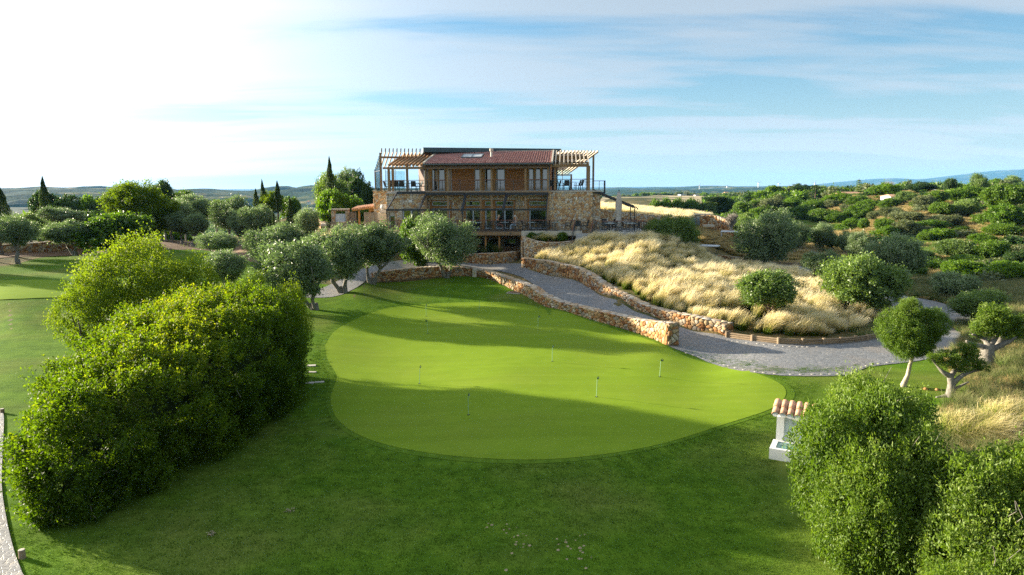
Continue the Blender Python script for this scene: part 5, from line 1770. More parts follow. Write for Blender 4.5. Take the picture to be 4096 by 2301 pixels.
def hand(J, B, wrist_i, pos, d, side):
    """palm and five bent fingers from the wrist joint; d = direction of the fingers"""
    d = Vector(d).normalized(); up = Vector((0, 0, 1)); s = d.cross(up).normalized() * side
    p = Vector(pos)
    J.append((*(p + d * 0.05), 0.026, 0.018)); pi = len(J) - 1; B.append((wrist_i, pi))
    J.append((*(p + d * 0.085), 0.032, 0.014)); pk = len(J) - 1; B.append((pi, pk))
    for k, (o_, L) in enumerate(((-0.030, 0.062), (-0.010, 0.074), (0.010, 0.070), (0.030, 0.054))):
        a = p + d * 0.10 + s * o_
        b = a + d * L * 0.55 - up * 0.010
        c = b + d * L * 0.35 - up * 0.022
        i0 = len(J)
        J.append((*a, 0.009, 0.009)); J.append((*b, 0.008, 0.008)); J.append((*c, 0.007, 0.007))
        B.extend([(pk, i0), (i0, i0 + 1), (i0 + 1, i0 + 2)])
    a = p + d * 0.055 + s * 0.042
    J.append((*a, 0.010, 0.010)); J.append((*(a + d * 0.035 + s * 0.008 - up * 0.01), 0.008, 0.008))
    B.extend([(pi, len(J) - 2), (len(J) - 2, len(J) - 1)])


def seated(label, loc, rz, top, legs, hat=None, lean=0.0):
    """faces -Y in its own space, hips at 0.47 m"""
    t = thing('person', label, 'person', loc, None, rz)
    hz_ = 0.53
    J = [(0, 0.02, hz_, 0.135, 0.12), (0, 0.05 - lean * .3, hz_ + 0.22, 0.13, 0.10), (0, 0.04 - lean, hz_ + 0.40, 0.155, 0.105), (0, 0.03 - lean * 1.1, hz_ + 0.53, 0.055, 0.055), (0, -0.0 - lean * 1.2, hz_ + 0.60, 0.052, 0.055)]
    B = [(0, 1), (1, 2), (2, 3), (3, 4)]
    for s in (-1, 1):
        i = len(J)
        J += [(s * 0.10, -0.04, hz_ - 0.02, 0.085, 0.08), (s * 0.13, -0.42, hz_ + 0.0, 0.062, 0.06), (s * 0.13, -0.45, 0.28, 0.052, 0.052), (s * 0.13, -0.43, 0.09, 0.038, 0.038), (s * 0.13, -0.56, 0.035, 0.035, 0.025)]
        B += [(0, i), (i, i + 1), (i + 1, i + 2), (i + 2, i + 3), (i + 3, i + 4)]
        i = len(J)
        J += [(s * 0.19, 0.03 - lean, hz_ + 0.40, 0.055, 0.055), (s * 0.24, -0.02 - lean, hz_ + 0.16, 0.043, 0.043), (s * 0.20, -0.24 - lean, hz_ + 0.20, 0.034, 0.034), (s * 0.17, -0.27 - lean, hz_ + 0.205, 0.028, 0.026)]
        B += [(2, i), (i, i + 1), (i + 1, i + 2), (i + 2, i + 3)]
        hand(J, B, i + 3, (s * 0.17, -0.27 - lean, hz_ + 0.205), (-s * 0.25, -1, 0.05), -s)
    skin_mesh('body', J, B, M['skin'], t)
    # clothing follows the body
    Jt = [(0, 0.02, hz_ - 0.02, 0.15, 0.135), (0, 0.05 - lean * .3, hz_ + 0.22, 0.15, 0.12), (0, 0.04 - lean, hz_ + 0.40, 0.17, 0.12), (0, 0.035 - lean * 1.05, hz_ + 0.47, 0.085, 0.08)]
    Bt = [(0, 1), (1, 2), (2, 3)]
    for s in (-1, 1):
        i = len(Jt)
        Jt += [(s * 0.195, 0.03 - lean, hz_ + 0.40, 0.066, 0.066), (s * 0.243, -0.02 - lean, hz_ + 0.165, 0.055, 0.055), (s * 0.225, -0.12 - lean, hz_ + 0.18, 0.05, 0.05)]
        Bt += [(2, i), (i, i + 1), (i + 1, i + 2)]
    skin_mesh('shirt', Jt, Bt, M[top], t)
    Jl, Bl = [(0, 0.03, hz_ - 0.03, 0.155, 0.13)], []
    for s in (-1, 1):
        i = len(Jl)
        Jl += [(s * 0.10, -0.06, hz_ - 0.02, 0.097, 0.09), (s * 0.13, -0.42, hz_ + 0.0, 0.076, 0.072), (s * 0.13, -0.45, 0.26, 0.064, 0.064), (s * 0.13, -0.435, 0.14, 0.056, 0.056)]
        Bl += [(0, i), (i, i + 1), (i + 1, i + 2), (i + 2, i + 3)]
    skin_mesh('trousers', Jl, Bl, M[legs], t)
    # head with face
    hc = Vector((0, -0.025 - lean * 1.25, hz_ + 0.715))
    mb = MB()
    n, m = 16, 12
    vs, fs = [], []
    for i in range(m + 1):
        ph = math.pi * i / m
        for k in range(n):
            a = 2 * math.pi * k / n
            x, y, z = math.sin(ph) * math.cos(a), math.sin(ph) * math.sin(a), math.cos(ph)
            wj = 0.078 * (1 - 0.22 * max(0, -z))
            yy = y * (0.098 - 0.01 * max(0, -z))
            if y < -0.6 and abs(x) < 0.25 and -0.35 < z < 0.1: yy -= 0.022     # nose
            if y < -0.6 and 0.25 < abs(x) < 0.6 and 0.0 < z < 0.3: yy += 0.008  # eye sockets
            if y < -0.5 and z < -0.75: yy -= 0.012                              # chin
            if abs(x) > 0.93 and -0.3 < z < 0.25 and abs(y) < 0.4: wj *= 1.16    # ears
            vs.append(hc + Vector((x * wj, yy, z * 0.122)))
    for i in range(m):
        for k in range(n):
            fs.append((i * n + k, (i + 1) * n + k, (i + 1) * n + (k + 1) % n, i * n + (k + 1) % n))
    head = mb.add(vs, fs).build('head', M['skin'], t, smooth=True)
    for s in (-1, 1):
        MB().lathe([(0.004, -0.002), (0.010, 0), (0.004, 0.003)], n=8).build('eye', M['cup'], head, hc + Vector((s * 0.03, -0.092, 0.012)), rot=(R(90), 0, 0))
    MB().box(-0.022, 0.022, -0.096, -0.088, -0.062, -0.055).build('mouth', simple('lips', (0.35, 0.13, 0.10), 0.6), head, hc)
    vs, fs = [], []
    for i in range(7):
        ph = math.pi * 0.56 * i / 6
        for k in range(n):
            a = 2 * math.pi * k / n
            x, y, z = math.sin(ph) * math.cos(a), math.sin(ph) * math.sin(a), math.cos(ph)
            vs.append(hc + Vector((x * 0.085, y * 0.106 + 0.012, z * 0.130 + 0.004)))
    for i in range(6):
        for k in range(n):
            fs.append((i * n + k, (i + 1) * n + k, (i + 1) * n + (k + 1) % n, i * n + (k + 1) % n))
    MB().add(vs, fs).build('hair', M['hair'], t, smooth=True)
    if hat:
        MB().lathe([(0.17, 0.058), (0.165, 0.07), (0.098, 0.075), (0.095, 0.13), (0.07, 0.16), (0.01, 0.165)], n=20).build('hat', M[hat], t, hc, smooth=True)
    for s in (-1, 1):
        MB().add([(s * 0.13 - 0.045, -0.60, 0.0), (s * 0.13 + 0.045, -0.60, 0.0), (s * 0.13 + 0.045, -0.36, 0.0), (s * 0.13 - 0.045, -0.36, 0.0), (s * 0.13 - 0.04, -0.58, 0.05), (s * 0.13 + 0.04, -0.58, 0.05), (s * 0.13 + 0.04, -0.37, 0.09), (s * 0.13 - 0.04, -0.37, 0.09)],
                 [(0, 3, 2, 1), (4, 5, 6, 7), (0, 1, 5, 4), (1, 2, 6, 5), (2, 3, 7, 6), (3, 0, 4, 7)]).build('shoe', M['black'], t)
    return t


seated('seated guest in dark green jacket and straw hat, facing right on the lower deck', gch1.location + Vector((0.02, 0, 0)), R(90), 'cloth_green', 'cloth_red', 'hat', 0.06)
seated('seated guest with white hair, cream shirt and light blue trousers, facing left', gch2.location + Vector((-0.02, 0, 0)), R(-90), 'cloth_pink', 'cloth_blue', None, 0.03)

# ------------------------------------------------------------------ practice flags
def seg_digit(ch):
    seg = {'a': (0, 2, 1, 2), 'b': (1, 2, 1, 1), 'c': (1, 1, 1, 0), 'd': (0, 0, 1, 0), 'e': (0, 1, 0, 0), 'f': (0, 2, 0, 1), 'g': (0, 1, 1, 1)}
    on = {'1': 'bc', '2': 'abged', '3': 'abgcd', '4': 'fgbc', '5': 'afgcd', '6': 'afgedc', '7': 'abc', '8': 'abcdefg', '9': 'abcdfg'}[ch]
    mb = MB()
    for s in on:
        x0, y0, x1, y1 = seg[s]
        mb.beam(((x0 - 0.5) * 0.03, -0.0075, (y0 - 1) * 0.026), ((x1 - 0.5) * 0.03, -0.0075, (y1 - 1) * 0.026), 0.009, 0.004, up=(0, 1, 0))
    return mb


flags = [(1705, 1267, 1216, 70, '9', 'farthest left one near the back fringe of the green', 0),
         (1917, 1251, 1203, 78, '8', 'farthest of all, beside the back fringe', 0),
         (1711, 1338, 1279, 170, '2', 'leaning just below the farthest left one', 0),
         (2152, 1319, 1262, 10, '4', 'nearest the curving rubble wall', 0.5),
         (2209, 1448, 1381, 45, '6', 'in the middle right of the green', 0.5),
         (1678, 1538, 1463, 72, '3', 'leaning one on the left half of the green', 2.5),
         (1874, 1663, 1574, 62, '5', 'nearest the camera, in the lower shade', -0.5),
         (2386, 1591, 1507, 50, '7', 'with its disc catching the sun', 1.5),
         (2639, 1510, 1435, 5, '1', 'rightmost one beside the path', 2.0)]
for x, yb, yt, rz, dg, where, tilt in flags:
    p = G(x, yb); p.z = zf(p.x, p.y) + 0.032
    t = thing('practice_flag', 'practice flag with green numbered disc, ' + where, 'golf flag', p, 'practice flags on the putting green')
    t.rotation_euler = (0, R(tilt), 0)
    h = aty(x, yt, p.y).z - p.z
    r_ = 0.062
    MB().tube([(0, 0, 0.0), (0, 0, h - 2 * r_)], 0.0125, 8).build('pole', M['flagpole'], t)
    MB().lathe([(0.058, 0.001), (0.058, 0.005), (0.05, 0.006)], n=16).build('hole', M['cup'], t)
    hd = link('disc', None, t) if False else None
    mb = MB()
    n = 20
    # ring, open above, filled below with the number plate
    for k in range(n):
        a0_, a1_ = 2 * math.pi * k / n, 2 * math.pi * (k + 1) / n
        q = [(math.cos(a0_), math.sin(a0_)), (math.cos(a1_), math.sin(a1_))]
        vs = [(q[0][0] * r_ + r_, -0.006, q[0][1] * r_), (q[1][0] * r_ + r_, -0.006, q[1][1] * r_), (q[1][0] * r_ * .82 + r_, -0.006, q[1][1] * r_ * .82), (q[0][0] * r_ * .82 + r_, -0.006, q[0][1] * r_ * .82)]
        vs += [(a, 0.006, c) for a, b, c in vs]
        mb.add(vs, [(0, 1, 2, 3), (7, 6, 5, 4), (0, 4, 5, 1), (2, 6, 7, 3)])
    d = mb.build('disc', M['disc'], t, (0, 0, h - r_), rot=(0, 0, R(rz)))
    vs = []
    m = 12
    for yy in (-0.005, 0.005):
        for k in range(m + 1):
            a = math.pi * 0.92 + (math.pi * 1.16) * k / m
            vs.append((math.cos(a) * r_ * .83 + r_, yy, math.sin(a) * r_ * .83))
    MB().add(vs, [tuple(range(m + 1)), tuple(range(m + 1, 2 * m + 2))[::-1]]).build('number_plate', M['disc'], d)
    seg_digit(dg).build('digit', M['digit'], d, (r_, 0, -0.018))

# ------------------------------------------------------------------ edging fence of logs
ep = [(2907, 1352), (3009, 1366), (3114, 1377), (3211, 1381), (3295, 1380), (3363, 1376), (3422, 1370), (3468, 1364), (3509, 1355)]
P_ = [G(a, b) for a, b in ep]
fen = thing('log_edging', 'low timber log edging between the cobbled path and the feather grass slope', 'edging', P_[3], 'log edgings along the path')
O_ = P_[3]
for i, p in enumerate(P_):
    z = zf(p.x, p.y)
    q = p - O_; q.z = z - O_.z
    MB().tube([q + Vector((0, 0, -0.1)), q + Vector((0.0, 0.01, 0.36))], 0.085, 9).build('post', M['log'], fen)
    if i < len(P_) - 1:
        r_ = P_[i + 1]
        q2 = r_ - O_; q2.z = zf(r_.x, r_.y) - O_.z
        d_ = (q2 - q).normalized()
        for k in range(3):
            MB().tube([q + d_ * 0.06 + Vector((0, 0.03, 0.06 + k * 0.105)), q2 - d_ * 0.06 + Vector((0, 0.03, 0.06 + k * 0.105))], 0.052, 8).build('log', M['log'], fen)
ep = [(3070, 1058), (3120, 1062), (3180, 1064), (3235, 1062), (3290, 1048)]
P_ = [G(a, b) for a, b in ep]
O_ = P_[1]
fen = thing('log_edging', 'far low log edging behind the big dark olive', 'edging', P_[1], 'log edgings along the path')
for i, p in enumerate(P_):
    q = p - O_
    MB().tube([q + Vector((0, 0, -0.1)), q + Vector((0, 0, 0.4))], 0.08, 7).build('post', M['log'], fen)
    if i < len(P_) - 1:
        q2 = P_[i + 1] - O_
        for k in range(2):
            MB().tube([q + Vector((0, 0.03, 0.1 + k * 0.16)), q2 + Vector((0, 0.03, 0.1 + k * 0.16))], 0.06, 7).build('log', M['log'], fen)

# ------------------------------------------------------------------ small things on the lawn
p = G(1898, 1108)
b = thing('stone_bollard', 'small square pale stone bollard at the foot of the curving wall', 'bollard', p)
hb = aty(1898, 1076, p.y).z - p.z
MB().add([(-0.17, -0.14, -0.05), (0.17, -0.14, -0.05), (0.17, 0.14, -0.05), (-0.17, 0.14, -0.05), (-0.16, -0.13, hb - 0.06), (0.16, -0.13, hb - 0.06), (0.16, 0.13, hb - 0.06), (-0.16, 0.13, hb - 0.06), (-0.11, -0.09, hb), (0.11, -0.09, hb), (0.11, 0.09, hb), (-0.11, 0.09, hb)],
         [(0, 3, 2, 1), (0, 1, 5, 4), (1, 2, 6, 5), (2, 3, 7, 6), (3, 0, 4, 7), (4, 5, 9, 8), (5, 6, 10, 9), (6, 7, 11, 10), (7, 4, 8, 11), (8, 9, 10, 11)]).build('block', M['lime'], b)
MB().box(-0.05, 0.05, -0.148, -0.138, hb * 0.35, hb * 0.6).build('plate', simple('yellowed_plate', (0.45, 0.38, 0.15), 0.6), b)
p = G(2062, 1172)
dc = thing('drain_cover', 'flat brown drain cover in the lawn beside the curving wall', 'drain cover', p + Vector((0, 0, 0.02)), rz=R(-20))
MB().box(-0.55, 0.45, -0.42, 0.42, -0.03, 0.03).build('frame', M['lime'], dc)
for k in range(6):
    MB().box(-0.48, 0.38, -0.36 + k * 0.12, -0.26 + k * 0.12, 0.031, 0.045).build('slat', M['manhole'], dc)
for x, y, w_, dd, rz, lb in ((1246, 1465, 0.42, 0.30, 8, 'topmost pale paving slab in the lawn beside the hedge'), (1249, 1491, 0.38, 0.2, -4, 'half buried middle paving slab beside the hedge'), (1240, 1534, 0.36, 0.24, 5, 'lower left paving slab touching the hedge edge'), (1278, 1531, 0.42, 0.2, 14, 'lower right paving slab, greyer than its neighbour')):
    p = G(x, y)
    o = MB().add([(-w_ / 2, -dd / 2, -.03), (w_ / 2, -dd * .45, -.03), (w_ * .47, dd / 2, -.03), (-w_ * .48, dd * .46, -.03), (-w_ / 2 + .01, -dd / 2 + .01, .02), (w_ / 2 - .01, -dd * .45 + .01, .02), (w_ * .47 - .01, dd / 2 - .01, .02), (-w_ * .48 + .01, dd * .46 - .01, .02)],
                 [(0, 3, 2, 1), (4, 5, 6, 7), (0, 1, 5, 4), (1, 2, 6, 5), (2, 3, 7, 6), (3, 0, 4, 7)]).build('stepping_stone', M['pavestone'], None, p + Vector((0, 0, 0.025)), rot=(0, 0, R(rz)))
    tag(o, lb, 'paving slab', 'paving slabs beside the hedge')
for x, y, yt, lb in ((90, 2236, 2203, 'short wooden post stub casting a long shadow at lower left'), (10, 1655, 1638, 'short wooden post stub at the top of the cobbled path, left edge')):
    p = G(x, y)
    h = max(0.16, aty(x, yt, p.y).z - p.z + 0.03)
    o = thing('post_stub', lb, 'post', p, 'post stubs along the left path')
    MB().tube([(0, 0, -0.05), (0, 0, h - 0.01)], [0.075, 0.07], 12).build('shaft', M['log'], o)
    MB().lathe([(0.068, h - 0.009), (0.06, h)], n=12).build('cut_top', M['lime'], o)
p = G(285, 1143)
o = MB().lathe([(0.03, 0.0), (0.12, 0.03), (0.15, 0.11), (0.12, 0.19), (0.02, 0.22)], n=12).build('tee_marker', M['white'], None, p, smooth=True)
tag(o, 'small pale round tee marker on the raised lawn at left', 'tee marker')
# worm casts and dry crumbs on the shaded lawn
V_, Q_ = [], []
casts = [(1948, 2112, 9), (1968, 2103, 12), (1953, 2096, 7), (2028, 2099, 8), (2015, 2122, 8), (2037, 2119, 9), (2066, 2112, 6), (2026, 2135, 8), (2072, 2145, 10), (2056, 2151, 7), (2091, 2138, 5), (2105, 2145, 6), (2066, 2171, 9), (2063, 2181, 10), (2095, 2179, 8), (2093, 2191, 7), (2118, 2185, 13), (2048, 2216, 11), (2025, 2283, 13),
         (2228, 2158, 8), (2264, 2172, 12), (2235, 2180, 8), (2233, 2204, 13), (2271, 2189, 11), (2283, 2198, 9), (2302, 2164, 7), (2340, 2141, 8), (2320, 2195, 14), (2336, 2186, 10), (2322, 2206, 9), (2331, 2213, 10), (2268, 2240, 10), (2316, 2238, 12), (2326, 2238, 9), (2344, 2275, 12), (2366, 2232, 7), (2320, 2146, 7), (2263, 2163, 6)]
gcast = []
cast_me = None
for i, (x, y, s) in enumerate(casts):
    p = G(x, y)
    r_ = s / 2 * (p - C0).length / F_PX * 1.15
    rr_ = np.random.default_rng(i)
    mb = MB()
    n = 10
    rings = [(1.0, -0.01), (0.85, 0.22), (0.55, 0.42), (0.30, 0.40), (0.16, 0.12)]
    vs = []
    for kr, hh in rings:
        for k in range(n):
            a = 2 * math.pi * k / n
            q = kr * r_ * (1 + rr_.uniform(-0.18, 0.18))
            vs.append((q * math.cos(a), q * math.sin(a), hh * r_ * (1 + rr_.uniform(-0.3, 0.3))))
    fs = [(j * n + k, j * n + (k + 1) % n, (j + 1) * n + (k + 1) % n, (j + 1) * n + k) for j in range(4) for k in range(n)] + [tuple(4 * n + k for k in range(n))]
    o = mb.add(vs, fs).build('soil_cast', M['dirt'], None, p + Vector((0, 0, 0.012)), smooth=True)
    side = 'left' if x < 2160 else 'right'
    same = sorted([c[:2] for c in casts if (c[0] < 2160) == (x < 2160)])
    tag(o, '%s sandy soil cast from left in the %s cluster on the shaded lawn' % (NTH[same.index((x, y))], side), 'soil cast', 'soil casts, %s cluster' % side)
# loose bits: fallen twigs and stones by the pruned olive
for i, (x, y, r_, lb) in enumerate(((3702, 1561, 0.10, 'orange brown stone left of the pruned olive'), (3748, 1563, 0.09, 'pale orange stone nearer the pruned olive'), (3688, 1556, 0.06, 'small tan stone left of its orange neighbour'))):
    p = G(x, y)
    rr_ = np.random.default_rng(90 + i)
    vs = [tuple(Vector((math.cos(a) * math.cos(b), math.sin(a) * math.cos(b), math.sin(b) * 0.7)) * r_ * rr_.uniform(0.8, 1.2)) for b in (-0.9, 0, 0.9) for a in [k * math.pi / 3 for k in range(6)]]
    fs = [(j * 6 + k, j * 6 + (k + 1) % 6, (j + 1) * 6 + (k + 1) % 6, (j + 1) * 6 + k) for j in range(2) for k in range(6)] + [tuple(range(6))[::-1], tuple(range(12, 18))]
    me = mesh_raw('loose_stone', vs, fs, M['stone'], True, [0.25 + 0.1 * i] * len(vs))
    tag(link('loose_stone', me, None, p + Vector((0, 0, r_ * 0.4))), lb, 'stone', 'loose stones by the pruned olive')
for i, (x, y, lb) in enumerate(((1157, 2049, 'larger dry leaf clump on the lawn below the hedge'), (845, 2141, 'dry leaf clump close to the foot of the hedge'))):
    p = G(x, y)
    rr_ = np.random.default_rng(60 + i)
    mb = MB()
    for k in range(26):
        c = Vector((rr_.normal(0, 0.07), rr_.normal(0, 0.06), rr_.uniform(0.01, 0.05)))
        d1 = Vector((rr_.normal(), rr_.normal(), rr_.normal() * 0.4)).normalized() * 0.04
        d2 = d1.cross(Vector((0.2, 0.1, 1))).normalized() * 0.014
        mb.add([c - d1, c + d2, c + d1, c - d2], [(0, 1, 2, 3)])
    tag(mb.build('dry_leaf_clump', simple('dry_leaf', (0.30, 0.24, 0.15), 0.9, 0.2), None, p + Vector((0, 0, 0.02))), lb, 'leaf clump', 'dry leaf clumps on the lawn')

# ------------------------------------------------------------------ white well at lower right
wp = G(3075, 1838)
well = thing('wash_basin', 'white rendered outdoor basin with tiled canopy half hidden by the shrub', 'basin', (wp.x, wp.y, wp.z), rz=R(-28))
def fromy(px_, py_): return aty(px_, py_, wp.y).z - wp.z
hT = 0.36
MB().box(0, 1.35, 0, 0.85, -0.1, hT - 0.04).build('trough', M['render'], well)
tb = MB()
tb.box(0, 1.35, 0, 0.13, hT - 0.038, hT).box(0, 1.35, 0.74, 0.85, hT - 0.038, hT).box(0, 0.16, 0.13, 0.74, hT - 0.038, hT).box(1.2, 1.35, 0.13, 0.74, hT - 0.038, hT)
tb.build('rim', M['render'], well)
MB().box(0.16, 1.2, 0.13, 0.74, hT - 0.039, hT - 0.03).build('glass_lid', simple('green_glass_lid', (0.12, 0.30, 0.27), 0.12, 0.2, 3.0, spec=0.6), well)
for k in range(2):
    MB().box(0.24, 1.1, 0.52 + k * 0.07, 0.55 + k * 0.07, hT - 0.029, hT - 0.012).build('lid_bar', simple('pale_lid_bar', (0.35, 0.48, 0.44), 0.4), well)
hP = 1.25
MB().box(0.18, 1.5, 0.86, 1.25, -0.1, hP).build('pillar', M['render'], well)
MB().box(0.08, 0.30, 0.80, 1.30, hT, hP - 0.12).build('pilaster', M['render'], well)
MB().add([(0.0, 0.72, hP + 0.001), (1.65, 0.72, hP + 0.001), (1.65, 1.6, hP + 0.001), (0.0, 1.6, hP + 0.001), (0.0, 1.15, hP + 0.22), (1.65, 1.15, hP + 0.22)], [(0, 3, 2, 1), (0, 1, 5, 4), (2, 3, 4, 5), (0, 4, 3), (1, 2, 5)]).build('canopy', M['render'], well)
def barrel(L, r0_, r1_, n=8):
    vs, fs = [], []
    for i, (y, r_) in enumerate(((0, r0_), (L, r1_))):
        for rr_ in (r_, r_ * 0.82):
            for k in range(n + 1):
                a = math.pi * k / n
                vs.append((rr_ * math.cos(a), y, rr_ * math.sin(a)))
    m_ = n + 1
    for k in range(n):
        fs += [(k, k + 1, 2 * m_ + k + 1, 2 * m_ + k), (m_ + k + 1, m_ + k, 3 * m_ + k, 3 * m_ + k + 1), (k + 1, k, m_ + k, m_ + k + 1), (2 * m_ + k, 2 * m_ + k + 1, 3 * m_ + k + 1, 3 * m_ + k)]
    return vs, fs
bv, bf = barrel(0.36, 0.115, 0.095)
bme = mesh_raw('barrel_tile', bv, bf, M['terracotta'], True)
for side in (0, 1):
    for i in range(8):
        for j in range(2):
            x = 0.05 + i * 0.215
            if side == 0: link('barrel_tile', bme, well, (x, 0.60 + j * 0.27, hP + 0.0 + j * 0.13), (math.atan(0.45), 0, 0))
            else: link('barrel_tile', bme, well, (x, 1.70 - j * 0.27, hP + 0.0 + j * 0.13), (math.atan(0.45), 0, math.pi))
        if side == 0:
            MB().lathe([(0.088, 0.0), (0.088, 0.02)], n=10).build('tile_plug', M['render'], well, (x, 0.615, hP + 0.02), rot=(R(90), 0, 0))
for i in range(5):
    link('barrel_tile', bme, well, (-0.02 + i * 0.34, 1.15, hP + 0.20), (0, 0, R(-90)))

# ------------------------------------------------------------------ information board and entrance walls at left of the house
e = aty(1348, 880, 73.5)
ez = 4.0
board = thing('sign_board', 'pale information board between stone piers under a row of tile ends', 'sign', (e.x, e.y, ez), rz=R(-3))
s_ = 73.5 / F_PX
def bx(px_): return (px_ - 1348) * 74.5 / F_PX
def bz_(py_): return aty(1348, py_, 73.5).z - ez
zt_b, zb_b = bz_(847), bz_(886)
for x0, x1 in ((1326, 1340), (1382, 1396)):
    core_ = MB().box(bx(x0), bx(x1), 0, 0.4, -0.8, zt_b + 0.05).build('pier', M['fmortar'], board)
    ss = []
    for poly in rubble_cells(bx(x1) - bx(x0), zt_b + 0.85, 0.16, rs):
        vs, fs = stone_geo(poly, rs, 0.03, 0.012, lambda u, v, d, x0=x0: (bx(x0) + u, -d, -0.8 + v))
        me = mesh_raw('stone', vs, fs, M['fstone'], True, [float(rs.beta(1.3, 1.3))] * len(vs))
        link('stone', me, core_)
MB().box(bx(1327), bx(1395), -0.02, 0.42, zt_b + 0.051, zt_b + 0.17).build('lintel', M['timber'], board)
for k in range(9):
    x = bx(1329) + k * (bx(1393) - bx(1329)) / 8
    MB().tube([(x, -0.1, zt_b + 0.23), (x, 0.5, zt_b + 0.25)], 0.075, 8).build('tile_end', M['lime'], board)
MB().box(bx(1340) + 0.02, bx(1382) - 0.02, 0.12, 0.17, zb_b - 0.05, bz_(856)).build('panel', M['screen'], board)
for k in range(8):
    z = bz_(860) - k * 0.085
    MB().box(bx(1343), bx(1379 - (k * 37) % 9), 0.108, 0.1195, z - 0.012, z + 0.012).build('text_line', simple('sign_text', (0.75, 0.76, 0.74), 0.6) if k == 0 else bpy.data.materials['sign_text'], board)
MB().box(bx(1322), bx(1400), -0.1, 0.6, -0.9, zb_b - 0.08).build('plinth', M['fmortar'], board)
rubble_wall('low pale rubble parapet in front of the information board', [(aty(1278, 905, 72).x, 72, 3.1, 4.05), (aty(1310, 905, 71.5).x, 71.5, 3.2, 4.1), (aty(1345, 905, 71.5).x, 71.5, 3.2, 4.05), (aty(1390, 905, 72).x, 72, 3.2, 4.0)], 0.5, 0.24, 51, keep_face=60, keep_cap=10)
rubble_wall('pale rubble wall running back beside the bright round shrub', [(aty(1275, 880, 84).x, 84, 3.0, 4.9), (aty(1282, 880, 78).x, 78, 3.0, 4.6), (aty(1287, 900, 73).x, 73, 3.1, 4.3)], 0.5, 0.28, 52, keep_face=60, keep_cap=10)

# lean-to shelter with tiled roof, bowl on a plinth and board fences
sh = thing('shelter', 'small open timber shelter with a low tiled roof left of the house', 'shelter', (aty(1480, 830, 72).x, 72, 3.9))
def sx(px_): return aty(px_, 830, 72).x - sh.location.x
def sz(py_, Y=72): return aty(1450, py_, Y).z - 3.9
zr0, zr1 = sz(838), sz(821)
x0, x1 = sx(1409), sx(1540)
MB().add([(x0, 0, zr0), (x1, 0, zr1), (x1, 3, zr1 + 0.2), (x0, 3, zr0 + 0.2), (x0, 0, zr0 - 0.18), (x1, 0, zr1 - 0.18), (x1, 3, zr1), (x0, 3, zr0)], [(0, 1, 2, 3), (7, 6, 5, 4), (0, 4, 5, 1), (1, 5, 6, 2), (2, 6, 7, 3), (3, 7, 4, 0)]).build('roof_deck', M['timber_y'], sh)
for k in range(16):
    t = k / 15
    x = x0 + (x1 - x0) * t
    MB().tube([(x, -0.06, zr0 + (zr1 - zr0) * t + 0.03), (x, 3.0, zr0 + (zr1 - zr0) * t + 0.23)], 0.09, 8).build('tile_row', M['terracotta'], sh)
for px_ in (1432, 1476, 1518):
    MB().box(sx(px_) - 0.09, sx(px_) + 0.09, 0.3, 0.48, -0.8, sz(832)).build('post', M['timber_y'], sh)
MB().box(sx(1476), sx(1540), 0.25, 0.299, sz(846), sz(834)).build('beam', M['timber_y'], sh)
bowl = thing('stone_bowl', 'large pale stone bowl on a square plinth beside the awning frame', 'bowl', (aty(1540, 836, 66).x, 66, aty(1540, 839, 66).z))
MB().lathe([(0.20, 0), (0.38, 0.06), (0.46, 0.2), (0.44, 0.34), (0.36, 0.42), (0.40, 0.46), (0.38, 0.48), (0.30, 0.44), (0.1, 0.2)], n=20).build('basin', M['concrete'], bowl, smooth=True)
MB().box(-0.42, 0.42, -0.35, 0.35, -0.28, -0.001).build('plinth', M['concrete'], bowl)
bx0 = bowl.location
gw_ = thing('garden_block', 'smooth pale stone wall block under the large bowl', 'wall', (bx0.x - 0.3, 65.7, 3.4))
for k in range(5):
    z0_, z1_ = k * (bx0.z - 0.29 - 3.4) / 5, (k + 1) * (bx0.z - 0.29 - 3.4) / 5
    MB().box(aty(1511, 880, 65.7).x - gw_.location.x, aty(1556, 880, 65.7).x - gw_.location.x, 0, 1.2, z0_ + 0.006, z1_).build('slab', M['lime'], gw_)
for lab, xa, xb, Y, yt, yb in (('weathered upright board fence left of the pale stone block', 1456, 1511, 67.0, 850, 912), ('dark upright board screen beside the information board', 1397, 1426, 73.0, 848, 890)):
    f = thing('board_fence', lab, 'fence', (aty(xa, 880, Y).x, Y, 3.5), 'board fences left of the house')
    w_ = aty(xb, 880, Y).x - aty(xa, 880, Y).x
    n = max(3, int(w_ / 0.17))
    zt_f = aty(xa, yt, Y).z - 3.5
    for k in range(n):
        MB().box(k * w_ / n + 0.01, (k + 1) * w_ / n - 0.01, (k % 2) * 0.02, (k % 2) * 0.02 + 0.04, -0.3, zt_f + rs.uniform(-0.05, 0.03)).build('board', M['fence'], f)
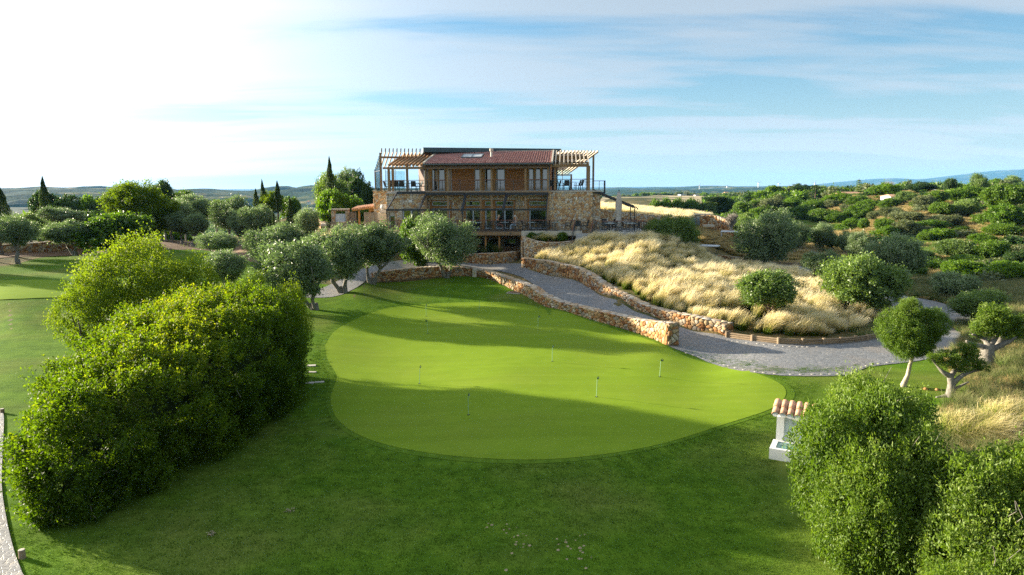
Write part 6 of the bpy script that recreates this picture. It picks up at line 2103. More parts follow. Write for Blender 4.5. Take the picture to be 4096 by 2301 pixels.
# grill table in front of the left rail
# ------------------------------------------------------------------ golf carts
def golf_cart(loc, rz, label):
    t = thing('golf_cart', label, 'golf cart', loc, 'parked golf carts', rz)
    # body with sloped cowl; front is -Y
    prof_ = [(-1.15, 0.30), (-1.18, 0.55), (-1.05, 0.72), (-0.62, 0.92), (-0.55, 0.55), (-0.50, 0.32), (0.15, 0.32), (0.20, 0.62), (0.95, 0.62), (1.10, 0.82), (1.18, 0.55), (1.12, 0.30)]
    n = len(prof_)
    mb = MB().add([(-0.56, y, z) for y, z in prof_] + [(0.56, y, z) for y, z in prof_], [(i, (i + 1) % n, n + (i + 1) % n, n + i) for i in range(n)] + [tuple(range(n))[::-1], tuple(range(n, 2 * n))])
    mb.build('body', M['cartgreen'], t)
    MB().box(-0.52, 0.52, 0.20, 0.72, 0.64, 0.78).build('seat', M['lime'], t)
    MB().add([(-0.52, 0.70, 0.78), (0.52, 0.70, 0.78), (0.52, 0.82, 1.18), (-0.52, 0.82, 1.18), (-0.52, 0.78, 0.78), (0.52, 0.78, 0.78), (0.52, 0.90, 1.18), (-0.52, 0.90, 1.18)], [(0, 1, 2, 3), (7, 6, 5, 4), (0, 4, 5, 1), (1, 5, 6, 2), (2, 6, 7, 3), (3, 7, 4, 0)]).build('backrest', M['lime'], t)
    MB().add([(-0.62, -0.85, 1.80), (0.62, -0.85, 1.80), (0.62, 1.05, 1.80), (-0.62, 1.05, 1.80), (-0.56, -0.78, 1.90), (0.56, -0.78, 1.90), (0.56, 0.98, 1.90), (-0.56, 0.98, 1.90)], [(0, 3, 2, 1), (4, 5, 6, 7), (0, 1, 5, 4), (1, 2, 6, 5), (2, 3, 7, 6), (3, 0, 4, 7)]).build('roof', M['cartroof'], t)
    for s in (-1, 1):
        MB().beam((s * 0.54, -0.62, 0.90), (s * 0.55, -0.80, 1.80), 0.035, 0.035).build('pillar', M['black'], t)
        MB().beam((s * 0.54, 0.92, 0.80), (s * 0.55, 0.95, 1.80), 0.035, 0.08).build('pillar', M['cartroof'], t)
        MB().lathe([(0.05, 0), (0.08, 0.02), (0.05, 0.03)], n=10).build('headlight', M['white'], t, (s * 0.38, -1.14, 0.62), rot=(R(80), 0, 0))
        for y in (-0.80, 0.78):
            wh = MB().lathe([(0.10, -0.08), (0.22, -0.09), (0.23, -0.05), (0.23, 0.05), (0.22, 0.09), (0.10, 0.08)], n=16).build('wheel', M['black'], t, (s * 0.50, y, 0.23), rot=(0, R(90), 0))
            MB().lathe([(0.10, -0.085), (0.03, -0.09)], n=10).build('rim', M['cartroof'], wh)
    MB().add([(-0.52, -0.63, 0.93), (0.52, -0.63, 0.93), (0.52, -0.78, 1.75), (-0.52, -0.78, 1.75)], [(0, 1, 2, 3)]).build('windscreen', M['clear'], t)
    MB().tube([(-0.22, -0.45, 0.85), (-0.22, -0.28, 1.0)], 0.02, 6).build('steering_column', M['black'], t)
    MB().box(-0.5, 0.5, 0.95, 1.35, 0.55, 0.62).build('bag_rack', M['black'], t)
    return t


p = G(2842, 1040)
gz_ = aty(2842, 981, 71.0).z - 1.90
golf_cart((aty(2842, 1000, 71).x, 71.0, gz_), R(62), 'dark green golf cart with pale roof parked behind the feather grass crest')
golf_cart((aty(2921, 930, 80).x, 80.0, aty(2921, 924, 80).z - 1.90), R(70), 'golf cart showing only its pale roof above the brown grass bank')

# ------------------------------------------------------------------ sunken building with grass roof
gb = thing('sunken_building', 'low stone-edged building with a grass roof sunk into the slope', 'building', (aty(2780, 880, 92).x, 92, 3.0))
def gp(px_, py_, Y):
    q = aty(px_, py_, Y) - gb.location
    return q
def band(name, pts, yt, yb, mat, dep=0.5):
    """band following pts (px, Y), top row and bottom row"""
    out_ = []
    for (px_, Y), t_, b_ in zip(pts, yt, yb):
        out_.append((gp(px_, t_, Y), gp(px_, b_, Y)))
    mb = MB()
    for (a, b), (c, d) in zip(out_[:-1], out_[1:]):
        o_ = Vector((0, dep, 0))
        mb.add([b, d, c, a, b + o_, d + o_, c + o_, a + o_], [(0, 1, 2, 3), (7, 6, 5, 4), (0, 4, 5, 1), (1, 5, 6, 2), (2, 6, 7, 3), (3, 7, 4, 0)])
    return mb.build(name, M[mat], gb)
bs = band('parapet', [(2690, 86), (2766, 84)], [884, 879], [902, 899], 'fmortar')
bt = band('parapet', [(2742, 93), (2842, 92)], [860, 858], [873, 871], 'fmortar')
band('coping', [(2690, 85.8), (2768, 83.8)], [881, 876], [885, 880], 'lime', 0.9)
band('coping', [(2740, 92.8), (2844, 91.8)], [857, 855], [861, 859], 'lime', 0.9)
band('coping', [(2742, 92.4), (2767, 84.2)], [858, 877], [861, 881], 'lime', 0.6)
band('back_panel', [(2764, 90), (2785, 90)], [873, 873], [900, 900], 'blue_render', 0.2)
band('pier', [(2795, 89.0), (2801, 89.0)], [872, 872], [901, 901], 'blue_render', 0.8)
band('rear_infill', [(2780, 91.4), (2800, 91.4)], [872, 872], [900, 900], 'mortar', 0.3)
band('lower_ledge', [(2818, 84), (2858, 84)], [900, 900], [908, 908], 'lime', 0.8)
band('lower_ledge', [(2745, 80), (2765, 79), (2778, 78)], [910, 911, 918], [914, 915, 921], 'lime', 0.6)
for par_, pts in ((bs, (2690, 2766, 86, 84, 884, 900)), (bt, (2742, 2842, 93, 92, 860, 872))):
    xa, xb, Ya, Yb, yt, yb = pts
    pa, pb_ = gp(xa, yt, Ya), gp(xb, yt, Yb)
    L = (pb_ - pa).length
    d_ = (pb_ - pa).normalized()
    nrm = Vector((d_.y, -d_.x, 0))
    hh = (yb - yt) * Ya / F_PX
    for poly in rubble_cells(L, hh, 0.42, rs):
        vs, fs = stone_geo(poly, rs, 0.02, 0.012, lambda u, v, d: tuple(pa + d_ * u + nrm * (d + 0.0) - Vector((0, 0, hh - v))))
        link('stone', mesh_raw('stone', vs, fs, M['fstone'], True, [0.5 + 0.5 * float(rs.beta(1.3, 1.3))] * len(vs)), par_)

# ------------------------------------------------------------------ far buildings, masts and turbines
def house(label, px0, px1, Y, ytop, yeave, ybase, mat='render', roofm='terracotta', hip=True, name='house', depth=9.0, nw=3):
    p0, p1 = aty(px0, ybase, Y), aty(px1, ybase, Y)
    zt_, ze_, zb__ = aty((px0 + px1) / 2, ytop, Y).z, aty((px0 + px1) / 2, yeave, Y).z, aty((px0 + px1) / 2, ybase, Y).z - 2
    c = (p0 + p1) / 2
    w_ = (p1 - p0).length
    t = thing(name, label, 'house', (c.x, Y, zb__))
    H = ze_ - zb__
    MB().box(-w_ / 2 + 0.3, w_ / 2 - 0.3, 0.3, depth, 0, H).build('wall', M[mat], t)
    i = min(w_ * 0.25, depth / 2) if hip else 0
    rf = MB().add([(-w_ / 2, 0, H), (w_ / 2, 0, H), (w_ / 2, depth + .3, H), (-w_ / 2, depth + .3, H), (-w_ / 2 + i, depth / 2, zt_ - zb__), (w_ / 2 - i, depth / 2, zt_ - zb__)],
                  [(0, 3, 2, 1), (0, 1, 5, 4), (2, 3, 4, 5), (3, 0, 4), (1, 2, 5)]).build('roof', M[roofm], t)
    for k in range(nw):
        x = -w_ / 2 + w_ * (k + 0.7) / (nw + 0.4)
        wi = MB().box(x - 0.5, x + 0.5, 0.24, 0.299, H - 1.8, H - 0.7).build('window', M['gutter'], t)
        MB().box(x - 0.42, x + 0.42, 0.22, 0.239, H - 1.72, H - 0.78).build('pane', M['glass'], wi)
    return t, rf, H


house('white house with orange tiled roof behind the scrub at right of centre', 3366, 3482, 210, 768, 781, 800)
h2, rf, H = house('white house with a white roof gable and satellite dishes among the pines', 3640, 3800, 200, 764, 773, 800, hip=True)
s200 = 200 / F_PX
MB().add([(-1.5, -0.5, H - 0.1), (3.6, -0.5, H - 0.1), (3.0, 3.0, H + 1.1), (0.3, 3.0, H + 1.1), (-1.5, 6.5, H), (3.6, 6.5, H)], [(0, 1, 2, 3), (1, 5, 2), (0, 3, 4), (3, 2, 5, 4)]).build('white_gable', M['render'], h2)
for x, ang, lb in ((3697, 8, 'larger round satellite dish on the white roof'), (3727, 55, 'satellite dish turned edgeways on the white roof')):
    q = aty(x, 757, 200)
    d = thing('satellite_dish', lb, 'satellite dish', (q.x, 199.5, q.z), 'satellite dishes on the far roof', R(ang))
    MB().lathe([(0.1, 0.0), (0.45, 0.06), (0.62, 0.17), (0.60, 0.18), (0.4, 0.09), (0.05, 0.04)], n=20).build('reflector', M['white'], d, rot=(R(75), 0, 0), smooth=True)
    MB().tube([(0, 0, 0), (0, 0, -0.95)], 0.05, 6).build('mast', M['gutter'], d)
house('small white house hidden in the scrub below the satellite dishes', 3560, 3612, 170, 778, 786, 802, nw=2, depth=5)
house('white farmhouse far out on the plain behind the field', 2898, 2925, 900, 768, 774, 779, nw=2, depth=12)
house('white farmhouse with a red roof at the edge of the dark trees', 2872, 2892, 560, 784, 788, 793, nw=2, depth=8)
house('tiny white farmhouse on the plain at the right end of the hills', 3010, 3022, 700, 770, 774, 779, nw=1, depth=8)
house('grey flat warehouse beyond the sandy field', 2722, 2744, 760, 777, 778, 787, mat='blue_render', roofm='gutter', hip=False, nw=2, depth=14)
house('small grey shed right of the warehouse beyond the field', 2781, 2798, 740, 779, 780, 786, mat='concrete', roofm='gutter', hip=False, nw=1, depth=8)
house('small white cottage among the olives far left of the house', 1226, 1238, 900, 803, 807, 811, nw=1, depth=7)
house('tiny red roofed cottage on the distant left hillside', 1143, 1150, 1500, 797, 800, 804, nw=1, depth=8)
house('white farm building on the distant left hill slope', 812, 824, 1400, 797, 800, 803, nw=1, depth=10)
for x, y, Y, h_, lb in ((2569, 797, 560, 22, 'thin grey mast standing in the sandy field'), (2735, 778, 800, 14, 'thin mast behind the grey warehouse'), (2745, 778, 800, 10, 'shorter mast right of the warehouse mast'), (2770, 778, 800, 13, 'thin mast between warehouse and shed')):
    q = aty(x, y, Y)
    hh = h_ * Y / F_PX
    t = thing('mast', lb, 'mast', q, 'thin masts on the plain')
    MB().tube([(0, 0, -3), (0, 0, hh)], [0.22, 0.12], 6).build('pole', M['gutter'], t)
    MB().box(-0.8, 0.8, -0.06, 0.06, hh - 0.8, hh - 0.6).build('crossarm', M['gutter'], t)
for i, (x, yb, yt, Y, rot, lb) in enumerate(((2797, 762, 741, 4400, 10, 'leftmost white wind turbine standing on the blue hills'), (2907, 759, 744, 4400, 35, 'second white wind turbine, left of the tallest one'), (3032, 757, 731, 4300, 50, 'tallest white wind turbine right of the field'),
                                             (3112, 757, 735, 4400, 80, 'wind turbine rising behind the bright round shrub'), (3257, 752, 730, 4500, 20, 'faint wind turbine above the dark conifers at right'), (1247, 770, 751, 3000, 5, 'faint wind turbine on the left hills beside the cypresses'))):
    b_ = aty(x, yb + 4, Y); hub = aty(x, yt + 1, Y)
    t = thing('wind_turbine', lb, 'wind turbine', b_, 'wind turbines on the far hills')
    hh = hub.z - b_.z
    MB().tube([(0, 0, -20), (0, 0, hh)], [3.0, 1.7], 8).build('tower', M['white'], t)
    MB().box(-1.8, 1.8, -5, 4, hh - 1.2, hh + 2.2).build('nacelle', M['white'], t)
    for k in range(3):
        a = R(rot + 120 * k)
        L = hh * 0.62
        d_ = Vector((math.sin(a), 0, math.cos(a)))
        s__ = Vector((math.cos(a), 0, -math.sin(a)))
        c = Vector((0, -6, hh + 0.5))
        MB().add([c - s__ * 1.4, c + s__ * 1.4, c + d_ * L * 0.3 + s__ * 2.2, c + d_ * L, c + d_ * L * 0.3 - s__ * 0.6, c - s__ * 1.4 + Vector((0, 0.8, 0)), c + s__ * 1.4 + Vector((0, 0.8, 0)), c + d_ * L * 0.3 + s__ * 2.2 + Vector((0, 0.5, 0)), c + d_ * L + Vector((0, 0.2, 0)), c + d_ * L * 0.3 - s__ * 0.6 + Vector((0, 0.5, 0))],
                 [(0, 1, 2, 3, 4), (9, 8, 7, 6, 5), (0, 5, 6, 1), (1, 6, 7, 2), (2, 7, 8, 3), (3, 8, 9, 4), (4, 9, 5, 0)]).build('blade', M['white'], t)
# small sign by the path and box sign at left
p = G(3898, 1292)
t = thing('path_sign', 'small grey sign on a thin stake beside the path under an olive', 'sign', p)
hs_ = aty(3898, 1266, p.y).z - p.z
MB().box(-0.02, 0.02, -0.02, 0.02, -0.1, hs_ + 0.15).build('stake', M['black'], t)
MB().box(-0.30, 0.16, -0.045, -0.021, hs_ - 0.14, hs_ + 0.12).build('panel', simple('grey_sign_panel', (0.20, 0.25, 0.27), 0.5), t)
q = aty(375, 915, 84)
t = thing('wall_sign', 'small white notice with a round mark on the wall at left', 'sign', (q.x, 84, q.z - 1.0))
zt_ = aty(375, 897, 84).z - q.z + 1.0
MB().box(-0.36, 0.36, 0, 0.05, zt_ - 0.6, zt_).build('panel', M['white'], t)
MB().lathe([(0.17, 0), (0.17, 0.01)], n=16).build('round_mark', simple('blue_mark', (0.10, 0.12, 0.30), 0.5), t, (0.02, -0.002, zt_ - 0.32), rot=(R(90), 0, 0))
MB().box(-0.3, -0.24, 0.051, 0.1, -0.5, zt_).build('post', M['black'], t)
rubble_wall('pale rubble wall beside the white notice at left', [(q.x - 2.2, 84.6, q.z - 1.4, q.z + 0.05), (q.x - 0.6, 84.4, q.z - 1.4, q.z + 0.15), (q.x + 2.5, 84.4, q.z - 1.4, q.z + 0.15)], 0.5, 0.3, 53, keep_face=30, keep_cap=6)

# ------------------------------------------------------------------ pale edging setts of the path
for row_, off in (([(2905, 1362), (3009, 1376), (3114, 1387), (3211, 1391), (3295, 1390), (3363, 1386), (3430, 1378), (3500, 1366)], 0.5), ([(2740, 1412), (2800, 1432), (2900, 1463), (3000, 1487), (3130, 1500), (3260, 1501), (3390, 1496), (3470, 1466), (3600, 1447)], 0.55), ([(2180, 1104), (2272, 1124), (2349, 1158), (2427, 1203), (2543, 1258), (2670, 1304)], 0.6)):
    C_ = Curve([tuple(G(a, b))[:2] for a, b in row_])
    s_ = 0.1
    while s_ < C_.L:
        x_, y_ = C_.at(s_)
        me_ = bpy.data.meshes.get('edge_sett') or mesh_raw('edge_sett', *stone_geo([(-0.09, -0.05), (0.08, -0.055), (0.09, 0.045), (-0.08, 0.055)], rs, 0.016, 0.004, lambda u, v, d: (u, v, d)), M['sett'], True)
        link('edge_sett', me_, path, (x_, y_, zf(x_, y_) + 0.036), (0, 0, rs.uniform(-0.3, 0.3)))
        s_ += off * rs.uniform(0.5, 1.2)

# ------------------------------------------------------------------ foliage
def unit_dirs(n, rg):
    v = rg.normal(size=(n, 3))
    return v / np.linalg.norm(v, axis=1, keepdims=True)


def leaf_quads(C, size, aspect, rg, axis=None, spread=1.0):
    """diamond leaves at the centres C; returns V (4n,3)"""
    n = len(C)
    a = unit_dirs(n, rg)
    if axis is not None: a = a * spread + axis
    a /= np.linalg.norm(a, axis=1, keepdims=True)
    b = np.cross(a, unit_dirs(n, rg))
    b /= np.linalg.norm(b, axis=1, keepdims=True) + 1e-9
    L = (size * rg.uniform(0.7, 1.3, n))[:, None]
    nrm = np.cross(a, b)
    V = np.stack([C - a * L, C + b * L * aspect + nrm * L * 0.12, C + a * L, C - b * L * aspect + nrm * L * 0.12], 1)
    return V.reshape(-1, 3)


def quads_mesh(name, V, tone4, mat):
    n = len(V) // 4
    return mesh_quads(name, V, np.arange(4 * n).reshape(n, 4), mat, False, {'tone': tone4})


def crown_mesh(name, mat, seed, nblob=11, br=(0.27, 0.52), ncl=260, nlf=60, rc=0.13, ls=0.045, asp=0.38, squash=1.0, spread=0.52, up=0.25, tone0=0.42, inner=1400, shape='round', sig=0.13):
    rg = np.random.default_rng(seed)
    d = unit_dirs(nblob, rg)
    d[:, 2] = d[:, 2] * 0.9 + 0.05
    r = rg.uniform(br[0], br[1], nblob)
    c = d * ((1 - r) * rg.uniform(0.75, 1.0, nblob))[:, None]
    c = np.concatenate([c, [[0, 0, 0.0]]]); r = np.append(r, spread)
    if shape == 'dome':
        c[:, 2] = c[:, 2] * 0.6 - 0.1
    if shape == 'flat':
        c[:, 2] = np.clip(c[:, 2] * 0.55, -0.35, 1) + 0.15
    w_ = r ** 2
    pick = rg.choice(len(r), size=ncl * 3, p=w_ / w_.sum())
    dd = unit_dirs(ncl * 3, rg)
    P = c[pick] + dd * (r[pick] * rg.normal(0.95, sig, ncl * 3))[:, None]
    # reject clusters lying deep inside other lobes
    D = np.linalg.norm(P[:, None] - c[None], axis=2) / r[None]
    ok = D.min(1) > 0.80
    P, dd = P[ok][:ncl], dd[ok][:ncl]
    if shape == 'flat':
        P[:, 2] = np.maximum(P[:, 2], -0.45 + 0.12 * rg.normal(size=len(P)))
    n = len(P)
    ct = rg.normal(0, 0.09, n)
    rcs = rc * rg.uniform(0.6, 1.25, n)
    C = np.repeat(P, nlf, 0) + rg.normal(size=(n * nlf, 3)) * np.repeat(rcs, nlf)[:, None] * 0.62
    ax = np.repeat(dd, nlf, 0) * 0.6 + np.array([0, 0, up])
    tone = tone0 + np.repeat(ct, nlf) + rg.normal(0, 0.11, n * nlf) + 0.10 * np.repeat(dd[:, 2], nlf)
    V = leaf_quads(C, ls, asp, rg, ax, 1.0)
    T = np.repeat(tone, 4)
    # larger inner foliage so the crown is not hollow
    if inner:
        pick = rg.choice(len(r), size=inner, p=w_ / w_.sum())
        Ci = c[pick] + unit_dirs(inner, rg) * (r[pick] * rg.uniform(0.2, 0.8, inner))[:, None]
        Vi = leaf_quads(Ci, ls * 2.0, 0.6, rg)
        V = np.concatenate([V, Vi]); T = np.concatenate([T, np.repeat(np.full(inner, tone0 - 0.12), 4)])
    lo, hi = np.percentile(V, 0.7, axis=0), np.percentile(V, 99.3, axis=0)
    V = (V - (lo + hi) / 2) / ((hi - lo) / 2)
    return quads_mesh(name, V, np.clip(T, 0, 1), mat)


def cone_crown(name, mat, seed, n=9000, ls=0.035, power=0.75):
    """narrow cypress crown in the box -1..1, z 0..1"""
    rg = np.random.default_rng(seed)
    h = rg.uniform(0, 1, n) ** 0.9
    R_ = np.clip((1 - h) ** power * (0.55 + 0.45 * np.minimum(1, h / 0.18)), 0.02, 1)
    a = rg.uniform(0, 2 * np.pi, n)
    bump = 1 + 0.16 * np.sin(a * 3 + h * 17) + 0.10 * np.sin(a * 5 - h * 31)
    rr_ = R_ * bump * rg.uniform(0.7, 1.03, n)
    C = np.stack([rr_ * np.cos(a), rr_ * np.sin(a), h], 1)
    ax = np.stack([np.cos(a) * 0.3, np.sin(a) * 0.3, np.ones(n) * 1.5], 1)
    C[:, :2] *= 1.0
    V = leaf_quads(C, ls, 0.4, rg, ax, 0.5)
    # squeeze leaf size differences: leaves were built in unit space, z is much longer than x
    return quads_mesh(name, V, np.clip(np.repeat(0.40 + rg.normal(0, 0.12, n) + 0.1 * np.sin(a * 3 + h * 17), 4), 0, 1), mat)


CR = {}
def variants(key, n, **kw):
    CR[key] = [crown_mesh('crown', M[kw.get('mat', key)], 100 + 13 * i + len(CR) * 7, **{k: v for k, v in kw.items() if k != 'mat'}) for i in range(n)]


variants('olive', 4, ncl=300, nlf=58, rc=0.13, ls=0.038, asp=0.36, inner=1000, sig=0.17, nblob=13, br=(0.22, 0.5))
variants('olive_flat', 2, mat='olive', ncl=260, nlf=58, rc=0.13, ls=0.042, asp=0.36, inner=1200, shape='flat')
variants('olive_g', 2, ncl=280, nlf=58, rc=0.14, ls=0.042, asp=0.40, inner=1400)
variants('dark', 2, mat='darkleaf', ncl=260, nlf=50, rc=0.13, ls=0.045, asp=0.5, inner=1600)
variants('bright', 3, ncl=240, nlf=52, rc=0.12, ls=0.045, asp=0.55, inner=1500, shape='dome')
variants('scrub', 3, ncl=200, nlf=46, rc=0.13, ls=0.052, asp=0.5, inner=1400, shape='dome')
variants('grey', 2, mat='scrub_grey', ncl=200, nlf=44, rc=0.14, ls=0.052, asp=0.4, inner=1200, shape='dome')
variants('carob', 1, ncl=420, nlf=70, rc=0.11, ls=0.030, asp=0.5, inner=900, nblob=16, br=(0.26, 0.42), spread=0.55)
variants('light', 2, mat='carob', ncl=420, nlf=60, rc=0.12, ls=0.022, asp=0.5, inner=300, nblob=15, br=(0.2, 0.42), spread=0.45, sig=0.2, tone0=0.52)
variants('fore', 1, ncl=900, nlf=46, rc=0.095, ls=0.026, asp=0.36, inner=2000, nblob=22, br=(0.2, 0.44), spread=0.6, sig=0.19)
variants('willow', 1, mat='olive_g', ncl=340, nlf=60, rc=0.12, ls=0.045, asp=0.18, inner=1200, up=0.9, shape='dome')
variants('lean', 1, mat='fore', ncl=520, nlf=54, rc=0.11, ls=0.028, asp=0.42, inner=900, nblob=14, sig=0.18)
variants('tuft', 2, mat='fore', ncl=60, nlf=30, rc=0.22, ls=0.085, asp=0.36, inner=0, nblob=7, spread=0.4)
CR['cypress'] = [cone_crown('crown', M['cypress'], 5), cone_crown('crown', M['cypress'], 6)]


def limb(mb, p0, p1, r0, r1, rg, bend=0.12, n=5, seg=7):
    p0, p1 = Vector(p0), Vector(p1)
    L = (p1 - p0).length
    off = Vector((rg.normal(), rg.normal(), rg.normal() * 0.3)) * L * bend
    pts, rs_ = [], []
    for i in range(n + 1):
        t = i / n
        pts.append(p0.lerp(p1, t) + off * math.sin(math.pi * t) + Vector((rg.normal(), rg.normal(), 0)) * r0 * 0.25 * (1 if 0 < i < n else 0))
        rs_.append((r0 * (1 - t) + r1 * t) * (1 + 0.12 * rg.normal() * (1 if i else 0)))
    mb.tube(pts, rs_, seg)


def make_trunk(base, cc, rr, rg, r0=0.16, stems=1, mat='bark', parent=None, fork=0.42, flare=True, limbs=4):
    """trunk and limbs in the coordinates of the tree; base at origin, cc crown centre, rr crown radii"""
    mb = MB()
    for s in range(stems):
        o = Vector((0, 0, -0.15)) if stems == 1 else Vector(((s - (stems - 1) / 2) * r0 * 1.6, rg.normal() * 0.05, -0.15))
        tgt = Vector((cc[0], cc[1], cc[2]))
        if stems > 1: tgt += Vector(((s - (stems - 1) / 2) * rr[0] * 0.9, rg.normal() * rr[1] * 0.2, 0))
        fk = o.lerp(tgt, fork)
        rr0 = r0 if stems == 1 else r0 * 0.75
        if flare: mb.tube([o, o + Vector((0, 0, 0.22)), o + Vector((0, 0, 0.5)) + (fk - o) * 0.1], [rr0 * 1.75, rr0 * 1.3, rr0 * 1.05], 9)
        limb(mb, o + Vector((0, 0, 0.12)), fk, rr0 * 1.15, rr0 * 0.8, rg, 0.05, 4, 9)
        for k in range(limbs):
            a = 2 * math.pi * (k + rg.uniform(0, 0.6)) / limbs
            e = tgt + Vector((math.cos(a) * rr[0] * 0.62, math.sin(a) * rr[1] * 0.62, rg.uniform(-0.1, 0.5) * rr[2]))
            limb(mb, fk - (fk - o) * 0.05, e, rr0 * 0.62, rr0 * 0.16, rg, 0.1)
    return mb.build('trunk', M[mat], parent, smooth=True)


TREES = []
tn = [0]


def tree(name, label, cat, box, base=None, Y=None, kind='olive', group=None, r0=0.15, stems=1, bark='bark', trunk=True, squeeze=1.0, ground_z=None, limbs=4, dyc=0.0, fork=0.42, var=None):
    """box: crown extent in photo pixels x0, x1, ytop, ybottom; base: pixel of the trunk foot, or Y the distance"""
    tn[0] += 1
    rg = np.random.default_rng(1000 + tn[0])
    x0, x1, yt, yb = box
    if base is not None and Y is None:
        b = G(*base)
    else:
        bxp = base[0] if base else (x0 + x1) / 2
        q = aty(bxp, yb, Y)
        b = Vector((q.x, Y, zf(q.x, Y) if ground_z is None else ground_z))
    Yc = b.y + dyc
    pc0, pc1 = aty(x0, (yt + yb) / 2, Yc), aty(x1, (yt + yb) / 2, Yc)
    zt_, zb_ = aty((x0 + x1) / 2, yt, Yc).z, aty((x0 + x1) / 2, yb, Yc).z
    rx, rz = (pc1.x - pc0.x) / 2, (zt_ - zb_) / 2
    cc = Vector(((pc0.x + pc1.x) / 2 - b.x, dyc, (zt_ + zb_) / 2 - b.z))
    t = thing(name, label, cat, b, group)
    if not trunk:      # a shrub leafy to the ground
        low = cc.z - rz
        if low > 0.05:
            rz += low / 2 * 0.9; cc.z -= low / 2 * 0.9
    ry = rx * squeeze
    me = CR[kind][(tn[0] if var is None else var) % len(CR[kind])]
    rot = rg.uniform(0, 2 * math.pi)
    k = 0.94 if kind.startswith('olive') else 1.0
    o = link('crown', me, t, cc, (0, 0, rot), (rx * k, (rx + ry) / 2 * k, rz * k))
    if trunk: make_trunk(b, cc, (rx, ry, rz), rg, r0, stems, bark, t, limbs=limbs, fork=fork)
    else:
        mb = MB()
        for q_ in range(4):
            a = rg.uniform(0, 6.28)
            limb(mb, (math.cos(a) * rx * 0.1, math.sin(a) * rx * 0.1, -0.05), (cc.x + math.cos(a) * rx * 0.5, cc.y + math.sin(a) * rx * 0.5, cc.z + rz * 0.2), 0.05 + rx * 0.02, 0.02, rg)
        mb.build('stem', M['bark_d'], t)
    return t


def cypress(label, x, w_, yt, yb, Y, group='slender dark cypresses on the left', kind=0, lean=0):
    b = aty(x, yb, Y)
    h = aty(x, yt, Y).z - b.z
    t = thing('cypress_tree', label, 'tree', (b.x, Y, b.z), group)
    rx = w_ / 2 * Y / F_PX
    link('crown', CR['cypress'][kind % 2], t, (0, 0, 0.1), (0, R(lean), random.uniform(0, 6)), (rx, rx, h))
    MB().tube([(0, 0, -3.0), (0, 0, h * 0.7)], [rx * 0.22, rx * 0.06], 7).build('trunk', M['bark_d'], t)


GO = 'olive trees around the lawn, left'
# --- left and middle olives, nearest described by where they stand
tree('olive_tree', 'olive in front of the house, its forked trunk standing against the curving wall', 'tree', (1652, 1900, 856, 1058), (1785, 1112), kind='olive', group=GO, r0=0.17, stems=2, var=0)
tree('olive_tree', 'wide dark olive with three spreading limbs at the left end of the wall', 'tree', (1368, 1636, 888, 1062), (1488, 1136), kind='olive', group=GO, r0=0.17, stems=2, var=1, limbs=5)
tree('olive_tree', 'grey-green olive with a pale stout trunk at the corner of the path', 'tree', (1222, 1455, 908, 1112), (1372, 1172), kind='olive', group=GO, r0=0.2, stems=2, var=2)
tree('olive_tree', 'broad silvery olive right behind the big hedge', 'tree', (1010, 1342, 962, 1195), (1260, 1240), kind='olive', group=GO, r0=0.16, stems=2, var=3)
tree('olive_tree', 'silvery olive rising above the broad one behind the hedge', 'tree', (980, 1205, 895, 1045), Y=58, kind='olive', group=GO, var=0)
tree('olive_tree', 'olive in front of the round stone parapet', 'tree', (1110, 1300, 925, 1040), Y=60, kind='olive', group=GO, var=1)
tree('olive_tree', 'dark olive left of the information board', 'tree', (1176, 1278, 832, 940), Y=72, kind='olive', group=GO, var=2)
tree('olive_tree', 'grey olive below the row of leaning cypresses', 'tree', (955, 1100, 822, 945), Y=76, kind='olive', group=GO, var=3)
tree('olive_tree', 'olive with its trunk on the mulch bed near the red rubble wall', 'tree', (912, 1012, 838, 948), (958, 984), kind='olive', group=GO, var=1)
tree('olive_tree', 'big dark olive leaning over the mulch in mid left', 'tree', (845, 992, 785, 920), (918, 962), kind='olive', group=GO, var=0)
tree('olive_tree', 'left olive of the close pair with pale twisted trunks', 'tree', (666, 765, 848, 938), (729, 975), kind='olive', group=GO, var=2, r0=0.13)
tree('olive_tree', 'right olive of the close pair with pale twisted trunks', 'tree', (738, 832, 852, 938), (771, 987), kind='olive', group=GO, var=3, r0=0.2)
tree('olive_tree', 'large dull green olive behind the close pair', 'tree', (610, 760, 798, 905), Y=88, kind='olive', group=GO, var=1)
tree('olive_tree', 'tall grey olive crown against the distant hills', 'tree', (700, 855, 778, 880), Y=95, kind='olive', group=GO, var=0)
tree('olive_tree', 'rounded olive between the grey crown and the dark leaning one', 'tree', (800, 930, 800, 880), Y=98, kind='olive_g', group=GO, var=1)
tree('olive_tree', 'small olive crown just above the light shrubs', 'tree', (786, 950, 930, 1005), Y=60, kind='olive', group=GO, var=2)
tree('olive_tree', 'dense dark green olive close behind the light leafy shrubs', 'tree', (800, 1002, 1000, 1135), Y=46, kind='olive', group=GO, var=3)
tree('olive_tree', 'umbrella shaped olive with a V trunk on the far left lawn', 'tree', (168, 348, 882, 972), (300, 1024), kind='olive_flat', group=GO, var=0, r0=0.17, stems=2)
tree('olive_tree', 'olive crown standing directly above the umbrella shaped one', 'tree', (174, 330, 828, 900), (257, 996), kind='olive', group=GO, var=1, r0=0.17)
tree('olive_tree', 'single pale trunked olive casting a long shadow at far left', 'tree', (-8, 142, 860, 985), (72, 1057), kind='olive', group=GO, var=2, r0=0.18)
tree('olive_tree', 'olive cut by the left edge of the photo', 'tree', (-90, 38, 858, 985), (2, 1020), kind='olive', group=GO, var=3, r0=0.18, stems=2)
tree('olive_tree', 'small olive crown squeezed behind the cypress at far left', 'tree', (80, 160, 850, 930), Y=82, kind='olive_g', group=GO, var=0)
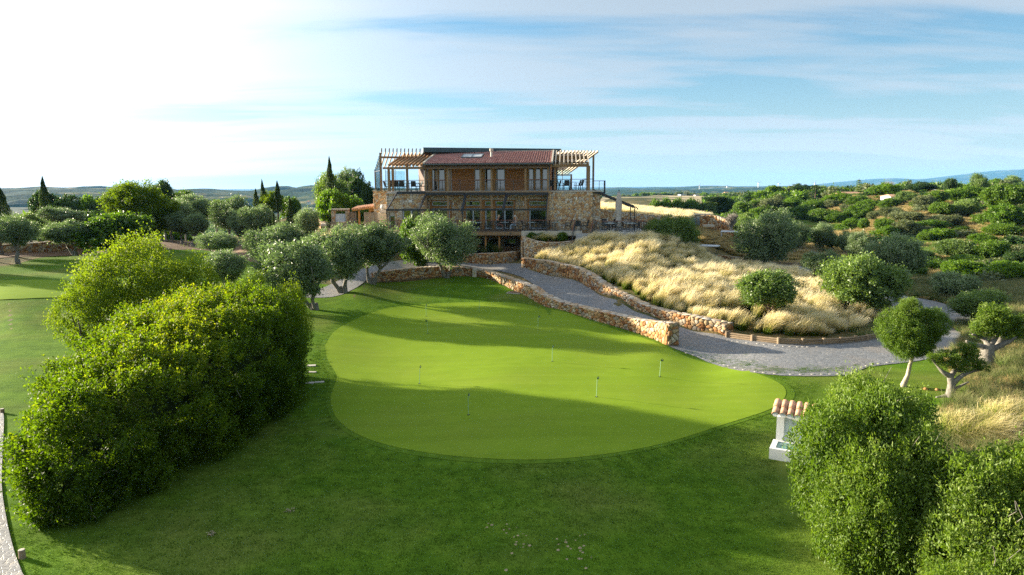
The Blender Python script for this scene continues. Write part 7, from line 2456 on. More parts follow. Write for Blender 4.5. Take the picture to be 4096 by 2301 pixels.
# olives outside the frame that throw the long shadows over the left lawn
for i, (X, Y_, r_) in enumerate(((-50, 58, 2.4), (-52, 67, 2.3))):
    o = link('olive_tree', None)
    bpy.data.objects.remove(o)
    b = Vector((X, Y_, zf(X, Y_)))
    if abs(X / Y_) > 0.745:
        t = thing('olive_tree', 'olive just outside the left edge of the photo, ' + ('far one in mid distance', 'middle one', 'third one towards the camera', 'farthest one', 'nearest one')[i], 'tree', b, 'olives beyond the left edge')
        link('crown', CR['olive'][i % 4], t, (0, 0, 2.9), (0, 0, i), (r_, r_, 1.7))
        make_trunk(b, Vector((0, 0, 2.9)), (r_, r_, 1.7), np.random.default_rng(i), 0.17, 1, 'bark', t)

# --- larger trees and shrubs, left half
tree('carob_tree', 'big yellow-green broadleaf tree with a dark leaning trunk in the left distance', 'tree', (440, 682, 735, 925), (622, 962), kind='carob', r0=0.32, bark='bark_d', limbs=6)
tree('juniper_shrub', 'dark green spreading conifer shrub with sunlit upper edge on the far lawn', 'shrub', (330, 590, 858, 1000), Y=74, kind='scrub', trunk=False)
tree('broadleaf_tree', 'dark evergreen hedge-like tree under the left skyline', 'tree', (200, 330, 786, 905), Y=100, kind='dark', group='dark evergreen trees on the left skyline')
tree('broadleaf_tree', 'second dark evergreen of the left skyline belt', 'tree', (290, 400, 790, 905), Y=102, kind='bright', group='dark evergreen trees on the left skyline', trunk=False)
tree('broadleaf_tree', 'rightmost dark evergreen of the left skyline belt', 'tree', (370, 470, 795, 905), Y=100, kind='dark', group='dark evergreen trees on the left skyline')
tree('broadleaf_tree', 'bushy tree just right of the tall left cypress', 'tree', (130, 235, 764, 900), Y=104, kind='dark', group='dark evergreen trees on the left skyline')
tree('broadleaf_tree', 'deep green tree filling the gap left of the carob', 'tree', (250, 460, 850, 960), Y=90, kind='dark', group='dark evergreen trees on the left skyline')
tree('broadleaf_tree', 'dark tufted tree poking up right behind the yellow-green one', 'tree', (610, 690, 725, 850), Y=112, kind='dark', group='dark evergreen trees on the left skyline')
tree('broadleaf_tree', 'dark green tree on the skyline right of the yellow-green one', 'tree', (680, 790, 765, 850), Y=115, kind='scrub', group='dark evergreen trees on the left skyline')
tree('broadleaf_tree', 'tall grey-green tree left of the house, behind the cypress', 'tree', (1266, 1385, 690, 870), Y=92, kind='olive_g', group='tall trees left of the house')
tree('broadleaf_tree', 'tall dark tree nearest the left side of the house', 'tree', (1375, 1475, 690, 860), Y=96, kind='dark', group='tall trees left of the house')
tree('broadleaf_tree', 'upper dark crown in the tree clump left of the house', 'tree', (1340, 1430, 672, 790), Y=98, kind='olive', group='tall trees left of the house')
tree('broadleaf_tree', 'low dark tree touching the rear stone block', 'tree', (1440, 1510, 735, 860), Y=90, kind='dark', group='tall trees left of the house')
tree('round_shrub', 'bright green rounded shrub beside the information board', 'shrub', (1273, 1400, 765, 878), Y=78, kind='bright', trunk=False, group='bright rounded shrubs left of the house')
tree('round_shrub', 'right lobe of bright green shrub, darker, above the shelter', 'shrub', (1365, 1468, 790, 880), Y=79, kind='bright', trunk=False, group='bright rounded shrubs left of the house')
tree('round_shrub', 'glossy dark green shrub between two olives under the left terrace', 'shrub', (1598, 1715, 878, 1030), Y=59.5, kind='scrub', trunk=False)
tree('broadleaf_tree', 'light green tree among the leaning cypresses', 'tree', (1040, 1125, 768, 850), Y=100, kind='carob')
tree('broadleaf_tree', 'dark green tree behind the leaning cypresses', 'tree', (1120, 1200, 790, 870), Y=105, kind='scrub')
cypress('tall cypress with a bent tip standing before the left hills', 186, 54, 712, 880, 100)
cypress('lower golden-green cypress in front of the tall one at left', 166, 36, 828, 975, 84, kind=1)
cypress('broad cypress cut by the left edge of the photo', 5, 84, 735, 890, 95)
cypress('short cypress, first of the leaning row in mid left', 1026, 30, 758, 835, 98, kind=1)
cypress('second cypress of the leaning row in mid left', 1060, 34, 722, 842, 100, lean=3)
cypress('tallest leaning cypress with its tip bent to the left', 1112, 44, 728, 850, 97, kind=1, lean=-4)
cypress('ragged olive-brown cypress growing in front of the leaning row', 1165, 40, 795, 920, 76)
cypress('tiny young cypress among the olives of mid left', 1095, 16, 850, 905, 72, kind=1)
cypress('very tall cypress next to the grey-green tree left of the house', 1323, 42, 632, 790, 88)
# light leafy shrubs behind the hedge
tree('leafy_shrub', 'loose bright green shrub tree behind the hedge, largest of the light ones', 'shrub', (300, 705, 945, 1340), Y=33, kind='light', group='light leafy shrubs behind the hedge', trunk=True, r0=0.12, bark='bark_d', limbs=7, var=0, squeeze=0.8)
tree('leafy_shrub', 'left light green shrub lobe hanging low over the lawn', 'shrub', (228, 470, 1110, 1400), Y=30, kind='light', group='light leafy shrubs behind the hedge', trunk=False, var=1)
tree('leafy_shrub', 'light green shrub right of the largest one', 'shrub', (600, 900, 1040, 1300), Y=32, kind='light', group='light leafy shrubs behind the hedge', trunk=False, var=0)
tree('leafy_shrub', 'light feathery shrub in the middle of the hedge back', 'shrub', (900, 1090, 1105, 1330), Y=31, kind='light', group='light leafy shrubs behind the hedge', trunk=False, var=1)
tree('leafy_shrub', 'light green sprouting shrub at the right back corner of the hedge', 'shrub', (1050, 1232, 1142, 1400), Y=29.5, kind='light', group='light leafy shrubs behind the hedge', trunk=False, var=0)

# --- the big clipped hedge in the foreground
HP = [(-12.0, 16.5), (-13.2, 19.0), (-14.2, 22.0), (-14.6, 25.5), (-13.9, 28.6), (-11.8, 30.0), (-9.8, 29.4), (-8.75, 27.4), (-8.5, 25.4), (-8.75, 23.2), (-9.4, 20.6), (-10.2, 18.2), (-10.9, 16.7), (-11.5, 16.2)]
hp = np.array([p[:2] for p in catmull(HP + [HP[0]], 8)[:-1]])


def edge_dist(P):
    a = hp; b = np.roll(hp, -1, 0)
    ab = b - a
    t = np.clip(((P[:, None] - a[None]) * ab[None]).sum(-1) / (ab ** 2).sum(-1)[None], 0, 1)
    q = a[None] + ab[None] * t[..., None]
    return np.sqrt(((P[:, None] - q) ** 2).sum(-1)).min(1)


def hump(P):
    x, y = P[:, 0], P[:, 1]
    h = np.interp(y, [16, 18.5, 22, 25, 28, 31], [2.3, 2.7, 3.25, 3.65, 3.85, 3.6])
    return h - 0.30 * np.clip((-x - 12.5) / 2, 0, 1)


def bump3(P):
    x, y, z = P.T
    return (np.sin(x * 2.1 + 1.3 * np.sin(y * 1.1)) * np.sin(y * 2.3 + z * 1.7) + 0.7 * np.sin(x * 4.3 + z * 2.9 + y) * np.sin(y * 3.9 - z * 2.1) + 0.5 * np.sin(z * 5.1 + x * 3.3) * np.sin(y * 6.0 + x))


rgh = np.random.default_rng(77)
cand = np.stack([rgh.uniform(-15, -7.4, 14000), rgh.uniform(15.7, 31, 14000)], 1)
cand = cand[inside(cand, hp)][:4600]
e = edge_dist(cand)
H_ = hump(cand)
wd = 1.35
prof_h = (1 - np.clip(1 - e / wd, 0, 1) ** 2.6) ** 0.5
topP = np.column_stack([cand, H_ * (0.62 + 0.38 * prof_h)])
g2 = np.zeros((len(cand), 2))
for k, dv in enumerate(((0.1, 0), (0, 0.1))):
    g2[:, k] = (edge_dist(cand + dv) - e) / 0.1
topN = np.column_stack([-g2 * np.clip(1 - e / wd, 0, 1)[:, None] * 1.3, np.ones(len(cand))])
# sides
seg = np.linalg.norm(np.roll(hp, -1, 0) - hp, axis=1)
cs_ = np.concatenate([[0], np.cumsum(seg)])
ns_ = 5200
s_ = rgh.uniform(0, cs_[-1], ns_)
hx = np.interp(s_, cs_, np.append(hp[:, 0], hp[0, 0])); hy = np.interp(s_, cs_, np.append(hp[:, 1], hp[0, 1]))
tx = np.interp(s_ + 0.1, cs_, np.append(hp[:, 0], hp[0, 0])) - hx; ty = np.interp(s_ + 0.1, cs_, np.append(hp[:, 1], hp[0, 1])) - hy
area2 = 0.5 * np.sum(hp[:, 0] * np.roll(hp[:, 1], -1) - np.roll(hp[:, 0], -1) * hp[:, 1])
sg = 1 if area2 > 0 else -1
nx_ = np.column_stack([ty, -tx]) * sg
nx_ /= np.linalg.norm(nx_, axis=1, keepdims=True) + 1e-9
zz = rgh.uniform(0.02, 0.70, ns_)
hh = hump(np.column_stack([hx, hy]))
sideP = np.column_stack([hx, hy, zz * hh])
sideP[:, :2] += nx_ * (0.10 * np.sin(zz * np.pi * 1.2))[:, None]
sideN = np.column_stack([nx_, np.full(ns_, 0.15)])
P3 = np.concatenate([topP, sideP]); N3 = np.concatenate([topN, sideN])
N3 /= np.linalg.norm(N3, axis=1, keepdims=True)
P3 += N3 * (bump3(P3) * 0.30 + rgh.normal(0, 0.14, len(P3)))[:, None]
P3[:, 2] = np.maximum(P3[:, 2], 0.05)
nlf = 30
n = len(P3)
tl = rgh.uniform(0.14, 0.48, n)
axis = N3 * 0.75 + np.array([0, 0, 0.55]); axis /= np.linalg.norm(axis, axis=1, keepdims=True)
t_ = rgh.uniform(-0.6, 1, (n, nlf))
C = P3[:, None] + axis[:, None] * (t_ * tl[:, None])[..., None] + rgh.normal(size=(n, nlf, 3)) * 0.052
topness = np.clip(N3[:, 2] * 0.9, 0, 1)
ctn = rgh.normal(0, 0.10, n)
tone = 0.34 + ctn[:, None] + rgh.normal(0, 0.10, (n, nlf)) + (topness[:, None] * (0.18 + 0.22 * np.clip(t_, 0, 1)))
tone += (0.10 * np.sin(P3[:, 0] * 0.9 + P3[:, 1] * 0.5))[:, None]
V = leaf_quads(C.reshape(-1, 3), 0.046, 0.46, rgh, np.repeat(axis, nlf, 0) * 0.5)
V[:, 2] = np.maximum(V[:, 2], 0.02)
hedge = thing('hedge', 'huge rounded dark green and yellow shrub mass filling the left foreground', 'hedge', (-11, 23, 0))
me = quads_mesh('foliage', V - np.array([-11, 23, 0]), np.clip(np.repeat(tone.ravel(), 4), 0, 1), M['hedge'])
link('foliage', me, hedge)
# inner thicket: solid body added to stop light leaking through the leaves
gx_, gy_ = np.meshgrid(np.linspace(-15, -7.3, 26), np.linspace(15.8, 31, 48))
gp2 = np.column_stack([gx_.ravel(), gy_.ravel()])
ins_ = inside(gp2, hp)
ed = edge_dist(gp2)
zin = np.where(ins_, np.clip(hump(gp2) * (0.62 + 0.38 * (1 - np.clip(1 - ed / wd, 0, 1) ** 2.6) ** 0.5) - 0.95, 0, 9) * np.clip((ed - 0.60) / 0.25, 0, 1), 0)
ix = np.arange(gx_.size).reshape(gx_.shape)
Q_ = np.stack([ix[:-1, :-1], ix[:-1, 1:], ix[1:, 1:], ix[1:, :-1]], -1).reshape(-1, 4)
keep = (zin[Q_] > 0.3).any(1)
me = mesh_quads('light_block_hull', np.column_stack([gp2, zin - 0.05]) - np.array([-11, 23, 0]), Q_[keep], M['dark_hull'], True)
link('light_block_hull', me, hedge)
mb = MB()
for k in range(170):
    i = rgh.integers(0, n)
    p = Vector(P3[i]) - Vector((-11, 23, 0))
    a = Vector(axis[i]) + Vector(rgh.normal(size=3)) * 0.3
    mb.tube([p - a * 0.35, p + a * 0.05, p + a * rgh.uniform(0.12, 0.3) + Vector(rgh.normal(size=3)) * 0.05], [0.012, 0.009, 0.004], 4)
mb.build('bare_twig', M['greytwig'], hedge)['kind'] = 'stuff'

# --- right side olives
GR = 'olive trees along the path, right'
tree('olive_tree', 'very large dark olive behind the grass bank, right of the golf cart', 'tree', (2952, 3182, 842, 1058), (3060, 1062), kind='olive', group=GR, r0=0.28, var=0, limbs=6)
tree('olive_tree', 'grey olive partly behind the very large dark one', 'tree', (3120, 3238, 885, 1000), Y=88, kind='olive', group=GR, var=2)
tree('olive_tree', 'light green olive sprouting left above the very large dark one', 'tree', (2935, 3060, 868, 960), Y=84, kind='olive_g', group=GR, var=0)
tree('olive_tree', 'round olive left of the gnarled far trio', 'tree', (3236, 3340, 892, 990), (3279, 1003), kind='olive', group=GR, var=3)
tree('olive_tree', 'small light green olive in the far trio', 'tree', (3290, 3358, 935, 990), (3330, 1002), kind='olive_g', group=GR, var=1)
tree('olive_tree', 'dark olive with split trunk in the far trio', 'tree', (3342, 3424, 925, 1000), (3388, 1022), kind='olive', group=GR, var=1, stems=2)
tree('olive_tree', 'grey olive at the top of the group of three big ones', 'tree', (3394, 3506, 928, 1035), (3455, 1056), kind='olive', group=GR, var=0)
tree('olive_tree', 'broad grey-green olive, rearmost of the big right group', 'tree', (3478, 3685, 935, 1108), (3598, 1135), kind='olive', group=GR, var=2, r0=0.25)
tree('olive_tree', 'dark olive with a thick leaning trunk left of the big round one', 'tree', (3212, 3368, 1003, 1122), (3300, 1150), kind='olive', group=GR, var=3, r0=0.22, bark='bark_d')
tree('olive_tree', 'big round light olive standing in the feather grass by the path bend', 'tree', (3310, 3592, 1018, 1222), (3445, 1264), kind='olive_g', group=GR, var=0, r0=0.24, bark='bark_d', limbs=6)
tree('olive_tree', 'small olive growing in the middle of the feather grass slope', 'tree', (2960, 3182, 1080, 1235), (3085, 1298), kind='olive_g', group=GR, var=1, r0=0.13, bark='bark_d')
tree('olive_tree', 'flat dark olive above the dirt bank beyond the path', 'tree', (3733, 3908, 1092, 1182), (3805, 1200), kind='olive_flat', group=GR, var=1, r0=0.13)
tree('olive_tree', 'bright low olive over the small grey sign', 'tree', (3808, 4010, 1158, 1268), (3960, 1290), kind='olive_g', group=GR, var=0, r0=0.13)
tree('willow_shrub', 'blue-green willowy bush at the corner of the right terrace', 'shrub', (2585, 2790, 868, 1010), Y=60, kind='willow', trunk=False)
# young tree with a leaning pale trunk
b = G(3612, 1548)
t = thing('young_tree', 'young tree with a leaning pale trunk on the lawn edge at right', 'tree', b)
q = aty(3655, 1420, b.y) - b
MB().tube([(0, 0, -0.1), q * 0.02 + Vector((0, 0, 0.05)), q * 0.35 + Vector((0.04, 0, 0.02)), q * 0.7 + Vector((-0.02, 0, 0)), q + Vector((0, 0, 0.1)), q + Vector((0.05, 0.05, 0.9))], [0.16, 0.12, 0.085, 0.075, 0.065, 0.03], 9).build('trunk', M['bark_p'], t, smooth=True)
for (x0, x1, yt, yb, v) in ((3512, 3672, 1245, 1425, 0), (3640, 3795, 1240, 1385, 0), (3590, 3680, 1196, 1310, 0), (3570, 3730, 1330, 1430, 0)):
    pc0, pc1 = aty(x0, (yt + yb) / 2, b.y), aty(x1, (yt + yb) / 2, b.y)
    zt_, zb_ = aty(x0, yt, b.y).z, aty(x0, yb, b.y).z
    link('crown', CR['lean'][0], t, ((pc0.x + pc1.x) / 2 - b.x, 0.1 * (x0 - 3600) / 60, (zt_ + zb_) / 2 - b.z), (0, 0, x0), ((pc1.x - pc0.x) / 2 * 1.05, (pc1.x - pc0.x) / 2, (zt_ - zb_) / 2 * 1.05))


def px_tree(name, label, cat, base, limbs_, tufts, mat='bark', group=None):
    """gnarled tree: limbs as pixel polylines (x, y, radius px, dy m), tufts as (x, y, rx, ry px, dy)"""
    b = G(*base)
    t = thing(name, label, cat, b, group)
    mb = MB()
    k = (b - C0).length / F_PX
    for L in limbs_:
        pts = [aty(x, y, b.y + dy) - b for x, y, r_, dy in L]
        mb.tube([tuple(p[:3]) for p in [np.array(v) for v in catmull([tuple(p) for p in pts], 3)]], list(np.interp(np.linspace(0, 1, (len(L) - 1) * 3 + 1), np.linspace(0, 1, len(L)), [r_ * k for x, y, r_, dy in L])), 8)
    mb.build('trunk', M[mat], t, smooth=True)
    for i, (x, y, rx, ry, dy) in enumerate(tufts):
        p = aty(x, y, b.y + dy) - b
        link('crown', CR['tuft'][i % 2], t, p, (0, 0, i * 1.7), (rx * k, rx * k, ry * k))
    return t


px_tree('pruned_olive', 'gnarled pruned olive with small leaf tufts at the lawn edge', 'tree', (3802, 1588),
        [[(3800, 1600, 22, 0), (3803, 1570, 15, 0), (3806, 1535, 12, 0), (3800, 1505, 10, 0)], [(3800, 1505, 10, 0), (3772, 1488, 7, 0), (3750, 1462, 5, 0.1), (3728, 1438, 3, 0)], [(3802, 1510, 9, 0), (3822, 1480, 8, 0.1), (3850, 1485, 5, 0.2), (3838, 1450, 4, 0)],
         [(3806, 1545, 9, 0), (3838, 1510, 8, -0.1), (3880, 1488, 6, 0), (3925, 1478, 4, 0.1)], [(3812, 1560, 6, 0), (3850, 1540, 4, 0), (3875, 1528, 2.5, 0)], [(3825, 1482, 6, 0.1), (3808, 1440, 5, 0), (3800, 1420, 3, 0)], [(3800, 1585, 12, 0), (3770, 1588, 6, 0), (3745, 1590, 3, -0.1)]],
        [(3735, 1430, 24, 16, 0), (3760, 1445, 18, 14, 0.1), (3800, 1430, 34, 24, 0), (3838, 1420, 36, 22, 0.2), (3868, 1390, 28, 20, 0.2), (3845, 1460, 34, 20, 0), (3895, 1450, 36, 24, 0.1), (3925, 1465, 26, 18, 0), (3780, 1460, 22, 15, -0.1), (3890, 1410, 24, 16, 0.1)], group='gnarled olives at the right edge')
px_tree('pruned_olive', 'old olive with a thick grey trunk and long bare limbs at the right edge', 'tree', (3955, 1478),
        [[(3950, 1482, 30, 0), (3948, 1440, 24, 0), (3950, 1400, 20, 0), (3960, 1375, 14, 0)], [(3950, 1400, 14, 0), (3925, 1385, 9, 0), (3895, 1378, 7, 0.1), (3865, 1365, 4, 0)], [(3955, 1400, 13, 0), (3985, 1390, 9, 0), (4030, 1368, 8, 0), (4065, 1350, 5, 0)],
         [(3955, 1385, 11, 0), (3940, 1360, 8, 0.2), (3910, 1345, 5, 0.3), (3890, 1338, 3, 0)], [(3962, 1380, 10, 0), (3985, 1350, 7, 0.2), (4000, 1330, 5, 0.3)], [(3912, 1540, 18, -0.6), (3908, 1510, 14, -0.6), (3912, 1480, 10, -0.6), (3905, 1440, 5, -0.6)]],
        [(3935, 1320, 42, 26, 0.3), (3975, 1292, 48, 34, 0.3), (3985, 1250, 44, 30, 0.4), (4030, 1300, 50, 34, 0.4), (4075, 1290, 44, 32, 0.5), (3930, 1295, 34, 24, 0.2), (4060, 1330, 44, 24, 0.4), (3990, 1325, 40, 22, 0.2), (3960, 1265, 34, 24, 0.4)], group='gnarled olives at the right edge')
b = G(3992, 1418)
px_tree('pruned_olive', 'short thick olive stump trunk just behind the old one at the right edge', 'tree', (3998, 1420), [[(3998, 1424, 20, 0), (3996, 1390, 16, 0), (4002, 1355, 12, 0), (4020, 1330, 8, 0)]], [(4010, 1310, 44, 26, 0), (4040, 1330, 34, 20, 0)], group='gnarled olives at the right edge')

# --- foreground shrubs at lower right
def fore(label, parts, Y0):
    b = Vector((parts[0][0], Y0, zf(parts[0][0], Y0)))
    t = thing('glossy_shrub', label, 'shrub', b, 'large glossy shrubs at lower right')
    for i, (X, Y_, Z, rx, ry, rz) in enumerate(parts):
        link('crown', CR['fore'][0], t, (X - b.x, Y_ - b.y, Z - b.z), (0, 0, i * 2.1), (rx * 0.93, ry * 0.93, rz * 0.93))
    rg = np.random.default_rng(int(b.x * 10))
    mb = MB()
    for k in range(9):
        X, Y_, Z, rx, ry, rz = parts[k % len(parts)]
        limb(mb, (rg.normal() * 0.15, rg.normal() * 0.15, -0.1), (X - b.x + rg.normal() * rx * 0.4, Y_ - b.y + rg.normal() * ry * 0.4, Z - b.z + rz * rg.uniform(-0.2, 0.6)), 0.07, 0.015, rg, 0.12)
    mb.build('stem', M['bark'], t)
    mb = MB()
    for k in range(70):
        X, Y_, Z, rx, ry, rz = parts[k % len(parts)]
        d = Vector(unit_dirs(1, rg)[0])
        d.x = abs(d.x) * 0.8
        p = Vector((X - b.x + d.x * rx * 0.9, Y_ - b.y + d.y * ry * 0.9, Z - b.z + d.z * rz * 0.9))
        mb.tube([p * 1.0, p + d * 0.15 + Vector(rg.normal(size=3)) * 0.06, p + d * 0.32 + Vector(rg.normal(size=3)) * 0.10], [0.008, 0.006, 0.003], 4)
    mb.build('bare_twig', M['greytwig'], t)['kind'] = 'stuff'


fore('tall glossy shrub in front of the white basin', [(7.95, 15.6, 1.7, 1.35, 1.3, 1.95), (8.65, 16.2, 2.25, 1.25, 1.15, 1.5), (7.75, 14.3, 1.0, 1.3, 1.2, 1.5), (8.4, 14.6, 1.4, 1.3, 1.1, 1.7)], 15.3)
fore('lower glossy shrub in the very right corner of the photo', [(10.2, 13.6, 1.5, 1.5, 1.3, 1.65), (9.1, 12.6, 1.0, 1.3, 1.2, 1.45), (11.0, 13.0, 1.7, 1.4, 1.2, 1.8), (8.4, 11.6, 0.6, 1.1, 0.9, 1.2)], 13)

# ------------------------------------------------------------------ grasses
def clump_mesh(name, mat, seed, n=330, h=0.75, r=0.16, wind=(0.30, -0.05), droop=0.28, wd=0.016, segs=3, spread=0.55):
    rg = np.random.default_rng(seed)
    a = rg.uniform(0, 2 * np.pi, n)
    rb = r * np.sqrt(rg.uniform(0, 1, n))
    B = np.stack([rb * np.cos(a), rb * np.sin(a), np.zeros(n)], 1)
    a2 = a + rg.normal(0, 0.7, n)
    out_ = spread * rg.uniform(0.15, 1.0, n)
    H = h * rg.uniform(0.6, 1.1, n) * (1 - 0.25 * out_ / spread)
    D = np.stack([np.cos(a2) * out_ * h, np.sin(a2) * out_ * h, H], 1)
    W_ = np.array([wind[0], wind[1], -droop]) * h
    side = np.stack([-np.sin(a2 + 0.6), np.cos(a2 + 0.6), np.zeros(n)], 1)
    rows, hs = [], []
    for k in range(segs + 1):
        t = k / segs
        c = B + D * t + W_ * (t ** 2.4) * rg.uniform(0.6, 1.3, n)[:, None]
        w_ = wd * (1 - 0.75 * t) if t < 1 else wd * 0.12
        rows.append((c - side * w_ / 2, c + side * w_ / 2)); hs.append(t)
    V, Q, Ht = [], [], []
    V = np.stack([np.stack(rw, 1) for rw in rows], 1)      # n, segs+1, 2, 3
    Ht = np.broadcast_to(np.array(hs)[None, :, None], V.shape[:3])
    base = np.arange(n)[:, None, None] * (segs + 1) * 2
    Q = np.array([[2 * k, 2 * k + 1, 2 * k + 3, 2 * k + 2] for k in range(segs)])[None] + base
    tone = np.broadcast_to(rg.uniform(0, 1, n)[:, None, None], V.shape[:3])
    return mesh_quads(name, V.reshape(-1, 3), Q.reshape(-1, 4), mat, False, {'h': Ht.ravel(), 'tone': tone.ravel()})


def scatter(name, label, P, scale, rotz, meshes, tilt=None):
    """ONE object of kind stuff: instances of source meshes on points"""
    src = bpy.data.collections.new(name + '_sources')
    for i, m in enumerate(meshes):
        o = bpy.data.objects.new('%s_source_%d' % (name, i), m)
        src.objects.link(o)
    me = bpy.data.meshes.new(name)
    n = len(P)
    me.vertices.add(n)
    me.vertices.foreach_set('co', np.ascontiguousarray(P, dtype=np.float32).ravel())
    a = me.attributes.new('sc', 'FLOAT_VECTOR', 'POINT'); a.data.foreach_set('vector', np.ascontiguousarray(scale, dtype=np.float32).ravel())
    rot = np.zeros((n, 3)); rot[:, 2] = rotz
    if tilt is not None: rot[:, :2] = tilt
    a = me.attributes.new('rt', 'FLOAT_VECTOR', 'POINT'); a.data.foreach_set('vector', np.ascontiguousarray(rot, dtype=np.float32).ravel())
    a = me.attributes.new('ix', 'INT', 'POINT'); a.data.foreach_set('value', np.random.default_rng(3).integers(0, len(meshes), n).astype(np.int32))
    me.update()
    o = link(name, me)
    ng = bpy.data.node_groups.new(name, 'GeometryNodeTree')
    ng.interface.new_socket(name='Geometry', in_out='INPUT', socket_type='NodeSocketGeometry')
    ng.interface.new_socket(name='Geometry', in_out='OUTPUT', socket_type='NodeSocketGeometry')
    N = ng.nodes
    gi, go = N.new('NodeGroupInput'), N.new('NodeGroupOutput')
    iop = N.new('GeometryNodeInstanceOnPoints')
    ci = N.new('GeometryNodeCollectionInfo'); ci.inputs['Collection'].default_value = src
    ci.inputs['Separate Children'].default_value = True; ci.inputs['Reset Children'].default_value = True
    def attr(nm, tp):
        x = N.new('GeometryNodeInputNamedAttribute'); x.data_type = tp; x.inputs[0].default_value = nm
        return [s for s in x.outputs if s.enabled][0]
    L = ng.links
    L.new(gi.outputs[0], iop.inputs['Points'])
    L.new(ci.outputs[0], iop.inputs['Instance'])
    iop.inputs['Pick Instance'].default_value = True
    L.new(attr('ix', 'INT'), iop.inputs['Instance Index'])
    er = N.new('FunctionNodeEulerToRotation')
    L.new(attr('rt', 'FLOAT_VECTOR'), er.inputs[0])
    L.new(er.outputs[0], iop.inputs['Rotation'])
    L.new(attr('sc', 'FLOAT_VECTOR'), iop.inputs['Scale'])
    L.new(iop.outputs[0], go.inputs[0])
    md = o.modifiers.new('scatter', 'NODES'); md.node_group = ng
    tag(o, label, kind='stuff')
    return o


def poly_points(poly, spacing, rg, jitter=0.9, grow=None):
    A_ = np.array(poly, dtype=float)
    x0, y0 = A_.min(0); x1, y1 = A_.max(0)
    xs = np.arange(x0, x1, spacing); ys = np.arange(y0, y1, spacing * 0.87)
    g = np.array([(x + (spacing / 2 if j % 2 else 0), y) for j, y in enumerate(ys) for x in xs])
    g += rg.uniform(-0.5, 0.5, g.shape) * spacing * jitter
    return g[inside(g, A_)]


def Zs(P, dz=0.0):
    return np.array([zf(a, b) + dz for a, b in P])


rgG = np.random.default_rng(5)
FG = [clump_mesh('feather_clump', M['feather'], 300 + i, n=300, h=0.95, r=0.19, wind=(0.38, -0.12), droop=0.13, wd=0.026, spread=0.34) for i in range(5)]
DG = [clump_mesh('dry_clump', M['drygrass'], 320 + i, n=200, h=0.6, r=0.22, wind=(0.10, 0), droop=0.12, wd=0.014) for i in range(3)]
WD = [clump_mesh('weed_clump', M['weed'], 330 + i, n=160, h=0.9, r=0.25, wind=(0.1, 0), droop=0.08, wd=0.013) for i in range(2)]

mound_px = [ (3010, 1332), (3110, 1342), (3211, 1346), (3300, 1344), (3430, 1328), (3515, 1300), (3530, 1262), (3500, 1222), (3400, 1170), (3250, 1118), (3100, 1085), (2950, 1066), (2850, 1052)]
mpoly = []
for i in range(15):
    s_c = CC.L * (0.02 + 0.98 * i / 14)
    q_, (t_c, n_c) = CC.at(s_c), CC.frame(s_c)
    mpoly.append((q_[0] - n_c.x * 0.78, q_[1] - n_c.y * 0.78))
mpoly += [tuple(G(a, b))[:2] for a, b in mound_px]
# behind the crest the slope runs up to the terrace kerb
mpoly += [(14.5, 60.5), (12.2, 60.3), (9.5, 59.9), (7.0, 59.9), (6.0, 59.2), (4.0, 58.6), (2.4, 58.3)]
Pm = poly_points(mpoly, 0.57, rgG)
# leave thin spots near the foot of the slope
gap = np.sin(Pm[:, 0] * 0.9 + 2) * np.sin(Pm[:, 1] * 0.8 + 1) + 0.25 * rgG.normal(size=len(Pm))
foot = np.array([zf(a, b) for a, b in Pm]) < 0.75
Pm = Pm[~(foot & (gap > 0.75))]
sc = rgG.uniform(0.62, 1.35, len(Pm)) * np.where((Pm[:, 0] > 11) & (Pm[:, 1] > 52), 0.72, 1.0) * (0.92 + 0.18 * np.sin(Pm[:, 0] * 0.7) * np.sin(Pm[:, 1] * 0.6))
sc = np.where((Pm[:, 1] > 57.3) & (Pm[:, 0] > 5) & (Pm[:, 0] < 13.5), np.maximum(sc, 0.95), sc)
scatter('feather_grass', 'pale golden feather grass covering the slope between wall and path', np.column_stack([Pm, Zs(Pm, -0.03)]), np.column_stack([sc * 1.05, sc * 1.05, sc * rgG.uniform(0.95, 1.4, len(Pm))]), rgG.normal(0, 0.45, len(Pm)), FG)
# brown bank behind
bank = [tuple(aty(a, 950, y))[:2] for a, y in ((2735, 80), (2800, 74), (2870, 73.5), (3070, 72), (3110, 76), (3010, 79), (2930, 82), (2860, 86), (2790, 88), (2740, 86))]
Pb = poly_points(bank, 0.62, rgG)
sb = rgG.uniform(0.8, 1.3, len(Pb))
scatter('bank_grass', 'darker straw coloured feather grass on the bank behind the golf cart', np.column_stack([Pb, Zs(Pb, -0.03)]), np.column_stack([sb, sb, sb * 0.62]), rgG.normal(0, 0.5, len(Pb)),
        [clump_mesh('bank_clump', M['drygrass'], 340 + i, n=330, h=0.8, r=0.2, wind=(0.35, -0.05), droop=0.22, wd=0.018) for i in range(3)])
# grass roof and the ground running up to it
roofp = [(aty(2395, 860, 72).x, 72.6), (aty(2480, 860, 74).x, 73.5), (aty(2690, 860, 74).x, 74.5), (aty(2770, 860, 85).x, 85.5), (aty(2745, 860, 93).x, 93.5), (aty(2838, 860, 92).x, 93.4), (aty(2838, 860, 100).x, 100), (aty(2395, 860, 102).x, 102), (aty(2395, 860, 90).x, 88)]


def roofz(x, y):
    return 5.35 - 9.3 * (x / y - 0.125) + 0.25 * max(0, (80 - y) / 8)


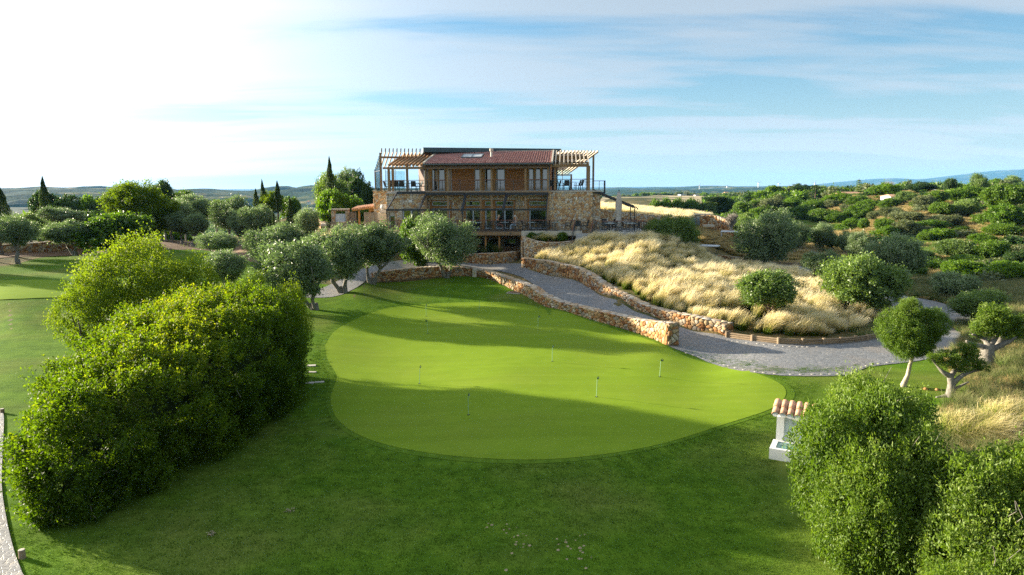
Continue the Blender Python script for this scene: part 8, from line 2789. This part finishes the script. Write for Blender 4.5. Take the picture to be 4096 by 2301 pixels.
o_, _a = sheet('grass_roof', roofp, M['soil'], 0.0, 1.0, 'earth slope and grass roof rising behind the right terrace', world=True, smooth_n=0, zfun=roofz)
Pr = poly_points(roofp, 0.62, rgG)
sr = rgG.uniform(0.75, 1.25, len(Pr))
scatter('roof_grass', 'pale feather grass on the earth roof behind the right terrace', np.column_stack([Pr, [roofz(a, b) - 0.03 for a, b in Pr]]), np.column_stack([sr, sr, sr * 0.9]), rgG.normal(0, 0.5, len(Pr)), FG)
# grass by the fence left of the house
lp = [(aty(1390, 900, 66).x, 66), (aty(1540, 900, 65).x, 64.6), (aty(1540, 900, 66).x, 66.3), (aty(1380, 900, 70).x, 70.5), (aty(1290, 900, 71).x, 70.8), (aty(1300, 900, 68).x, 67)]
Pl = poly_points(lp, 0.55, rgG)
sl_ = rgG.uniform(0.8, 1.2, len(Pl))
scatter('fence_grass', 'sunlit pale feather grass in front of the board fence left of the house', np.column_stack([Pl, Zs(Pl)]), np.column_stack([sl_, sl_, sl_]), rgG.normal(0, 0.5, len(Pl)), FG)

# planted clumps one can count
for x, y, s, lb in ((1893, 1012, 1.15, 'leftmost feather grass clump above the planter wall'), (1936, 1016, 1.0, 'middle feather grass clump above the planter wall'), (1988, 1015, 1.25, 'right feather grass clump above the planter wall')):
    q = aty(x, y, 61.6)
    t = thing('grass_clump', lb, 'grass clump', (q.x, 61.6, 2.35), 'feather grass clumps above the planter wall')
    link('blades', clump_mesh('blades', M['weed'], int(x), n=300, h=1.0, r=0.15, wind=(0.05, 0), droop=0.12, wd=0.016, spread=0.5), t, scale=(s, s, s))
q = aty(1955, 1000, 62.2)
t = thing('round_shrub', 'small dark rounded shrub between two grass clumps at the undercroft', 'shrub', (q.x, 62.2, 2.3))
link('crown', CR['dark'][0], t, (0, 0, 0.45), (0, 0, 1), (0.62, 0.6, 0.6))
q = aty(2190, 960, 60.9)
for x, Y_, s, lb in ((2140, 60.4, 0.8, 'left pale feather grass clump in the raised curved planter'), (2178, 60.2, 1.15, 'middle feather grass clump in the raised curved planter'), (2215, 60.4, 0.95, 'right feather grass clump in the raised curved planter')):
    q = aty(x, 965, Y_)
    t = thing('grass_clump', lb, 'grass clump', (q.x, Y_, 3.6), 'feather grass clumps in the raised planter')
    link('blades', clump_mesh('blades', M['feather'], int(x), n=420, h=0.95, r=0.22, wind=(0.2, 0), droop=0.2, wd=0.018), t, scale=(s, s, s))
for x, Y_, r_, lb in ((2125, 60.6, 0.5, 'low dark plants at the left of the raised curved planter'), (2245, 60.6, 0.6, 'low dark plants at the right of the raised curved planter'), (2165, 60.8, 0.45, 'low leafy plant behind the pale clumps in the raised planter')):
    q = aty(x, 950, Y_)
    t = thing('low_plant', lb, 'plant', (q.x, Y_, 3.6), 'low plants in the raised planter')
    link('crown', CR['scrub'][0], t, (0, 0, 0.3), (0, 0, x), (r_, r_ * 0.8, 0.42))
pb_ = MB()
arc = [aty(x, y, 60.9) for x, y in ((2090, 950), (2130, 968), (2175, 975), (2215, 975), (2260, 965))]
MB().box(aty(2090, 950, 60.6).x, aty(2300, 950, 60.9).x, 60.1, 61.2, 2.0, 3.62).build('planter_soil', M['mulch'])
tag(bpy.data.objects['planter_soil'], 'dark planting soil of the raised curved planter', kind='structure')
MB().box(aty(1700, 950, 61).x, aty(2030, 950, 61).x, 61.0, 62.9, 1.6, 2.36).build('planter_soil', M['mulch'])
tag(bpy.data.objects['planter_soil.001'], 'planting soil behind the long planter wall', kind='structure')

# big arching tussocks at right
for x, y, hh, sc_, lb, mt in ((3850, 1760, 1.05, 1.0, 'huge arching straw coloured tussock at the right edge', 'feather'), (4020, 1720, 1.15, 1.0, 'second arching tussock cut by the right edge of the photo', 'feather'), (3790, 1740, 0.8, 0.8, 'greener smaller tussock on the left of the huge arching one', 'weed'), (4060, 1490, 1.0, 0.9, 'tall green grass tuft at the right edge above the tussocks', 'weed'), (3890, 1980, 0.6, 0.8, 'dark green spiky tuft between the two glossy shrubs', 'turfblade')):
    b = G(x, y)
    t = thing('tussock', lb, 'grass clump', b, 'large tussocks at the right edge')
    link('blades', clump_mesh('blades', M[mt], int(x + y), n=1700, h=hh * 1.5, r=0.45 * sc_, wind=(0.55, -0.15), droop=0.42, wd=0.018, segs=5, spread=0.75), t)

# ground cover on the dry land at right
def excl(P, polys):
    k = np.ones(len(P), dtype=bool)
    for A_ in polys: k &= ~inside(P, A_)
    return P[k]


fpolys = [np.array([(v.co.x, v.co.y) for v in bpy.data.objects[nm].data.vertices]) for nm in ()]
fw = []
for nm in ('far_fairway', 'far_fairway.001', 'far_fairway.002'):
    vv = np.array([(v.co.x, v.co.y) for v in bpy.data.objects[nm].data.vertices])
    c = vv.mean(0); fw.append((c, vv))
def hull_excl(P):
    k = np.ones(len(P), dtype=bool)
    for c, vv in fw:
        ang = np.arctan2(vv[:, 1] - c[1], vv[:, 0] - c[0]); rad = np.hypot(*(vv - c).T)
        bins = np.zeros(36)
        for a, r_ in zip(ang, rad):
            i = int((a + np.pi) / (2 * np.pi) * 36) % 36
            bins[i] = max(bins[i], r_)
        pa = np.arctan2(P[:, 1] - c[1], P[:, 0] - c[0]); pr = np.hypot(*(P - c).T)
        k &= ~(pr < bins[((pa + np.pi) / (2 * np.pi) * 36).astype(int) % 36] * 1.02)
    return P[k]
near = np.array([(17.5, 34), (15.5, 30), (14.0, 25), (12.5, 22), (12, 19), (12.0, 12), (30, 12), (45, 40), (50, 60), (30, 66), (24, 52), (22, 44)])
Pn = excl(poly_points(near, 0.42, rgG), [PATH, LAWN, np.array(mpoly)])
sn_ = rgG.uniform(0.5, 1.15, len(Pn))
scatter('dry_grass', 'dry grass and weeds on the rough ground at right', np.column_stack([Pn, Zs(Pn)]), np.column_stack([sn_, sn_, sn_ * 0.75]), rgG.uniform(0, 6.28, len(Pn)), DG[:1] + WD)
mid = np.array([(24, 66), (30, 60), (50, 58), (140, 160), (190, 260), (90, 270), (50, 170), (34, 110), (26, 84)])
Pd = hull_excl(excl(poly_points(mid, 1.5, rgG), [PATH]))
sd_ = rgG.uniform(0.9, 2.2, len(Pd))
scatter('dry_grass', 'tan dry grass between the scrub bushes on the right hillside', np.column_stack([Pd, Zs(Pd)]), np.column_stack([sd_ * 1.3, sd_ * 1.3, sd_ * 0.5]), rgG.uniform(0, 6.28, len(Pd)), DG)
# low undergrowth bushes
LOW = [crown_mesh('low_bush', M[m_], 500 + i, nblob=6, ncl=60, nlf=16, rc=0.2, ls=0.11, asp=0.5, inner=120, shape='dome') for i, m_ in enumerate(('scrub', 'scrub', 'scrub_grey', 'bright', 'scrub_grey', 'darkleaf'))]
Pu = hull_excl(excl(poly_points(mid, 5.8, rgG), [PATH]))
keepm = (np.sin(Pu[:, 0] * 0.11 + 1) * np.sin(Pu[:, 1] * 0.09) + 0.6 * rgG.normal(size=len(Pu))) > -0.35
Pu = Pu[keepm]
su = rgG.uniform(0.6, 1.9, len(Pu))
scatter('undergrowth', 'low mixed scrub growing between the larger bushes on the right hillside', np.column_stack([Pu, Zs(Pu, 0.2)]), np.column_stack([su * 1.3, su * 1.3, su * 0.6]), rgG.uniform(0, 6.28, len(Pu)), LOW)

# far woods
def far_wood(name, label, poly, spacing, rad, excls=(), thin=None, zs=0.8):
    P = poly_points(poly, spacing, rgG)
    P = excl(P, excls)
    if thin: P = P[(np.sin(P[:, 0] * thin[0] + thin[2]) * np.sin(P[:, 1] * thin[1]) + 0.5 * rgG.normal(size=len(P))) > thin[3]]
    s = rgG.uniform(rad * 0.6, rad * 1.25, len(P))
    scatter(name, label, np.column_stack([P, Zs(P, rad * 0.35)]), np.column_stack([s, s, s * zs]), rgG.uniform(0, 6.28, len(P)), LOW)


FIELD = np.array([(30, 330), (60, 300), (78, 315), (100, 360), (128, 450), (170, 560), (240, 720), (250, 800), (150, 820), (80, 780), (70, 560), (50, 420)])
far_wood('far_wood', 'belt of trees on the plain around the sandy field', [(30, 330), (110, 330), (200, 420), (330, 700), (700, 1500), (250, 1500), (60, 1500), (0, 900), (10, 400)], 13, 4.0, [FIELD], (0.011, 0.007, 0.5, -0.55))
far_wood('far_wood', 'woodland falling away to the valley on the left', [(-50, 118), (-20, 118), (0, 140), (0, 240), (-10, 420), (-60, 900), (-900, 1150), (-760, 700), (-330, 320), (-110, 128)], 9.5, 4.0, [], (0.02, 0.013, 0.2, -0.6))
far_wood('far_wood', 'wood behind the houses on the right rise', [(75, 240), (160, 225), (210, 235), (230, 290), (120, 300)], 8, 3.0, [FIELD], None)
far_wood('far_wood', 'scrub on the lower slope between field and right hillside', [(36, 108), (60, 150), (80, 230), (60, 300), (25, 320), (20, 240), (22, 150), (26, 112)], 4.2, 1.5, [FIELD], None)

far_wood('far_wood', 'trees behind the viewpoint', [(-90, -70), (-90, -25), (-25, -16), (25, -16), (90, -25), (90, -70)], 6.0, 3.6)

# ------------------------------------------------------------------ scrub bushes one can tell apart on the right hillside
sc_list = [  # cx, ytop, ybase, width, kind, where
 (3100, 744, 777, 80, 'bright'), (3046, 765, 812, 62, 'bright'), (3112, 769, 803, 76, 'bright'), (3218, 737, 792, 104, 'dark'), (3290, 745, 792, 125, 'olive_g'), (3352, 771, 817, 102, 'bright'),
 (3170, 768, 797, 55, 'grey'), (3175, 790, 832, 106, 'bright'), (3265, 800, 842, 116, 'scrub'), (3085, 794, 840, 86, 'grey'), (3010, 784, 808, 76, 'bright'), (3020, 802, 828, 60, 'scrub'),
 (2833, 806, 858, 78, 'olive_g'), (2905, 802, 866, 92, 'dark'), (2772, 799, 842, 76, 'scrub'), (2860, 786, 812, 80, 'dark'), (2900, 787, 812, 60, 'scrub'), (2620, 800, 830, 60, 'scrub'), (2668, 797, 829, 66, 'bright'), (2718, 797, 830, 62, 'scrub'),
 (2970, 810, 862, 80, 'scrub'), (3155, 832, 876, 92, 'bright'), (3215, 826, 892, 110, 'scrub'), (3290, 838, 890, 105, 'scrub'), (3350, 850, 892, 105, 'scrub'), (2985, 850, 897, 60, 'olive_g'), (3038, 832, 872, 80, 'scrub'), (2858, 856, 890, 62, 'bright'),
 (3542, 737, 784, 124, 'bright'), (3686, 729, 770, 102, 'dark'), (3440, 785, 827, 96, 'scrub'), (3626, 766, 812, 80, 'olive_g'), (3562, 794, 834, 82, 'scrub'), (3695, 782, 837, 82, 'grey'), (3747, 764, 814, 86, 'scrub'), (3801, 715, 775, 50, 'dark'),
 (3867, 748, 814, 142, 'bright'), (3920, 695, 790, 74, 'olive_g'), (3975, 717, 765, 72, 'bright'), (4020, 740, 828, 145, 'scrub'), (4045, 703, 765, 78, 'olive_g'), (3765, 810, 860, 92, 'scrub'), (3870, 797, 864, 112, 'olive_g'), (3996, 790, 832, 82, 'bright'),
 (4032, 820, 899, 142, 'bright'), (3443, 821, 879, 118, 'scrub'), (3565, 831, 872, 92, 'grey'), (3628, 847, 884, 132, 'grey'), (3545, 876, 932, 90, 'scrub'), (3625, 880, 940, 110, 'grey'), (3720, 881, 920, 132, 'bright'), (3751, 915, 960, 134, 'bright'),
 (3780, 861, 902, 132, 'grey'), (3933, 934, 970, 92, 'bright'), (4015, 896, 942, 152, 'scrub'), (3365, 896, 917, 45, 'bright'), (3700, 930, 962, 60, 'scrub'), (3825, 956, 1032, 162, 'olive_g'), (3968, 964, 1035, 122, 'scrub'), (3865, 1044, 1110, 190, 'bright'), (4035, 1050, 1128, 175, 'bright'),
 (3863, 1021, 1050, 145, 'bright'), (4065, 1002, 1067, 78, 'dark'), (3940, 855, 895, 90, 'scrub'), (3475, 800, 835, 70, 'bright'), (3395, 820, 850, 60, 'grey'), (3500, 845, 880, 70, 'grey'), (3690, 905, 935, 80, 'grey'), (4090, 780, 830, 60, 'dark'), (3130, 805, 830, 60, 'scrub'), (3690, 1000, 1040, 90, 'olive_g'), (3650, 1060, 1110, 120, 'scrub'),
 (3725, 1045, 1085, 80, 'bright'), (3560, 905, 945, 70, 'bright'), (3840, 905, 935, 70, 'scrub'), (3930, 820, 850, 70, 'bright'), (3330, 800, 830, 60, 'grey')]
KL = {'bright': ('mastic_bush', 'bright green domed bush'), 'dark': ('evergreen_tree', 'dark evergreen crown'), 'olive_g': ('wild_olive', 'grey-green wild olive'), 'grey': ('grey_bush', 'dull grey-leaved bush'), 'scrub': ('scrub_bush', 'mid green scrub bush')}
def zone(x, y):
    if x < 2960: a = 'behind the grass roof' if y < 870 else 'by the far stone wall'
    elif x < 3330: a = 'on the rise below the far conifers' if y < 835 else 'above the fairway strip'
    elif x < 3650: a = 'near the orange roofed house' if y < 840 else 'between the two fairway patches'
    elif x < 3900: a = 'below the satellite dishes' if y < 870 else ('on the sandy middle slope' if y < 975 else 'above the path bend')
    else: a = 'on the skyline at the right edge' if y < 835 else ('at the right edge, mid slope' if y < 975 else 'low down by the right edge')
    return a
from collections import defaultdict
byz = defaultdict(list)
for r_ in sc_list: byz[(r_[4], zone(r_[0], r_[2]))].append(r_)
for (kd, zn), L in byz.items():
    L.sort(key=lambda r: r[0])
    nm, ds = KL[kd]
    for i, (cx_, yt, yb, w_, k_) in enumerate(L):
        if len(L) == 1: lb = ds + ' ' + zn
        else:
            o_ = 'leftmost' if i == 0 else ('rightmost' if i == len(L) - 1 else ORD[i])
            lb = '%s, %s, %s' % (ds, o_.replace(' from the left', ' from left'), zn)
        b = G(cx_, yb)
        Y_ = min(b.y, 260) if cx_ > 2960 else min(b.y, 200)
        tree(nm, lb, 'bush' if kd != 'dark' else 'tree', (cx_ - w_ / 2, cx_ + w_ / 2, yt, yb - (yb - yt) * 0.12), Y=Y_, base=(cx_, yb), kind=kd, group='bushes and small trees of the right hillside', trunk=(kd in ('dark',)), r0=0.2, bark='bark_d', squeeze=0.8)
# thin stemmed small trees on the slope, bare tree, conifers
for x, yt, yb, ybase, w_, lb in ((3404, 873, 910, 928, 56, 'small round tree on a thin stem, left one of two on the slope'), (3456, 876, 912, 928, 48, 'small round tree on a thin stem, right one of two on the slope')):
    tree('stem_tree', lb, 'tree', (x - w_ / 2, x + w_ / 2, yt, yb), (x, ybase), kind='bright', group='two stemmed trees on the slope', r0=0.1, bark='bark_p', limbs=3, fork=0.7)
def bare_tree(label, x, yt, yb, w_, Y_, n=70, seed=1, mat='greytwig'):
    b = aty(x, yb, Y_)
    H = aty(x, yt, Y_).z - b.z
    W_ = w_ / 2 * Y_ / F_PX
    t = thing('bare_tree', label, 'tree', b, 'leafless grey trees')
    rg = np.random.default_rng(seed)
    mb = MB()
    mb.tube([(0, 0, -0.2), (0, 0, H * 0.3)], [0.12, 0.08], 6)
    for k in range(n):
        a = rg.uniform(0, 6.28); q = rg.uniform(0.2, 1.0)
        e = Vector((math.cos(a) * W_ * q, math.sin(a) * W_ * q, H * (0.55 + 0.45 * math.sqrt(1 - q * q * 0.8)) * rg.uniform(0.8, 1.02)))
        m_ = Vector((0, 0, H * rg.uniform(0.15, 0.35)))
        limb(mb, m_, e, 0.045, 0.012, rg, 0.08, 4, 4)
        for j in range(3):
            f = m_.lerp(e, rg.uniform(0.5, 0.9))
            limb(mb, f, f + (e - m_) * 0.25 + Vector(rg.normal(size=3)) * W_ * 0.12, 0.02, 0.006, rg, 0.05, 2, 3)
    mb.build('trunk', M[mat], t)
bare_tree('bare grey twiggy tree in front of the far stone wall', 2925, 853, 925, 62, 80, 90, 4)
bare_tree('bare pale tree on the skyline right of the orange roof', 3555, 722, 770, 46, 205, 50, 5)
bare_tree('bare pale grey shrub near the right pines', 3935, 798, 826, 32, 140, 50, 6)
def conifer(label, x, w_, yt, yb, Y_, tiers=11, mat='darkleaf', seed=3):
    b = aty(x, yb, Y_)
    H = aty(x, yt, Y_).z - b.z
    W_ = w_ / 2 * Y_ / F_PX
    t = thing('conifer', label, 'tree', b, 'conifers on the right skyline')
    rg = np.random.default_rng(seed)
    C, A = [], []
    for k in range(tiers):
        h = 0.12 + 0.86 * k / tiers
        for j in range(9):
            a = rg.uniform(0, 6.28)
            L = W_ * (1.02 - h) * rg.uniform(0.75, 1.1)
            for m_ in range(26):
                q = rg.uniform(0.1, 1)
                C.append((math.cos(a) * L * q + rg.normal() * W_ * 0.035, math.sin(a) * L * q + rg.normal() * W_ * 0.035, H * h + 0.10 * L * q + rg.normal() * H * 0.008))
                A.append((math.cos(a), math.sin(a), 0.3))
    C = np.array(C); A = np.array(A)
    V = leaf_quads(C, W_ * 0.07, 0.4, rg, A, 0.6)
    link('crown', quads_mesh('crown', V, np.clip(np.repeat(0.45 + rg.normal(0, 0.12, len(C)), 4), 0, 1), M[mat]), t)
    MB().tube([(0, 0, -1), (0, 0, H * 0.97)], [W_ * 0.07, W_ * 0.015], 7).build('trunk', M['bark_d'], t)
conifer('dark conifer with tiered branches right of the satellite dishes', 3817, 44, 709, 790, 195)
conifer('pale feathery conifer behind the orange roofed house', 3432, 72, 713, 790, 225, mat='olive_g', seed=4, tiers=9)
conifer('dark spreading cedar tip above the rise left of centre right', 3262, 76, 737, 775, 165, seed=6, tiers=6)

# ------------------------------------------------------------------ short turf on the nearest lawn
TUFT = [clump_mesh('turf_tuft', M['turfblade'], 360 + i, n=26, h=0.045, r=0.10, wind=(0.1, 0), droop=0.1, wd=0.009, segs=1, spread=0.7) for i in range(4)]
lp_ = [(-12, 14.0), (-2, 13.2), (6.5, 13.2), (6.9, 17), (8.2, 21), (12, 27), (13.2, 29), (10, 27.2), (3, 20.2), (-2, 19.8), (-6.5, 22.5), (-8, 26), (-7.8, 33), (-9, 38), (-10, 34), (-8, 25), (-10.5, 17.0), (-13, 16)]
Pt = poly_points(lp_, 0.17, rgG)
GRE = GREEN
gcen = GREEN.mean(0)
rim = np.concatenate([gcen + (GREEN - gcen) * (1 + k / 100) + rgG.normal(0, 0.06, GREEN.shape) for k in (0.4, 0.8, 1.3, 2.0, 2.8, 3.8, 5, 6.5)])
Pt = np.concatenate([Pt, rim[inside(rim, LAWN)]])
Pt = excl(Pt, [GRE])
st_ = rgG.uniform(0.6, 1.5, len(Pt))
scatter('turf', 'short grass blades of the lawn in front of the putting green', np.column_stack([Pt, Zs(Pt, 0.012)]), np.column_stack([st_, st_, st_]), rgG.uniform(0, 6.28, len(Pt)), TUFT)

wp_ = excl(np.array([(x + rgG.normal(0, 0.5), y + rgG.normal(0, 0.35)) for x, y in [C_.at(s)[:2] for C_ in [Curve([tuple(G(a, b))[:2] for a, b in ((2740, 1405), (2900, 1452), (3060, 1480), (3250, 1485), (3400, 1478))])] for s in rgG.uniform(0, C_.L, 420)]]), [LAWN])
ws_ = rgG.uniform(0.4, 1.5, len(wp_))
scatter('path_weeds', 'small weeds growing in the joints along the near edge of the path', np.column_stack([wp_, Zs(wp_, 0.035)]), np.column_stack([ws_, ws_, ws_ * 0.8]), rgG.uniform(0, 6.28, len(wp_)), TUFT)

# ------------------------------------------------------------------ air
hz_me = MB().box(-9000, 9000, -40, 16500, -62, 245)
hz_o = hz_me.build('haze', None)
mh, th_ = mat_new('haze_air')
vp = th_.n('ShaderNodeVolumePrincipled', ins={'Color': (0.20, 0.52, 0.95, 1), 'Density': 0.000045, 'Anisotropy': 0.0})
th_.n('ShaderNodeOutputMaterial', ins={'Volume': vp.outputs[0]})
hz_o.data.materials.append(mh)
tag(hz_o, 'thin blue haze of the air', kind='stuff')
